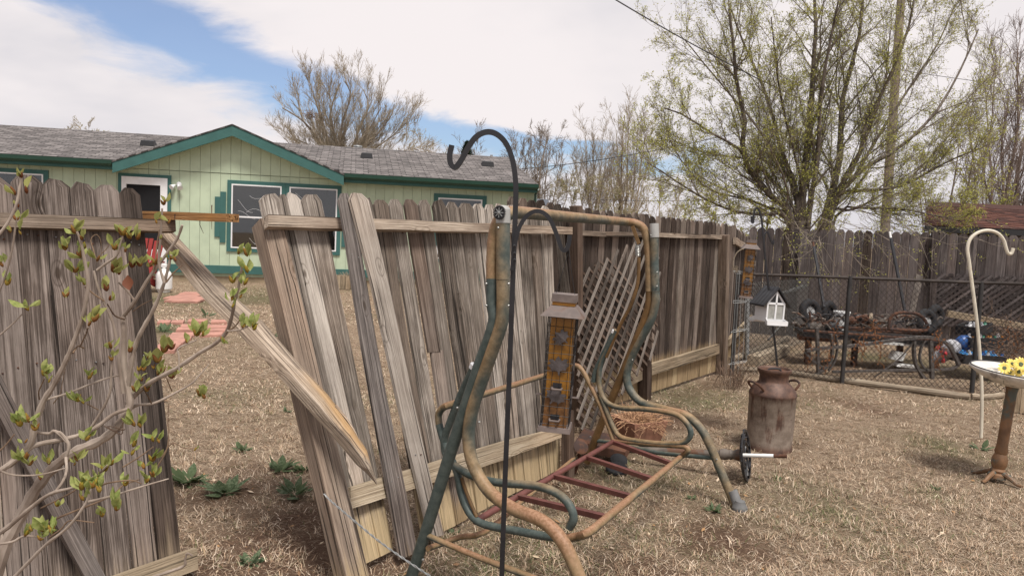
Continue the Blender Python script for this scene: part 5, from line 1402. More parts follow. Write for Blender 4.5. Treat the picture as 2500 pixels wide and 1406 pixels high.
# ================================================================= chain-link fence and log edging
M['chain'] = plain_mat('rusty_chain_link', (0.035, 0.026, 0.022), 0.7, 0.4, 8); M['chainpost'] = plain_mat('dark_steel_post', (0.032, 0.030, 0.030), 0.6, 0.3, 10)
Q0, Q1, Q2 = G(1786, 915), G(2372, 958), None
Q0.z = Q1.z = 0; QD = (Q1 - Q0).normalized(); QN = Vector((QD.y, -QD.x, 0))
Q2 = Q1 + Vector((1.3, -.75, 0)); 
cl = thing('chain_link_fence', 'rusty chain-link fence closing off the junk-filled corner', 'fence', Q0)
def zt_at(px, py, p0, n): return PL(px, py, p0, n).z
zA, zB = PL(1788, 668, Q0, QN).z, PL(2388, 690, Q0, QN).z
Lq = (Q1 - Q0).length
mb = MB(); mb.tube([Q0 + UP * zA, Q0.lerp(Q1, .3) + UP * (zA * .7 + zB * .3 + .004), Q1 + UP * zB], .017, 8); mb.build('top_rail', M['chain'], cl)
mb = MB(); mb.tube([Q1 + UP * zB, Q2 + UP * (zB + .07)], .017, 8); mb.build('top_rail', M['chain'], cl)
for p, z in ((Q0, zA), (Q0 + QD * ((PL(2058, 900, Q0, QN) - Q0).dot(QD)), (zA + zB) / 2 + .02), (Q1, zB + .01)):
    mb = MB(); mb.tube([p - UP * .05, p + UP * z], .024, 10); mb.build('post', M['chainpost'], cl, smooth=True)
def link_mesh(A_, B_, za, zb):
    mb = MB(); Lx = (B_ - A_).length; d = (B_ - A_).normalized(); n = Vector((d.y, -d.x, 0)); sp = .056; hgt = max(za, zb); slope = 1.12
    for dr, o in ((1, .003), (-1, -.003)):
        s = -hgt / slope - .1
        while s < Lx + hgt / slope + .1:
            p, q = [s, .03], [s + dr * (hgt - .03) / slope, hgt]
            pts = []
            for t in (np.linspace(0, 1, 5)):
                x, z = p[0] + (q[0] - p[0]) * t, p[1] + (q[1] - p[1]) * t; pts.append((x, z))
            # clip to the bay
            def at(x_): t = (x_ - p[0]) / (q[0] - p[0]); return t
            ta, tb = sorted((at(0), at(Lx))); ta, tb = max(ta, 0), min(tb, 1)
            if tb - ta > .02:
                P_ = [A_ + d * (p[0] + (q[0] - p[0]) * t) + UP * (p[1] + (q[1] - p[1]) * t) + n * o for t in (ta, tb)]
                zl = [np.interp((w - A_).dot(d) / Lx, [0, 1], [za, zb]) for w in P_]
                mb.tube(P_, .0024, 4, cap=False)
            s += sp
    return mb
link_mesh(Q0, Q1, zA, zB).build('wire_mesh', M['chain'], cl, kind='stuff')
link_mesh(Q1, Q2, zB, zB + .07).build('wire_mesh', M['chain'], cl, kind='stuff')
# inner return of older grey mesh
M['chain_grey'] = plain_mat('grey_chain_link', (0.10, 0.10, 0.095), 0.6, 0.3, 8, metal=.3)
ci = thing('grey_chain_link_return', 'short run of older grey chain-link with pipe rail behind the birdhouse', 'fence', D(1826, 850, 9.6))
I0, I1 = D(1826, 842, 9.7), D(1965, 830, 11.3); I0.z = I1.z = 0
link_mesh(I0, I1, 1.0, 1.0).build('wire_mesh', M['chain_grey'], ci, kind='stuff')
mb = MB(); mb.tube([D(1826, 735, 9.7), D(1895, 722, 10.6), D(1966, 698, 11.3)], .03, 8); mb.build('top_rail', M['chain_grey'], ci, smooth=True)
mb = MB(); mb.tube([I0 - UP * .02, D(1825, 690, 9.7)], .03, 10); mb.build('post', M['galv'], ci, smooth=True)
mb = MB(); mb.tube([D(1875, 830, 9.9), D(1915, 785, 10.3)], .012, 8); mb.build('tension_bar', M['chain_grey'], ci)
# log edging
for lb, pts, r in (('long split log lying along the foot of the chain-link fence', [(1800, 906), (1900, 911), (2000, 925), (2100, 938), (2200, 951), (2300, 965), (2366, 973)], .033),
                   ('short log end continuing the edging behind the birdbath', [(2372, 972), (2400, 974), (2425, 972), (2448, 968)], .03)):
    P_ = [G(*q) + UP * .022 for q in pts]; lg = thing('edging_log', lb, 'log', P_[0]); mb = MB()
    mb.tube(P_, lambda t: r * (1 + .12 * math.sin(t * 17)), 9, 3); mb.build('log', M['log'], lg, smooth=True)
# wooden box edge at right
bx = thing('plank_raised_bed', 'low raised bed of upright planks behind the birdbath pedestal', 'planter', G(2480, 1008))
for i in range(6):
    a, b = G(2456 + i * 17, 1003 + i * 2), G(2472 + i * 17, 1005 + i * 2)
    board(bx, a, b, a + UP * .245, b + UP * .245, M['kick'], dog=False, thick=.03)

# ================================================================= junk behind the chain-link
def wheel(parent, c, ax, r, w, hub):
    mb = MB(); ax = Vector(ax).normalized(); pr = []
    for k in range(13):
        an = math.pi * 2 * k / 12; pr.append((r - w * .5 + w * .5 * math.cos(an), w * .5 * math.sin(an)))
    mb.lathe(pr, c, 26, ax, cap=False); ty = mb.build('wheel', M['black_rubber'], parent, smooth=True)
    mb = MB(); mb.lathe([(.01, -w * .2), (r * .48, -w * .18), (r * .56, -w * .3), (r * .56, w * .3), (r * .48, w * .1), (r * .15, w * .05), (.02, w * .3)], c, 20, ax); mb.build('rim', hub, ty, smooth=True)
M['hub'] = plain_mat('pale_grey_rim', (0.26, 0.26, 0.26), 0.5, 0.3, 20)
for lb, top, bot, wl, Y0 in (('black hand truck with pale-rimmed tyres lying by the grey chain-link', (1985, 592), (2012, 750), ((1978, 760), (2022, 762)), 9.9),
                          ('black hand truck with long handle leaning at the back fence by the lattice', (2172, 566), (2216, 795), ((2262, 785), (2284, 772)), 9.7)):
    ht = thing('hand_truck', lb, 'hand truck', D(bot[0], bot[1] + 40, Y0), 'hand trucks in the junk corner')
    mb = MB(); a, b = D(*top, Y0 + .5), D(*bot, Y0); mb.tube([a.lerp(b, .07), a.lerp(b, .5), b], .021, 8); mb.build('handle', M['black_metal'], ht)
    mb = MB(); mb.tube([a, a.lerp(b, .09)], .014, 8); mb.build('handle_end', M['white_metal'] if Y0 < 9.8 else M['rust'], ht)
    for k, q in enumerate(wl):
        wheel(ht, D(*q, Y0 - .05 + .25 * k), (.35, -1, .25) if k == 0 else (.6, -1, .1), .168 if k == 0 else .16, .10, M['hub'] if k == 0 else M['black_metal'])
    mb = MB(); c0, c1 = D(*wl[0], Y0 - .05), D(*wl[1], Y0 + .2); mb.tube([c0, c1], .015, 8); mb.tube([c0.lerp(c1, .5), D(*bot, Y0)], .018, 6); mb.build('axle', M['black_metal'], ht)
# timber leaning
lb_ = thing('leaning_board', 'pale grey board leaning upright against the back fence', 'board', D(2220, 790, 10.2))
board(lb_, D(2213, 795, 10.0), D(2228, 796, 10.0), D(2238, 668, 10.9), D(2254, 674, 10.9), M['slat'], dog=False, thick=.03)
# low flat cart heaped with rusty metal
ct = thing('rusty_flat_cart', 'rusty low flat cart heaped with scrap metal behind chain-link', 'cart', D(2120, 880, 9.6))
a, b = D(1950, 800, 9.7), D(2312, 826, 9.4); d = (b - a) / 2; sd = Vector((-d.y, d.x, 0)).normalized()
mb = MB(); mb.box((a + b) / 2 - UP * .05, d, sd * .28, UP * .025); mb.build('deck', M['vent'], ct)
mb = MB(); mb.tube([a - sd * .29, b - sd * .29], .016, 6); mb.tube([a + sd * .29, b + sd * .29], .016, 6); mb.tube([D(2030, 799, 9.5), D(2260, 806, 9.4)], .018, 6); mb.build('side_rail', M['rust'], ct)
mb = MB(); mb.tube([D(2170, 803, 9.3), D(2172, 780, 9.3), D(2185, 766, 9.3), D(2215, 763, 9.3), D(2243, 768, 9.3), D(2260, 785, 9.3), D(2262, 806, 9.3), D(2210, 806, 9.3), D(2170, 803, 9.3)], .02, 8, 3); mb.build('rusty_loop', M['rust'], ct, smooth=True)
for px in (1975, 2090, 2200, 2290):
    mb = MB(); p = D(px, 815, 9.6); mb.box(Vector((p.x, p.y, p.z / 2 - .03)), (.03, 0, 0), (0, .03, 0), (0, 0, p.z / 2 - .03)); mb.build('leg', M['rust'], ct)
for k in range(110):
    px = random.uniform(1950, 2290); p = D(px, random.uniform(775, 806), random.uniform(9.3, 9.8)); mb = MB(); q = p + Vector((random.uniform(-.2, .2), random.uniform(-.1, .1), random.uniform(-.05, .08)))
    mb.tube([p, (p + q) / 2 + UP * .03, q], random.uniform(.004, .016), 6, 2); mb.build('scrap_rod', random.choice([M['rust'], M['black_metal'], M['rust'], M['stand']]), ct)
for px, py, r in ((2078, 782, .07), (2096, 775, .06), (2112, 778, .07), (1990, 800, .1), (2030, 800, .08)):
    mb = MB(); mb.ball(D(px, py, 9.5), r, 8, (1.2, .8, .8)); mb.build('scrap_lump', random.choice([M['rust'], M['vent'], M['stand']]), ct)
mb = MB(); mb.lathe([(.02, -.02), (.085, -.02), (.09, 0), (.085, .02), (.02, .02)], D(2127, 781, 9.45), 18, (1, -.45, .15)); mb.build('wooden_disc', M['log'], ct, smooth=True)
# white pails
for lb, px, py, r, h, ax in (('white plastic pail standing behind the chain-link post', 2053, 795, .10, .24, (0, 0, 1)), ('white ribbed pail lying on its side under the cart', 2062, 832, .075, .16, (1, -.2, 0))):
    p = D(px, py, 9.9); pl2 = thing('white_pail', lb, 'pail', p, 'white pails by the cart'); mb = MB(); mb.lathe([(r * .85, 0), (r, h * .9), (r * 1.07, h * .92), (r * 1.07, h), (r * .95, h), (r * .8, h * .1)], p - (UP * .05 if ax[2] else UP * 0), 18, ax); mb.build('pail', M['white_metal'], pl2, smooth=True)
# timbers on the ground
for lb, p0, p1, r in (('bare pole lying along the grey chain-link behind birdhouse', (1780, 880), (1922, 824), .045), ('thick weathered timber on the ground right of the tomato cage', (1838, 885), (1915, 855), .075), ('reddish timber lying below the scrap cart', (1948, 828), (2042, 834), .05), ('tan beam lying against the dark lattice', (2312, 772), (2520, 808), .055)):
    a, b = (G(p0[0], p0[1] + 6), G(p1[0], p1[1] + 6)) if p0[0] < 1945 else (D(*p0, 9.95 if p0[0] < 2200 else 10.6), D(*p1, 9.9 if p0[0] < 2200 else 10.3))
    a = a + UP * r * .7; b = b + UP * r * .7
    tm = thing('timber', lb, 'timber', a); mb = MB(); d = (b - a).normalized(); sd = d.cross(UP).normalized()
    if r == .045: mb.tube([a, b], r, 9)
    else: mb.beam(a, b, sd * r, sd.cross(d) * r * .8, n=4, jit=.003)
    mb.build('timber', M['terracotta'] if 'reddish' in lb else (M['kick'] if 'tan' in lb else M['log']), tm, smooth=(r == .045))
# iron bench frame
bn = thing('iron_bench_frame', 'bare grey iron bench frame with curved arms standing behind the chain-link', 'bench', D(2150, 930, 8.9))
M['iron'] = plain_mat('weathered_iron', (0.085, 0.075, 0.07), 0.6, 0.25, 15)
def strap(pts, name, w=.028, t=.006, Y0=8.9, k=5):
    P_ = spline([D(x, y, Y0 + (dz[0] if dz else 0)) for x, y, *dz in pts], k); mb = MB()
    for i in range(len(P_) - 1):
        pass
    vs, fs_ = [], []
    for i, p in enumerate(P_):
        tg = (P_[min(i + 1, len(P_) - 1)] - P_[max(i - 1, 0)]).normalized(); sd = Vector((0, 1, 0)); nn = tg.cross(sd).normalized()
        vs += [p + sd * w + nn * t, p - sd * w + nn * t, p - sd * w - nn * t, p + sd * w - nn * t]
        if i: b0 = 4 * (i - 1); fs_ += [(b0 + j, b0 + (j + 1) % 4, b0 + 4 + (j + 1) % 4, b0 + 4 + j) for j in range(4)]
    fs_ += [(3, 2, 1, 0), tuple(range(len(vs) - 4, len(vs)))]
    mb.add(vs, fs_); mb.build(name, M['iron'], bn)
strap([(1968, 856), (2005, 850), (2060, 846), (2130, 838), (2200, 828), (2255, 823), (2293, 828), (2318, 845), (2330, 868), (2341, 890)], 'seat_rail', .03, .016)
strap([(2232, 832), (2231, 860), (2236, 890), (2250, 915), (2270, 938)], 'leg', .03, .012); strap([(2258, 830), (2248, 852), (2246, 880), (2262, 905)], 'leg', .02, .008)
strap([(2272, 830), (2274, 880), (2276, 938)], 'leg', .025, .018); strap([(1994, 800), (1996, 850), (1998, 912)], 'leg', .025, .016); strap([(2029, 815), (2032, 850), (2026, 885), (2005, 905), (1985, 918)], 'leg', .028, .012); strap([(2042, 818), (2044, 850), (2038, 880), (2022, 905)], 'leg', .02, .008)
strap([(2032, 907), (2130, 905), (2230, 903), (2300, 902), (2328, 898), (2341, 890)], 'lower_rail', .02, .012); strap([(1966, 860), (1985, 880), (2010, 898)], 'brace', .015, .012); strap([(2228, 838), (2190, 880), (2120, 930)], 'brace', .008, .006)
# sacks, bottles and crates
M['blue'] = plain_mat('blue_plastic', (0.02, 0.075, 0.24), 0.35, 0.3, 20); M['cyan'] = plain_mat('bright_blue_plastic', (0.03, 0.22, 0.50), 0.35, 0.3, 25); M['red'] = plain_mat('red_plastic_cap', (0.42, 0.03, 0.04), 0.4, 0.2); M['film'] = plain_mat('white_plastic_film', (0.36, 0.36, 0.38), 0.3, 0.35, 20); M['green_p'] = plain_mat('green_plastic', (0.03, 0.16, 0.10), 0.4, 0.2)
M['amber_b'] = plain_mat('amber_bottle', (0.26, 0.10, 0.02), 0.2, 0.2)
def crate(lb, c, sx, sy, sz, rot, mat, bottles, group='crates of bottles'):
    c = Vector(c); Rm = Matrix.Rotation(rot, 3, 'Z') @ Matrix.Rotation(.12 * math.sin(rot * 9), 3, 'Y'); t = thing('crate', lb, 'crate', c, group)
    mb = MB()
    for dx, dy, ex, ey in ((0, -sy, sx, .008), (0, sy, sx, .008), (-sx, 0, .008, sy), (sx, 0, .008, sy)):
        mb.box(c + Rm @ Vector((dx, dy, sz)), Rm @ Vector((ex, 0, 0)), Rm @ Vector((0, ey, 0)), Rm @ Vector((0, 0, sz)))
    mb.box(c + Rm @ Vector((0, 0, .008)), Rm @ Vector((sx, 0, 0)), Rm @ Vector((0, sy, 0)), Rm @ Vector((0, 0, .006))); mb.build('box', mat, t)
    i = 0; y = -sy + .05
    while y < sy - .02:
        x = -sx + .05
        while x < sx - .02:
            m_ = bottles[i % len(bottles)]; i += 1; mb = MB(); rr = .038; hh = sz * 2 + random.uniform(.0, .03)
            mb.lathe([(rr * .9, .015), (rr, .03), (rr, hh * .7), (rr * .4, hh * .92), (rr * .4, hh * 1.05), (rr * .2, hh * 1.06)], c + Rm @ Vector((x, y, 0)), 10, Rm @ UP); mb.build('bottle', m_, t, smooth=True)
            x += .085
        y += .09
crate('tilted grey crate of clear bottles on top of the junk heap', D(2378, 812, 9.4), .19, .12, .055, .55, M['vent'], [M['film'], M['white'], M['film'], M['green_p']])
crate('black crate of amber bottles in the middle of the junk heap', D(2400, 845, 9.2), .21, .12, .06, -.05, M['vent'], [M['amber_b'], M['film'], M['amber_b'], M['green_p']])
crate('dark low crate of blue bottles at the bottom of the junk heap', D(2388, 885, 9.0), .26, .15, .055, .0, M['vent'], [M['cyan'], M['blue'], M['cyan'], M['film']])
def sack(lb, c, r, mat, sq, seed, name='plastic_sack'):
    t = thing(name, lb, 'sack', c, 'plastic sacks in the junk heap'); mb = MB(); mb.ball((0, 0, 0), r, 14); rs = random.Random(seed)
    k = [(Vector((rs.gauss(0, 1), rs.gauss(0, 1), rs.gauss(0, 1))).normalized(), rs.uniform(-.2, .2)) for _ in range(14)]
    for i, v in enumerate(mb.v):
        d = Vector(v).normalized(); f = 1 + sum(a * math.exp(-(1 - d.dot(q)) * 9) for q, a in k); p = Vector(c) + Vector((v[0] * f * sq[0], v[1] * f * sq[1], v[2] * f * sq[2])); mb.v[i] = tuple(p)
    mb.build('sack', mat, t, smooth=True); return t
sack('crumpled bright blue sack beside the stacked crates', D(2352, 838, 9.2), .10, M['blue'], (1, .8, 1), 1); sack('white plastic sack bulging between bench leg and blue sack', D(2322, 850, 9.1), .11, M['film'], (1, .8, 1), 2)
sk = sack('clear sack of red-capped bottles under the bench end', D(2296, 868, 9.2), .10, M['film'], (1.1, .8, .9), 3)
for k in range(9):
    mb = MB(); p = D(random.uniform(2276, 2316), random.uniform(846, 884), 9.05 + random.uniform(-.02, .03)); mb.lathe([(.018, 0), (.018, .022), (.012, .024)], p, 8, (random.gauss(0, 1), -1, .4)); mb.build('bottle_cap', M['red'], sk)
sack('small dark blue bag at the foot of the crates', D(2347, 868, 9.05), .07, M['blue'], (1.1, .8, .8), 4)
# broken white slabs
for lb, px, py, w in (('white plank end propped under the bench frame', 2190, 868, .06), ('crumpled white paper on the soil behind the chain-link', 2210, 892, .12), ('white sheet metal edge showing below the cart deck', 2190, 838, .22)):
    p = D(px, py, 9.3); t = thing('white_scrap', lb, 'scrap', p, 'white scrap pieces'); mb = MB(); mb.box(p, Vector((w, .03, -.01)), Vector((-.01, .08, 0)), Vector((.02, 0, .05 if w < .1 else .014))); mb.build('scrap', M['white_metal'], t)
# brush pile
M['twig'] = plain_mat('dry_twig', (0.13, 0.085, 0.06), 0.9, 0.4, 30)
br = thing('brush_pile', 'tangled pile of dry brush behind the yellow flowers', 'brush', D(2480, 900, 9.0)); mb = MB()
for k in range(520):
    p = D(random.uniform(2405, 2640), random.triangular(770, 915, 880), random.uniform(8.7, 10.2)); pts = [p]; d = Vector((random.gauss(0, 1), random.gauss(0, 1), random.gauss(.1, .7))).normalized()
    for j in range(4): d = (d + Vector((random.gauss(0, .4), random.gauss(0, .4), random.gauss(0, .4)))).normalized(); p = p + d * random.uniform(.04, .12); pts.append(p)
    mb.tube(pts, random.uniform(.002, .005), 3, cap=False)
mb.build('twigs', M['twig'], br, kind='stuff')
# dead vine stems clinging to the chain-link
vn = thing('dead_vine', 'dead brown vine stems tangled in the chain-link mesh', 'vine', PL(2110, 900, Q0, QN)); mb = MB()
for px in (1968, 2000, 2012, 2085, 2105, 2115, 2150, 2158, 2290, 2296, 2440, 2455):
    p = PL(px, random.uniform(850, 915), Q0 + QN * -.03, QN); pts = [p]
    for j in range(8): p = p + Vector((random.gauss(0, .03), random.gauss(0, .015), random.uniform(.02, .07))); pts.append(p)
    mb.tube(pts, .004, 4, 2)
    for q in pts[2:]:
        for _ in range(3):
            e = q + Vector((random.gauss(0, .03), random.gauss(0, .03), random.gauss(0, .025))); mb.add([e, e + Vector((.014, 0, .01)), e + Vector((.02, .004, -.006)), e + Vector((.006, 0, -.012))], [(0, 1, 2, 3)])
M['vine'] = plain_mat('dead_vine', (0.20, 0.085, 0.035), 0.9, 0.5, 30); mb.build('stems', M['vine'], vn, kind='stuff')
# tomato cage
tc = thing('tomato_cage', 'thin wire plant cage tied with twine beside the corner post', 'plant cage', G(1796, 940)); cbp = G(1797, 938)
YT = cbp.y
for x0, x1, dy in ((1782, 1800, 0), (1800, 1812, .2), (1810, 1824, .1), (1790, 1806, .3)):
    mb = MB(); mb.tube([D(x0, 945 - 20 * dy, YT + dy), D(x1, 660, YT + dy)], .0028, 5); mb.build('wire', M['galv'], tc)
for y0, y1 in ((890, 884), (812, 806), (740, 738), (668, 668)):
    mb = MB(); mb.tube([D(1778 + (890 - y0) * .08, y0, YT), D(1820, y1, YT + .02), D(1824, y1 - 4, YT + .3), D(1790, y0 - 6, YT + .3), D(1778 + (890 - y0) * .08, y0, YT)], .0028, 5); mb.build('hoop', M['galv'], tc)
mb = MB(); mb.tube([D(1790, 660, YT), D(1790, 640, YT), D(1797, 620, YT), D(1808, 610, YT), D(1818, 607, YT)], .006, 6, 4); mb.build('bent_twig', M['log'], tc)
for k in range(12):
    mb = MB(); c = D(1796, 657, YT - .01); an = random.uniform(0, 6.28); pts = [c, c + Vector((math.cos(an) * .03, 0, math.sin(an) * .03)), c + Vector((math.cos(an + .7) * .032, 0, math.sin(an + .7) * .032)), c]; mb.tube(pts, .0016, 4, 3); mb.build('twine', M['log'], tc)
dw = thing('dead_weed_clump', 'dead brown weed clump at the foot of the plant cage', 'weed', G(1790, 950)); mb = MB()
for k in range(120):
    p = G(1790 + random.gauss(0, 20), 945 + random.gauss(0, 6)); a = random.uniform(0, 6.28); h = random.uniform(.05, .28) ; mb.tube([p, p + Vector((math.cos(a) * .04, math.sin(a) * .04, h * .6)), p + Vector((math.cos(a) * .1, math.sin(a) * .1, h))], .002, 3, cap=False)
mb.build('stems', M['twig'], dw, kind='stuff')

# ================================================================= trees
def bark_mat(name, dark, light):
    m, t, bs = new_mat(name); g = t.n('ShaderNodeNewGeometry').outputs['Position']
    n = t.noise(t.vscale(g, (14, 14, 5)), 1.0, 4, 0.65)
    lk(t, t.mix(t.mr(n, .3, .7), dark, light), bs.inputs['Base Color']); bs.inputs['Roughness'].default_value = .95; bs.inputs['Specular IOR Level'].default_value = .1
    return m
def leaf_mat(name, cols):
    m, t, bs = new_mat(name); g = t.n('ShaderNodeNewGeometry').outputs['Position']
    n = t.noise(g, 3.0, 4, 0.8); n2 = t.noise(g, 60, 2, 0.8)
    c = t.mix(t.mr(n2, .35, .65), cols[0], cols[1]); c = t.mix(t.mr(n, .45, .62), c, cols[2])
    lk(t, c, bs.inputs['Base Color']); bs.inputs['Roughness'].default_value = .7; bs.inputs['Specular IOR Level'].default_value = .2
    tr = t.n('ShaderNodeBsdfTranslucent', ins={'Color': c}); out = [k for k in t.t.nodes if k.type == 'OUTPUT_MATERIAL'][0]
    mx = t.n('ShaderNodeMixShader', ins={0: 0.45, 1: bs.outputs[0], 2: tr.outputs[0]}); lk(t, mx.outputs[0], out.inputs[0])
    return m
M['elm_bark'] = bark_mat('elm_bark', (0.055, 0.044, 0.036), (0.19, 0.16, 0.135)); M['grey_bark'] = bark_mat('grey_bark', (0.15, 0.122, 0.098), (0.32, 0.27, 0.22)); M['tan_bark'] = bark_mat('tan_bark', (0.25, 0.20, 0.145), (0.46, 0.395, 0.30)); M['red_bark'] = bark_mat('reddish_bark', (0.15, 0.115, 0.10), (0.31, 0.245, 0.21))
M['elm_twig'] = bark_mat('elm_twig', (0.11, 0.09, 0.072), (0.27, 0.23, 0.19)); M['elm_leaf'] = leaf_mat('elm_leaf', [(0.36, 0.38, 0.07), (0.52, 0.52, 0.14), (0.42, 0.39, 0.13)]); M['pale_leaf'] = leaf_mat('pale_bud_leaf', [(0.30, 0.28, 0.12), (0.42, 0.38, 0.20), (0.26, 0.26, 0.10)]); M['conifer'] = leaf_mat('conifer_needle', [(0.018, 0.032, 0.018), (0.035, 0.055, 0.03), (0.02, 0.03, 0.02)])
def tubes_np(P, r0, r1, sides):
    """P (N,n,3) polylines -> verts, quads"""
    N, n, _ = P.shape
    T = np.gradient(P, axis=1); T /= np.linalg.norm(T, axis=2, keepdims=True) + 1e-9
    ref = np.tile(np.array([0.31, 0.87, 0.38]), (N, n, 1)); u = np.cross(T, ref); u /= np.linalg.norm(u, axis=2, keepdims=True) + 1e-9; w = np.cross(T, u)
    f = np.linspace(0, 1, n)[None, :]; rad = r0[:, None] * (1 - f) + r1[:, None] * f
    an = 2 * np.pi * np.arange(sides) / sides
    V = P[:, :, None, :] + rad[:, :, None, None] * (u[:, :, None, :] * np.cos(an)[None, None, :, None] + w[:, :, None, :] * np.sin(an)[None, None, :, None])
    idx = np.arange(N * n * sides).reshape(N, n, sides); nx = np.roll(idx, -1, axis=2)
    F = np.stack([idx[:, :-1], nx[:, :-1], nx[:, 1:], idx[:, 1:]], -1).reshape(-1, 4)
    return V.reshape(-1, 3), F
def spawn(P, L, Rr, k, ang, lf, n2, up, t0=.2, wig=.12, rf=.55, down=0.0, rg=rng):
    N, n, _ = P.shape; idx = np.repeat(np.arange(N), k); M_ = len(idx)
    t = rg.uniform(t0, 1.0, M_) * (n - 1); i0 = np.minimum(t.astype(int), n - 2); fr = (t - i0)[:, None]
    base = P[idx, i0] * (1 - fr) + P[idx, i0 + 1] * fr
    tan = P[idx, i0 + 1] - P[idx, i0]; tan /= np.linalg.norm(tan, axis=1, keepdims=True) + 1e-9
    rd = rg.normal(0, 1, (M_, 3)); rd -= tan * (rd * tan).sum(1, keepdims=True); rd /= np.linalg.norm(rd, axis=1, keepdims=True) + 1e-9
    a = rg.normal(ang, ang * .3, M_)[:, None]
    d = tan * np.cos(a) + rd * np.sin(a); d[:, 2] += up; d /= np.linalg.norm(d, axis=1, keepdims=True)
    tt = t / (n - 1)
    L2 = L[idx] * lf * rg.uniform(.55, 1.25, M_) * (1.15 - .5 * tt); R2 = np.maximum(Rr[idx] * (1 - .6 * tt) * rf, .0022)
    P2 = np.empty((M_, n2, 3)); P2[:, 0] = base; st = (L2 / (n2 - 1))[:, None]
    for j in range(1, n2):
        d = d + rg.normal(0, wig, (M_, 3)); d[:, 2] += up * .35 - down * j; d /= np.linalg.norm(d, axis=1, keepdims=True)
        P2[:, j] = P2[:, j - 1] + d * st
    return P2, L2, R2
def leaves_np(P, per, size, rg=rng, t0=.15, spread=.02):
    N, n, _ = P.shape; idx = np.repeat(np.arange(N), per); m = len(idx)
    t = rg.uniform(t0, 1, m) * (n - 1); i0 = np.minimum(t.astype(int), n - 2); fr = (t - i0)[:, None]
    c = P[idx, i0] * (1 - fr) + P[idx, i0 + 1] * fr + rg.normal(0, spread, (m, 3))
    a = rg.normal(0, 1, (m, 3)); a /= np.linalg.norm(a, axis=1, keepdims=True); b = np.cross(a, rg.normal(0, 1, (m, 3))); b /= np.linalg.norm(b, axis=1, keepdims=True) + 1e-9
    s = (size * rg.uniform(.5, 1.3, m))[:, None]
    V = np.stack([c - a * s, c + b * s * .5, c + a * s, c - b * s * .5], 1).reshape(-1, 3)
    return V, np.arange(4 * m).reshape(-1, 4)
def pad(paths, n):
    """resample polylines to n points"""
    out = []
    for p in paths:
        p = np.array([tuple(q) for q in p]); L = np.r_[0, np.cumsum(np.linalg.norm(np.diff(p, axis=0), axis=1))]; t = np.linspace(0, L[-1], n)
        out.append(np.stack([np.interp(t, L, p[:, k]) for k in range(3)], 1))
    return np.array(out)
def tree(name, label, base, limbs, lrad, levels, bark, leaf=None, leafper=0, leafsize=.03, group=None, twig_min=.0022, sides0=8, trunk=None, leaf_t0=.15, spread=.02, cat='tree', seed=1, twigmat=None):
    rg = np.random.default_rng(seed)
    t = thing(name, label, cat, base, group)
    P = pad([spline([Vector(q) for q in l], 4) for l in limbs], 16)
    P = P + np.cumsum(rg.normal(0, .012, P.shape), axis=1) * np.linspace(0, 1, 16)[None, :, None]
    L = np.linalg.norm(np.diff(P, axis=1), axis=2).sum(1); Rr = np.array(lrad, dtype=float)
    V, F = tubes_np(P, Rr, np.maximum(Rr * .22, twig_min), sides0)
    if trunk is not None:
        tp = pad([trunk[0]], 16); v2, f2 = tubes_np(tp, np.array([trunk[1]]), np.array([trunk[2]]), sides0); F = np.concatenate([F, f2 + len(V)]); V = np.concatenate([V, v2])
    raw_mesh('trunk', V, F, bark, t, tuple(base), smooth=True)
    Vs, Fs, n0 = [], [], 0; allp = []
    cur = (P, L, Rr)
    for li, lv in enumerate(levels):
        nx = spawn(*cur, rg=rg, **lv); pp_, ll, rr = nx
        rr = np.maximum(rr, twig_min)
        v, f = tubes_np(pp_, rr, np.maximum(rr * .35, twig_min * .6), 5 if li == 0 else 3); Vs.append(v); Fs.append(f + n0); n0 += len(v)
        cur = (pp_, ll, rr); allp.append(pp_)
    raw_mesh('branches', np.concatenate(Vs), np.concatenate(Fs), twigmat or bark, t, tuple(base))
    if leaf is not None and leafper:
        LV, LF, n1 = [], [], 0
        for pp_, per in zip(allp[-2:], (max(1, leafper // 2), leafper)):
            v, f = leaves_np(pp_, per, leafsize, rg, leaf_t0, spread); LV.append(v); LF.append(f + n1); n1 += len(v)
        raw_mesh('foliage', np.concatenate(LV), np.concatenate(LF), leaf, t, tuple(base))
    return t
# ---- big elm behind the back fence
YE = 15.5
def e_(x, y, dy=0.0):
    if x < 1110: x = 1110 + (x - 1110) * .90
    return D(1500 + x / 2.343, y / 2.343, YE + dy)
eb = e_(1110, 1290); eb.z = 0
limbs, lr = [], []
def limb(r, *pts, dy=0.0, end=0.0):
    n = len(pts); limbs.append([Vector((eb.x + (pts[0][0] - 1110) / 2.343 * YE / FPX * .5, eb.y, .1))] + [e_(x, y, dy * i / n + end * (i / n) ** 2) for i, (x, y) in enumerate(pts)]); lr.append(r)
limb(.125, (1010, 1255), (870, 1120), (750, 980), (702, 870), (715, 690), (660, 500), (640, 300), (610, 60), dy=-.8)
limb(.08, (1010, 1255), (870, 1120), (750, 985), (690, 860), (600, 800), (480, 740), (330, 650), (190, 590), dy=-1.2)
limb(.09, (1040, 1230), (1020, 1050), (930, 870), (880, 680), (820, 500), (700, 250), (600, 20), dy=.8)
limb(.15, (1060, 1240), (1080, 1050), (1110, 800), (1130, 600), (1150, 400), (1160, 150), (1150, -120), dy=.3)
limb(.10, (1110, 1200), (1150, 950), (1160, 750), (1170, 550), (1210, 300), (1260, 0), dy=-.9)
limb(.13, (1200, 1270), (1250, 1100), (1290, 900), (1300, 650), (1330, 450), (1400, 150), (1420, -80), dy=.6)
limb(.10, (1220, 1250), (1300, 1050), (1400, 900), (1430, 720), (1500, 600), (1580, 430), (1660, 240), (1720, 0), dy=-.4)
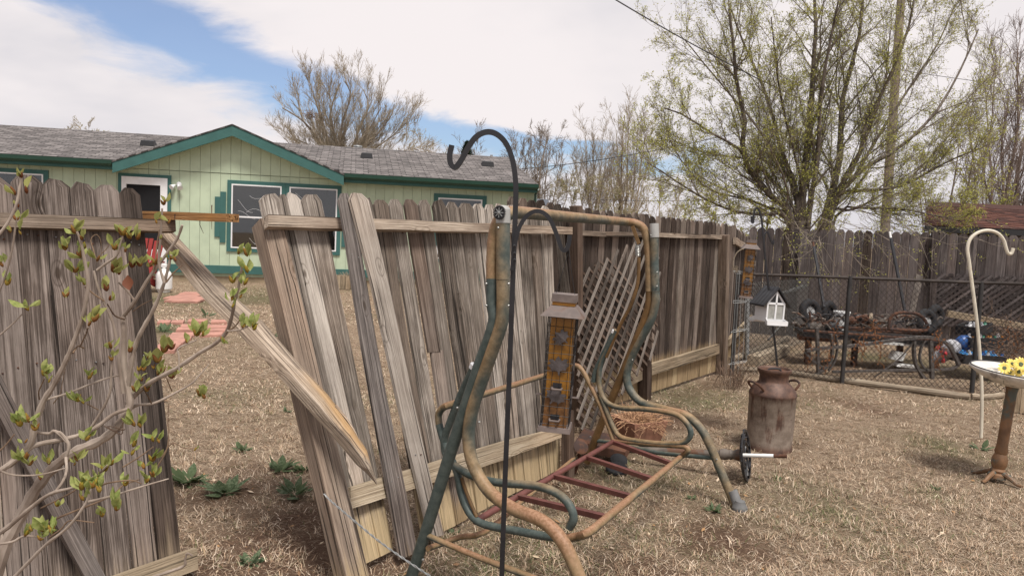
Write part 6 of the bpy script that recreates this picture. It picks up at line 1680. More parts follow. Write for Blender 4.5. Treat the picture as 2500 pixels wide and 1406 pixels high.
limb(.08, (1230, 1200), (1330, 1090), (1480, 1090), (1640, 1060), (1800, 980), (1960, 900), (2060, 860), dy=-1.0)
limb(.085, (1250, 1180), (1400, 980), (1600, 850), (1750, 720), (1850, 610), (1960, 420), (2080, 140), dy=.9)
limb(.07, (1250, 1200), (1380, 1000), (1560, 700), (1700, 480), (1850, 250), (1950, 20), dy=1.4)
limb(.07, (1000, 1260), (820, 1225), (600, 1190), (400, 1105), (200, 990), (100, 940), dy=-1.4)
limb(.06, (1030, 1240), (900, 1060), (740, 920), (560, 900), (380, 860), (230, 800), dy=1.2)
limb(.06, (1270, 1220), (1450, 1180), (1650, 1170), (1850, 1210), (1990, 1240), dy=-1.6)
limb(.06, (1040, 1200), (950, 950), (780, 700), (560, 450), (400, 280), (300, 180), dy=1.6)
limb(.06, (1090, 1200), (1030, 900), (960, 600), (930, 350), (900, 80), dy=-1.6)
limb(.05, (1180, 1230), (1350, 1200), (1500, 1120), (1700, 1000), (1900, 770), (2050, 560), dy=1.5)
limb(.05, (1000, 1260), (860, 1180), (700, 1130), (480, 1070), (300, 900), (210, 720), dy=.5)
elm = tree('elm_tree', 'large many-stemmed elm with sparse yellow-green spring leaves behind the back fence', eb, limbs, [r * .74 for r in lr],
     [dict(k=17, ang=.55, lf=.32, n2=7, up=.12, t0=.26, wig=.12, rf=.32), dict(k=11, ang=.6, lf=.44, n2=5, up=.06, t0=.1, wig=.16, rf=.40), dict(k=7, ang=.65, lf=.5, n2=4, up=.02, t0=.1, wig=.2, rf=.55)],
     M['elm_bark'], M['elm_leaf'], 4, .019, twig_min=.0030, twigmat=M['elm_twig'], trunk=([eb, eb + UP * .5, eb + UP * 1.2], .34, .26), leaf_t0=.3, spread=.03)
# a few long twigs hanging over the back fence
hang = [[(1985, 525), (2030, 545), (2058, 580), (2080, 622), (2108, 655), (2126, 676)], [(2050, 540), (2095, 556), (2130, 585), (2140, 620)], [(2185, 535), (2232, 568), (2254, 592), (2258, 628), (2250, 640)], [(1940, 540), (1962, 575), (1985, 600), (1998, 640)], [(2260, 545), (2320, 575), (2365, 580), (2400, 586)], [(1890, 545), (1915, 570), (1925, 600)], [(2010, 560), (2000, 590), (2030, 625), (2040, 650)], [(2100, 545), (2150, 575), (2190, 600), (2200, 625)]]
HP = pad([spline([D(x, y, 14.0 - min(i, 1) * 2.6) for i, (x, y) in enumerate(p)], 4) for p in hang], 10)
HL = np.linalg.norm(np.diff(HP, axis=1), axis=2).sum(1); hv, hf = tubes_np(HP, np.full(len(HP), .007), np.full(len(HP), .003), 4)
H2 = spawn(HP, HL, np.full(len(HP), .006), 9, .7, .30, 4, -.02, wig=.2); hv2, hf2 = tubes_np(H2[0], np.full(len(H2[0]), .0032), np.full(len(H2[0]), .0018), 3)
H3 = spawn(*H2, 3, .7, .5, 3, 0, wig=.2); hv3, hf3 = tubes_np(H3[0], np.full(len(H3[0]), .0026), np.full(len(H3[0]), .0016), 3)
raw_mesh('hanging_twigs', np.concatenate([hv, hv2, hv3]), np.concatenate([hf, hf2 + len(hv), hf3 + len(hv) + len(hv2)]), M['grey_bark'], elm, tuple(eb))
lv, lf_ = leaves_np(H3[0], 5, .016, spread=.025); raw_mesh('hanging_leaves', lv, lf_, M['elm_leaf'], elm, tuple(eb))
def fan_limbs(cx, Y0, H, spread, n, r, h0=.15, curve=.4, seed=3):
    rs = random.Random(seed); b = D(cx, 600, Y0); b.z = 0; out, rr = [], []
    for i in range(n):
        a = (i / (n - 1) - .5) * 2 if n > 1 else 0; dy = rs.uniform(-1, 1) * spread * .5; hh = H * (1 - .25 * abs(a) ** 2) * rs.uniform(.85, 1.05); pts = [b]
        for f in (h0, .35, .55, .75, 1.0): pts.append(b + Vector((a * spread * (f ** (1 - curve)), dy * f, hh * f)) + Vector((rs.gauss(0, .08), rs.gauss(0, .08), 0)) * H * .12)
        out.append(pts); rr.append(r * rs.uniform(.7, 1.1) * (1 - .3 * abs(a)))
    return b, out, rr
# ---- willow behind the house
def w_(x, y, dy=0): x = 560 + (x - 560) * .84; y = 600 + (y - 600) * .80; return D(600 + x / 2.273, 130 + y / 2.273, 31 + dy)
wb = D(850, 560, 31); wb.z = 0; limbs, lr = [], []
for r, dy, pts in ((.17, -.6, [(470, 620), (430, 520), (370, 430), (300, 330), (230, 270), (150, 215)]), (.15, .6, [(480, 620), (450, 500), (420, 380), (380, 250), (350, 150), (330, 60)]), (.17, .3, [(490, 620), (500, 520), (470, 400), (440, 280), (460, 160), (500, 50)]),
                   (.15, -.8, [(500, 620), (525, 480), (530, 380), (560, 270), (600, 160), (560, 60)]), (.15, .8, [(560, 620), (610, 480), (630, 380), (680, 270), (690, 180), (660, 100)]), (.13, 0, [(640, 620), (690, 510), (760, 420), (830, 330), (870, 260), (880, 210)]),
                   (.12, .5, [(660, 640), (720, 540), (800, 480), (880, 420), (930, 360), (950, 310)]), (.11, -.5, [(620, 620), (660, 460), (720, 360), (760, 280), (790, 220)]), (.10, .2, [(450, 640), (380, 540), (290, 480), (210, 440), (150, 350)]), (.09, -.4, [(440, 640), (350, 560), (260, 540), (180, 500), (140, 450)]), (.09, .3, [(700, 640), (800, 560), (900, 540), (1000, 500), (1040, 520)])):
    limbs.append([wb + UP * .2] + [w_(x, y, dy * i / 5) for i, (x, y) in enumerate(pts)]); lr.append(r)
tree('willow_tree', 'large bare willow with pale buds rising behind the green house roof', wb, limbs, [r * .62 for r in lr],
     [dict(k=22, ang=.45, lf=.31, n2=6, up=.22, t0=.25, wig=.11, rf=.32), dict(k=11, ang=.42, lf=.46, n2=5, up=.16, t0=.1, wig=.13, rf=.45), dict(k=6, ang=.45, lf=.55, n2=4, up=.1, t0=.1, wig=.15, rf=.6)],
     M['grey_bark'], None, 0, .03, twig_min=.0050, seed=5, twigmat=M['tan_bark'])
nb = w_(320, 283, -.6); nest = thing('bird_nest', 'dark round nest high in the bare willow', 'nest', nb); mb = MB()
for k in range(90):
    q = nb + Vector((random.gauss(0, .11), random.gauss(0, .1), random.gauss(0, .08))); mb.tube([q, q + Vector((random.gauss(0, .13), random.gauss(0, .1), random.gauss(0, .06)))], .008, 3, cap=False)
mb.build('sticks', M['twig'], nest)
# ---- bare trees in the gap between house and elm, and others
def side_tree(name, label, cx, Y0, top_px, spread_px, n, r, bark, leafper, seed, twig, leaf=None, k1=12, upb=.2, group='far bare trees', lsize=.04, curve=.4):
    H = D(cx, top_px, Y0).z; r = r * .62; b, li, rr = fan_limbs(cx, Y0, H, spread_px / FPX * Y0, n, r, seed=seed, curve=curve)
    tree(name, label, b, li, rr, [dict(k=k1, ang=.55, lf=.34, n2=6, up=upb, t0=.22, wig=.13, rf=.36), dict(k=8, ang=.55, lf=.48, n2=5, up=upb * .5, t0=.12, wig=.16, rf=.45), dict(k=5, ang=.55, lf=.55, n2=4, up=upb * .3, t0=.1, wig=.18, rf=.6)], bark, leaf, leafper, lsize, group, twig_min=twig, seed=seed)
side_tree('bare_tree', 'small rounded bare tree just right of the green house', 1322, 36, 322, 62, 6, .14, M['grey_bark'], 0, 11, .008, curve=.2)
side_tree('bare_tree', 'thin bare tree touching the right end of the house roof', 1268, 38, 325, 28, 4, .11, M['grey_bark'], 0, 12, .008)
side_tree('tall_bare_tree', 'tall feathery bare tree between house and elm', 1522, 37, 288, 55, 7, .13, M['tan_bark'], 0, 13, .0065, None, upb=.35, curve=.15)
side_tree('tall_bare_tree', 'slimmer feathery bare tree left of the tall feathery one', 1445, 39, 318, 45, 6, .12, M['tan_bark'], 0, 14, .0065, None, upb=.35, curve=.15)
side_tree('greening_tree', 'low greening tree above the fence left of the elm', 1610, 29, 425, 110, 7, .08, M['tan_bark'], 1, 15, .0052, M['pale_leaf'], lsize=.03, k1=8)
side_tree('greening_tree', 'broad low greening thicket tree above the far fence pickets', 1420, 34, 450, 120, 7, .07, M['tan_bark'], 1, 16, .006, M['pale_leaf'])
side_tree('reddish_bare_tree', 'tall reddish bare tree at the right edge beyond the shed', 2440, 25, 150, 105, 9, .15, M['red_bark'], 0, 17, .0052, upb=.3, k1=15, curve=.25)
side_tree('greening_tree', 'low greening tree between elm and reddish bare tree', 2330, 22, 360, 120, 7, .09, M['grey_bark'], 1, 18, .0042, M['elm_leaf'], k1=9)
side_tree('roofline_tree', 'pale treetop just showing above the left roof ridge', 205, 42, 322, 45, 5, .1, M['tan_bark'], 1, 19, .010, M['pale_leaf'])
side_tree('roofline_tree', 'faint bare treetop above the roof near the black hook', 1165, 45, 365, 28, 4, .1, M['grey_bark'], 0, 20, .009)
side_tree('roofline_tree', 'wispy bare treetop right of the willow above the roof', 1010, 40, 345, 55, 5, .1, M['tan_bark'], 1, 21, .009, M['pale_leaf'])
side_tree('dense_thicket_tree', 'dense tangled low tree behind the elm stems', 1880, 21, 490, 190, 8, .08, M['grey_bark'], 1, 22, .0046, M['elm_leaf'])
# conifer
cb_ = D(1132, 560, 40); cb_.z = 0; H = D(1132, 350, 40).z; cf = thing('conifer_tree', 'small dark conifer tip above the roof inside the black hook', 'tree', cb_)
mb = MB(); mb.tube([cb_, cb_ + UP * H], lambda t: .14 * (1 - t) + .01, 6); mb.build('trunk', M['elm_bark'], cf)
n = 9000; f = rng.random(n) ** .8; h = H * (.35 + .65 * f); rad = (1 - f) ** .8 * 1.15 * rng.uniform(.2, 1, n) + .05; a = rng.uniform(0, 6.28, n)
c = np.stack([cb_.x + rad * np.cos(a), cb_.y + rad * np.sin(a), h - rad * .3 + .12 * np.sin(a * 5 + h * 6)], 1); d1 = rng.normal(0, 1, (n, 3)) * .07; d2 = rng.normal(0, 1, (n, 3)) * .035
raw_mesh('needles', np.stack([c - d1, c + d2, c + d1], 1).reshape(-1, 3), np.arange(3 * n).reshape(-1, 3), M['conifer'], cf, tuple(cb_))

# ================================================================= utility pole, cables, shed
M['polewood'] = wood_mat('utility_pole_wood', (0.16, 0.13, 0.105), (0.27, 0.225, 0.185), (0.38, 0.33, 0.275), tone=0.05)
up0 = D(2163, 560, 20.5); up0.z = 0; upt = D(2204, -60, 20.5)
ut = thing('utility_pole', 'tall leaning wooden utility pole rising through the elm', 'utility pole', up0)
mb = MB(); mb.tube([up0, up0.lerp(upt, .5), upt], lambda t: .13 - .03 * t, 12); mb.build('pole', M['polewood'], ut, smooth=True)
for lb, a, b, sag, r in (('thick overhead service cable crossing to the utility pole', D(1380, -75, 11.5), D(2188, 330, 20.3), .25, .012), ('thin overhead wire above the distant bare trees', D(1180, 418, 40), D(1900, 300, 28), .35, .016), ('thin wire running right from the utility pole', D(2190, 170, 20.4), D(2700, 225, 26), .1, .008), ('lower thin wire right of the utility pole', D(2190, 255, 20.4), D(2700, 320, 26), .2, .008), ('second low wire behind the fence pickets', D(1260, 470, 42), D(1900, 480, 30), .3, .012)):
    cbx = thing('overhead_wire', lb, 'wire', a, 'overhead wires'); mb = MB(); mb.tube([a.lerp(b, i / 24) - UP * (sag * 4 * (i / 24) * (1 - i / 24)) for i in range(25)], r, 6); mb.build('cable', M['wire'], cbx)
# shed
sb = D(2400, 700, 15.2); sb.z = 0
sh = thing('shed', 'shed with red-brown shingle roof behind the back fence', 'shed', sb)
xL = D(2256, 560, 14.6).x; xR = D(2720, 560, 14.6).x; zE = D(2380, 556, 14.6).z; zRg = D(2380, 497, 17.4).z; yE, yR = 14.6, 17.4
skw = D(2270, 497, 17.4).x - xL; dv = Vector((skw, yR - yE, 0)) * .93
mb = MB(); mb.box(Vector(((xL + xR) / 2 + skw, yR, zE / 2 - .05)), ((xR - xL) / 2 - .2, 0, 0), dv, (0, 0, zE / 2 - .05)); mb.build('wall', M['fence_back'], sh)
mb = MB(); mb.box(((xL + xR) / 2, yE - .02, zE - .06), ((xR - xL) / 2, 0, 0), (0, .02, 0), (0, 0, .055)); mb.build('fascia', M['vent'], sh)
mb = MB(); v = [(xL, yE, zE - .01), (xR, yE, zE - .01), (xR + skw, yR, zRg), (xL + skw, yR, zRg), (xL + 2 * skw, 2 * yR - yE, zE), (xR + 2 * skw, 2 * yR - yE, zE)]
mb.add(v + [(x, y, z - .05) for x, y, z in v], [(0, 1, 2, 3), (3, 2, 5, 4), (6, 9, 8, 7), (9, 10, 11, 8), (0, 6, 7, 1), (0, 3, 9, 6), (3, 4, 10, 9)]); mb.build('roof', M['shingle_red2'], sh)
sl2 = Vector((0, yR - yE, zRg - zE)); Ls = sl2.length; sl2.normalize(); nrm = Vector((0, -sl2.z, sl2.y))
rows = 17; rh = Ls / rows
for r_ in range(rows):
    xs_ = skw * r_ / rows; x = xL + xs_ - random.uniform(0, .2)
    while x < xR + xs_:
        w = random.uniform(.16, .34); a, b = max(x, xL + xs_), min(x + w, xR + xs_)
        if b - a > .05:
            p = Vector((0, yE, zE)) + sl2 * (rh * r_ - .012) + nrm * .004; q = p + sl2 * (rh * 1.05)
            mb = MB(); th = random.uniform(.012, .02)
            mb.add([Vector((a + .004, p.y, p.z)), Vector((b - .004, p.y, p.z)), Vector((b - .004, p.y, p.z)) + nrm * th, Vector((a + .004, p.y, p.z)) + nrm * th, Vector((a, q.y, q.z)) + nrm * .005, Vector((b, q.y, q.z)) + nrm * .005], [(0, 1, 2, 3), (3, 2, 5, 4), (0, 3, 4), (1, 5, 2)])
            if r_ < 14: mb.build('shingle', M['shingle_red'] if random.random() < .6 else M['shingle_red2'], sh)
        x += w
# distant low roof right of the house
fr_ = D(1326, 492, 30); fh_ = thing('distant_roof', 'low slate-blue roof just visible right of the house corner', 'house', Vector((fr_.x, 30, 0)))
M['slate'] = plain_mat('slate_roof', (0.09, 0.10, 0.12), .8, .2, 6)
mb = MB(); z1 = D(1326, 484, 30).z; z0 = z1 - .45; x0, x1 = D(1290, 490, 30).x, D(1352, 490, 30).x
mb.add([(x0 - 1, 29.5, z0), (x1, 29.5, z0), (x1 - .2, 31, z1), (x0 - 1, 31, z1), (x0 - 1, 32.5, z0), (x1, 32.5, z0)], [(0, 1, 2, 3), (3, 2, 5, 4), (1, 5, 2)]); mb.build('roof', M['slate'], fh_)
mb = MB(); mb.box(((x0 + x1) / 2 - .6, 31, z0 / 2), ((x1 - x0) / 2 + .3, 0, 0), (0, 1.3, 0), (0, 0, z0 / 2)); mb.build('wall', M['fence_back'], fh_)

# ================================================================= budding lilac in the foreground
M['lilac_bark'] = bark_mat('lilac_bark', (0.20, 0.155, 0.125), (0.42, 0.35, 0.295)); M['lilac_twig'] = bark_mat('lilac_twig', (0.085, 0.055, 0.04), (0.22, 0.15, 0.10))
M['lilac_leaf'] = leaf_mat('lilac_leaf', [(0.24, 0.30, 0.08), (0.44, 0.47, 0.18), (0.35, 0.35, 0.12)]); M['bud'] = leaf_mat('lilac_bud', [(0.40, 0.33, 0.05), (0.34, 0.16, 0.05), (0.22, 0.08, 0.035)])
M['dead_leaf'] = plain_mat('dead_red_leaf', (0.14, 0.045, 0.02), .7, .2)
lil = thing('lilac_shrub', 'lilac shrub with opening green buds in the left foreground', 'shrub', D(10, 1900, 1.75))
BR = [  # pixel path, depth start, depth end, radius start, radius end (px)
 ([(-40, 1520), (7, 1348), (34, 1292), (64, 1235), (90, 1190), (123, 1149), (161, 1116), (194, 1097), (239, 1078), (277, 1052), (299, 1022), (318, 985), (310, 936), (303, 890), (303, 824), (301, 772)], 1.7, 1.75, 22, 9),
 ([(301, 772), (325, 742), (368, 672), (407, 620), (433, 582), (445, 550)], 1.75, 1.7, 7, 4),
 ([(312, 950), (322, 880), (333, 835), (351, 798), (374, 757), (396, 705), (407, 668), (418, 622)], 1.74, 1.68, 9, 4.5),
 ([(401, 690), (388, 640), (392, 580), (396, 509)], 1.68, 1.65, 5, 3.2),
 ([(299, 1022), (330, 990), (374, 985), (430, 958), (468, 936), (486, 917), (512, 887)], 1.75, 1.8, 6, 1.6),
 ([(310, 985), (345, 950), (374, 929), (429, 900), (488, 861), (525, 839), (552, 812), (566, 772), (573, 735), (583, 698), (592, 642)], 1.75, 1.6, 9, 4),
 ([(555, 808), (585, 805), (606, 796)], 1.6, 1.6, 3.5, 2.5), ([(552, 812), (575, 795), (588, 776)], 1.6, 1.6, 3, 2),
 ([(438, 905), (437, 870), (436, 850), (480, 830)], 1.7, 1.7, 3.6, 2.4),
 ([(22, 1134), (71, 1090), (86, 1037), (105, 981), (131, 940), (161, 880), (174, 850), (196, 791), (207, 750), (215, 694), (207, 639), (196, 587), (187, 565)], 1.65, 1.6, 12, 4),
 ([(-30, 1165), (22, 1134), (71, 1095), (101, 1082), (161, 1071), (209, 1056), (243, 1037), (277, 1011), (318, 996)], 1.62, 1.72, 9, 6),
 ([(300, 960), (292, 898), (285, 835), (274, 783), (252, 735), (237, 694), (229, 661)], 1.72, 1.7, 6, 3.4), ([(237, 660), (259, 643), (285, 624), (292, 602), (300, 576)], 1.7, 1.7, 4.6, 3),
 ([(-20, 585), (0, 569), (22, 539), (41, 495), (48, 458), (52, 432)], 1.45, 1.45, 5.5, 3.6), ([(-20, 730), (0, 706), (18, 657), (31, 602), (37, 558), (41, 530)], 1.5, 1.5, 4, 3),
 ([(-20, 828), (0, 817), (30, 791), (55, 766)], 1.5, 1.5, 3.4, 2.2), ([(-30, 1320), (22, 1284), (75, 1239), (123, 1205), (187, 1187), (239, 1157), (262, 1135)], 1.6, 1.55, 9, 3),
 ([(112, 975), (168, 959), (224, 936), (269, 921), (299, 915)], 1.66, 1.74, 3.6, 2.6), ([(224, 1041), (254, 992), (269, 955), (271, 920), (273, 880), (274, 850)], 1.7, 1.68, 4.8, 3),
 ([(10, 1440), (37, 1406), (75, 1366), (112, 1329), (168, 1284), (209, 1228), (224, 1185)], 1.5, 1.5, 6.5, 4), ([(215, 1225), (262, 1213), (299, 1202), (374, 1179), (412, 1168)], 1.55, 1.6, 5, 1.8), ([(240, 1190), (262, 1179), (318, 1172), (345, 1180)], 1.55, 1.55, 3.2, 2.4),
 ([(382, 1142), (406, 1100), (412, 1060), (410, 1030), (412, 985)], 1.62, 1.62, 2.6, 1.5), ([(395, 1115), (420, 1082), (449, 1093), (476, 1094)], 1.62, 1.62, 2.4, 1.6), ([(300, 1140), (340, 1115), (375, 1090)], 1.58, 1.6, 2.6, 2),
 ([(-20, 1330), (30, 1322), (60, 1308), (110, 1312)], 1.45, 1.45, 5, 3), ([(120, 1312), (150, 1290), (172, 1270), (230, 1275)], 1.5, 1.5, 3, 2), ([(374, 1408), (410, 1396), (449, 1381), (452, 1365), (457, 1350), (470, 1356)], 1.9, 1.9, 6, 3), ([(300, 1030), (296, 1060), (262, 1040), (300, 1048)], 1.7, 1.7, 2, 1.4),
 ([(-20, 1115), (10, 1090), (35, 1060)], 1.5, 1.5, 3, 2), ([(161, 1116), (168, 1085), (150, 1058), (135, 1052)], 1.66, 1.66, 6, 4), ([(90, 1055), (120, 1058), (135, 1052), (165, 1080)], 1.66, 1.66, 5, 5), ([(161, 1116), (162, 1150), (150, 1180), (125, 1210)], 1.64, 1.58, 5, 4), ([(-10, 1142), (15, 1155), (45, 1160), (100, 1158), (160, 1142)], 1.55, 1.6, 3.6, 2.2), ([(207, 700), (232, 720), (255, 735)], 1.64, 1.66, 2.5, 2.5),
 ([(340, 1170), (300, 1185), (262, 1215), (150, 1260), (90, 1290)], 1.62, 1.55, 2, 4), ([(100, 1240), (150, 1215), (185, 1195), (245, 1150)], 1.62, 1.6, 3, 2), ([(130, 985), (148, 960), (152, 935), (160, 900)], 1.68, 1.68, 1.8, 1.2), ([(305, 780), (280, 770), (262, 742)], 1.74, 1.72, 3, 2), ([(329, 735), (312, 712), (290, 690)], 1.74, 1.74, 4, 3), ([(325, 760), (345, 745), (375, 730)], 1.74, 1.74, 2, 1.2), ([(374, 660), (380, 630), (384, 590), (390, 560)], 1.72, 1.72, 3, 1.8), ([(237, 640), (228, 610), (222, 585), (235, 573), (246, 590), (247, 640)], 1.72, 1.76, 1.8, 1.2), ([(247, 620), (262, 605), (268, 590)], 1.72, 1.72, 1.6, 1), ([(405, 690), (425, 665), (445, 648)], 1.68, 1.68, 3, 1.6), ([(96, 975), (95, 955), (108, 925)], 1.66, 1.64, 2.6, 2), ([(205, 850), (190, 845), (178, 862)], 1.66, 1.62, 2.5, 3), ([(196, 845), (210, 815), (215, 800)], 1.64, 1.62, 2.4, 2), ([(240, 1000), (225, 992), (212, 985)], 1.7, 1.68, 2, 1.6), ([(420, 955), (405, 920), (392, 900)], 1.78, 1.76, 2.4, 2), ([(370, 985), (360, 965), (348, 945)], 1.75, 1.72, 2.4, 2), ([(255, 1040), (280, 1052), (305, 1048)], 1.7, 1.66, 2, 1.6)]
for pts, y0, y1, r0, r1 in BR:
    n = len(pts); P_ = [D(x, y, y0 + (y1 - y0) * i / (n - 1)) for i, (x, y) in enumerate(pts)]
    mb = MB(); k = ((y0 + y1) / 2) / FPX
    mb.tube(P_, lambda t: (r0 + (r1 - r0) * t) * .74 * k * (1 + .10 * math.sin(t * n * 7) + .05 * math.sin(t * n * 17)), 8 if r0 > 4 else 6, 4); mb.build('stem', M['lilac_bark'] if r0 > 3.3 else M['lilac_twig'], lil, smooth=True)
# leaf and bud meshes shared by all clusters
def leaf_mesh(name, fold, curl, w, mat):
    vs, fs_ = [], []; prof = [(0, .02), (.15, .10), (.35, .21), (.55, .235), (.75, .16), (.9, .07), (1, .0)]
    for i, (z, hw) in enumerate(prof):
        hw *= w; y = -curl * z * z
        vs += [(-hw, y - fold * hw, z), (0, y, z), (hw, y - fold * hw, z)]
        if i: b0 = 3 * (i - 1); fs_ += [(b0, b0 + 1, b0 + 4, b0 + 3), (b0 + 1, b0 + 2, b0 + 5, b0 + 4)]
    me = bpy.data.meshes.new(name); me.from_pydata(vs, [], fs_); me.materials.append(mat); me.shade_smooth(); return me
LM = [leaf_mesh('lilac_leaf', .9, .15, 1.0, M['lilac_leaf']), leaf_mesh('lilac_leaf', 1.3, .4, .9, M['lilac_leaf']), leaf_mesh('lilac_leaf', .5, -.15, 1.15, M['lilac_leaf'])]
bmb = MB(); bmb.lathe([(.02, 0), (.16, .18), (.2, .4), (.13, .75), (.02, 1.0)], (0, 0, 0), 8)
BM = bpy.data.meshes.new('lilac_bud'); BM.from_pydata([tuple(v) for v in bmb.v], [], bmb.f); BM.materials.append(M['bud']); BM.shade_smooth()
def inst(mesh, name, p, d, s, roll=None):
    o = bpy.data.objects.new(name, mesh); put(o, lil, p); q = Vector(d).to_track_quat('Z', 'Y')
    o.rotation_mode = 'QUATERNION'; o.rotation_quaternion = q @ Euler((0, 0, random.uniform(0, 6.28) if roll is None else roll)).to_quaternion(); o.scale = (s, s, s); return o
CL = [(52, 428, 1.45, .6, 3), (38, 470, 1.45, .9, 1), (66, 466, 1.45, .9, 1), (44, 500, 1.45, .4, 1), (41, 532, 1.5, .7, 2), (25, 562, 1.5, .7, 1), (52, 566, 1.5, .7, 1), (8, 645, 1.5, .7, 2), (16, 690, 1.5, .8, 2), (70, 752, 1.5, 1.0, 3), (185, 565, 1.6, 1.0, 4), (165, 600, 1.6, .9, 3), (200, 580, 1.6, .7, 2), (195, 625, 1.62, 1.0, 4), (182, 660, 1.62, 1.0, 4), (208, 600, 1.64, .7, 2), (236, 632, 1.64, .9, 3), (205, 690, 1.64, .8, 3),
      (300, 570, 1.7, 1.0, 4), (318, 578, 1.7, .8, 2), (335, 580, 1.7, .9, 2), (280, 605, 1.7, .9, 4), (305, 610, 1.7, .6, 2), (277, 660, 1.72, 1.0, 5), (290, 665, 1.72, .6, 2), (322, 648, 1.74, 1.0, 3), (342, 645, 1.74, .8, 2), (366, 646, 1.72, .6, 2), (380, 640, 1.72, .8, 2), (260, 705, 1.7, .9, 3), (267, 728, 1.7, .6, 2), (228, 780, 1.62, 1.1, 4), (215, 790, 1.62, .7, 2),
      (400, 495, 1.65, .8, 2), (383, 540, 1.65, .8, 1), (410, 540, 1.65, .8, 1), (391, 578, 1.65, .5, 1), (418, 628, 1.68, .7, 2), (430, 632, 1.68, .7, 2), (412, 628, 1.68, .5, 1), (583, 615, 1.6, .9, 3), (605, 620, 1.6, .9, 3), (605, 660, 1.6, .9, 2), (568, 685, 1.6, .9, 2), (595, 690, 1.6, .9, 2), (566, 728, 1.6, .8, 3), (585, 722, 1.6, .6, 1), (566, 745, 1.6, .5, 2), (595, 795, 1.6, .8, 3), (615, 792, 1.6, .9, 4), (620, 800, 1.6, .7, 2), (480, 815, 1.7, 1.1, 5), (495, 815, 1.7, .8, 2), (458, 832, 1.7, .7, 2), (548, 832, 1.62, .8, 2),
      (272, 845, 1.68, .9, 3), (273, 875, 1.68, .7, 2), (315, 855, 1.72, .9, 2), (385, 880, 1.76, 1.1, 3), (395, 905, 1.76, .8, 3), (400, 855, 1.76, 1.1, 3), (418, 848, 1.76, .8, 2), (360, 870, 1.74, .6, 1), (350, 900, 1.74, .8, 2), (338, 900, 1.74, .8, 2), (345, 925, 1.73, .7, 3), (330, 950, 1.73, .9, 3), (358, 950, 1.73, .8, 3), (420, 918, 1.76, 1.1, 4), (385, 912, 1.76, 1.0, 3), (375, 895, 1.76, .7, 2), (490, 962, 1.8, 1.0, 5), (500, 968, 1.8, .8, 3),
      (108, 912, 1.64, 1.0, 4), (118, 928, 1.64, .6, 2), (215, 920, 1.68, .9, 3), (190, 975, 1.68, 1.0, 3), (205, 980, 1.68, .6, 2), (330, 1035, 1.64, 1.1, 4), (345, 1038, 1.64, .8, 2), (210, 1070, 1.66, .9, 3), (50, 1035, 1.6, 1.1, 4), (70, 1025, 1.6, 1.0, 3), (85, 1045, 1.6, .8, 2), (60, 1075, 1.55, .6, 1), (60, 1118, 1.6, 1.1, 4), (72, 1130, 1.6, .8, 3), (120, 1128, 1.64, 1.0, 3), (190, 1120, 1.66, .9, 4), (180, 1130, 1.66, .5, 2), (100, 1165, 1.6, .6, 2), (270, 1130, 1.58, 1.0, 3), (255, 1145, 1.56, .9, 4), (320, 1105, 1.6, .7, 2), (325, 1085, 1.6, .9, 2), (375, 1072, 1.62, 1.0, 3), (390, 1075, 1.62, .6, 1), (372, 1120, 1.62, 1.0, 3), (352, 1138, 1.62, .7, 2), (375, 1158, 1.6, .9, 3), (358, 1172, 1.6, .9, 3), (305, 1180, 1.56, .9, 2), (200, 1190, 1.5, 1.2, 5), (225, 1185, 1.5, 1.1, 5), (245, 1195, 1.5, .9, 3), (205, 1215, 1.5, .8, 3), (235, 1168, 1.52, .7, 2), (285, 1240, 1.5, 1.2, 4), (250, 1255, 1.5, .9, 3), (140, 1230, 1.56, .7, 2), (105, 1290, 1.45, 1.0, 4), (128, 1295, 1.45, .9, 3), (60, 1302, 1.45, .9, 2), (78, 1290, 1.45, .7, 2), (100, 1312, 1.45, .7, 3), (450, 1355, 1.9, .4, 1), (474, 1094, 1.62, .5, 1), (160, 720, 1.62, .7, 2), (160, 605, 1.6, .8, 2)]
for px, py, Y0, s, n in CL:
    c = D(px, py, Y0)
    for i in range(n):
        a = random.uniform(0, 6.28); d = Vector((math.cos(a) * .75, math.sin(a) * .55, random.uniform(.15, 1.0)))
        inst(random.choice(LM), 'leaf', c + Vector((random.uniform(-.005, .005), random.uniform(-.005, .005), random.uniform(-.006, .004))), .6 * d + UP * .35 * d.length, .033 * s * random.uniform(.7, 1.12))
    for i in range(2 if n > 1 else 1):
        a = random.uniform(0, 6.28); inst(BM, 'bud', c - UP * .006, Vector((math.cos(a) * .6, math.sin(a) * .4, 1)), .020 * s * random.uniform(.8, 1.2))
o = inst(leaf_mesh('dead_leaf', .5, .2, 1.6, M['dead_leaf']), 'dead_leaf', D(312, 672, 1.7), (.2, 0, -1), .034); o['label'] = 'single brick-red dead leaf'

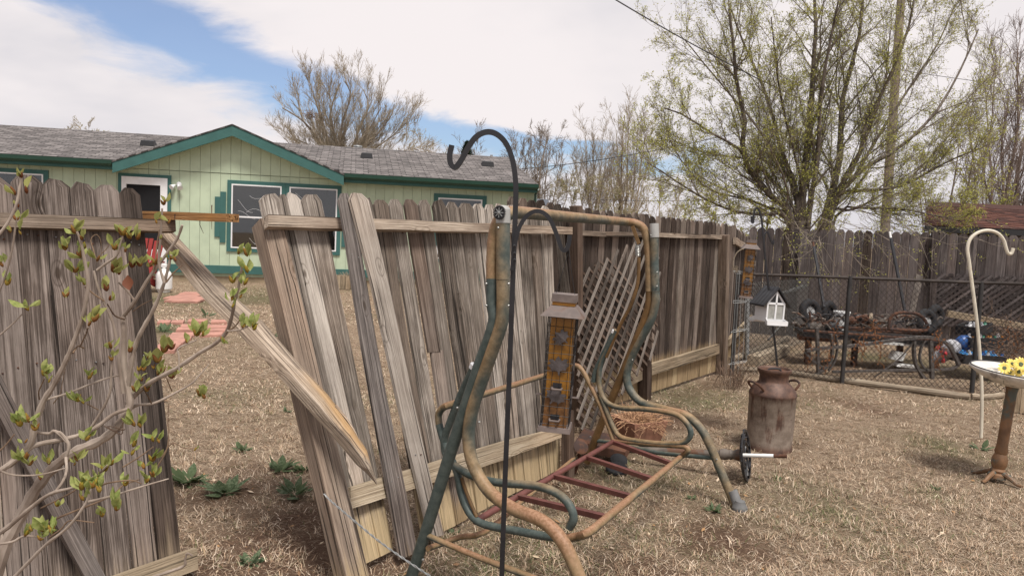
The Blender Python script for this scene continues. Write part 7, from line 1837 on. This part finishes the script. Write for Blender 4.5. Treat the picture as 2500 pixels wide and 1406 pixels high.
# ================================================================= green weeds
M['weed'] = leaf_mat('weed_leaf', [(0.08, 0.12, 0.06), (0.20, 0.25, 0.15), (0.12, 0.165, 0.08)])
WM = [leaf_mesh('weed_leaf', .5, .35, .85, M['weed']), leaf_mesh('weed_leaf', .35, .15, 1.15, M['weed']), leaf_mesh('weed_leaf', .7, .6, .7, M['weed'])]
WD = [(462, 1176, .19, 26, 'big leafy dock weed beside the left fence board'), (550, 1200, .17, 24, 'dock weed with drooping leaves right of the big dock'), (590, 1095, .09, 16, 'lone small weed on the bare lawn left of the torn post'), (682, 1150, .14, 18, 'upright leafy weed left of the torn panel post'), (742, 1148, .13, 16, 'leafy weed half hidden by the torn panel post'), (720, 1205, .15, 22, 'low weed cluster hugging the torn panel post'), (700, 1005, .08, 12, 'small weed in the dead lawn near the diagonal beam'), (665, 825, .16, 16, 'grassy weed left of the torn post, midway to the house'), (612, 1362, .10, 22, 'fine grey-green weed on bare soil at bottom'), (1742, 1240, .09, 20, 'flat weed rosette by the swing foot'), (1690, 1215, .05, 10, 'tiny weed left of the swing foot rosette'), (2395, 1090, .13, 9, 'broad-leaved weed at the foot of the cream hook'), (400, 806, .2, 12, 'spiky weed growing between the pavers'), (2285, 1195, .06, 14, 'small green weed in turf left of birdbath'), (1110, 1075 + 215, .05, 10, 'tiny sprout beside the swing stretcher'), (1905, 1170, .05, 8, 'tiny sprout in the turf below the milk can'), (505, 768, .2, 10, 'grass tuft at the edge of the far paver row'), (1040, 742, .2, 12, 'weed tuft seen through the torn panel gaps')]
for px, py, r, n, lb in WD:
    p = G(px, py); p.z = float(gz(np.array([p.x]), np.array([p.y]))[0]); t = thing('weed', lb, 'weed', p, 'green weeds in the dry lawn')
    for i in range(n):
        a = i * 2.4 + random.uniform(-.3, .3); el = random.uniform(.2, 1.35); d = Vector((math.cos(a) * math.cos(el), math.sin(a) * math.cos(el), math.sin(el)))
        o = bpy.data.objects.new('leaf', random.choice(WM)); put(o, t, p + Vector((math.cos(a), math.sin(a), 0)) * r * .12 + UP * .0)
        o.rotation_mode = 'QUATERNION'; q = d.to_track_quat('Z', 'Y'); s = r * random.uniform(.3, .85); o.rotation_quaternion = q; o.scale = (s, s, s)
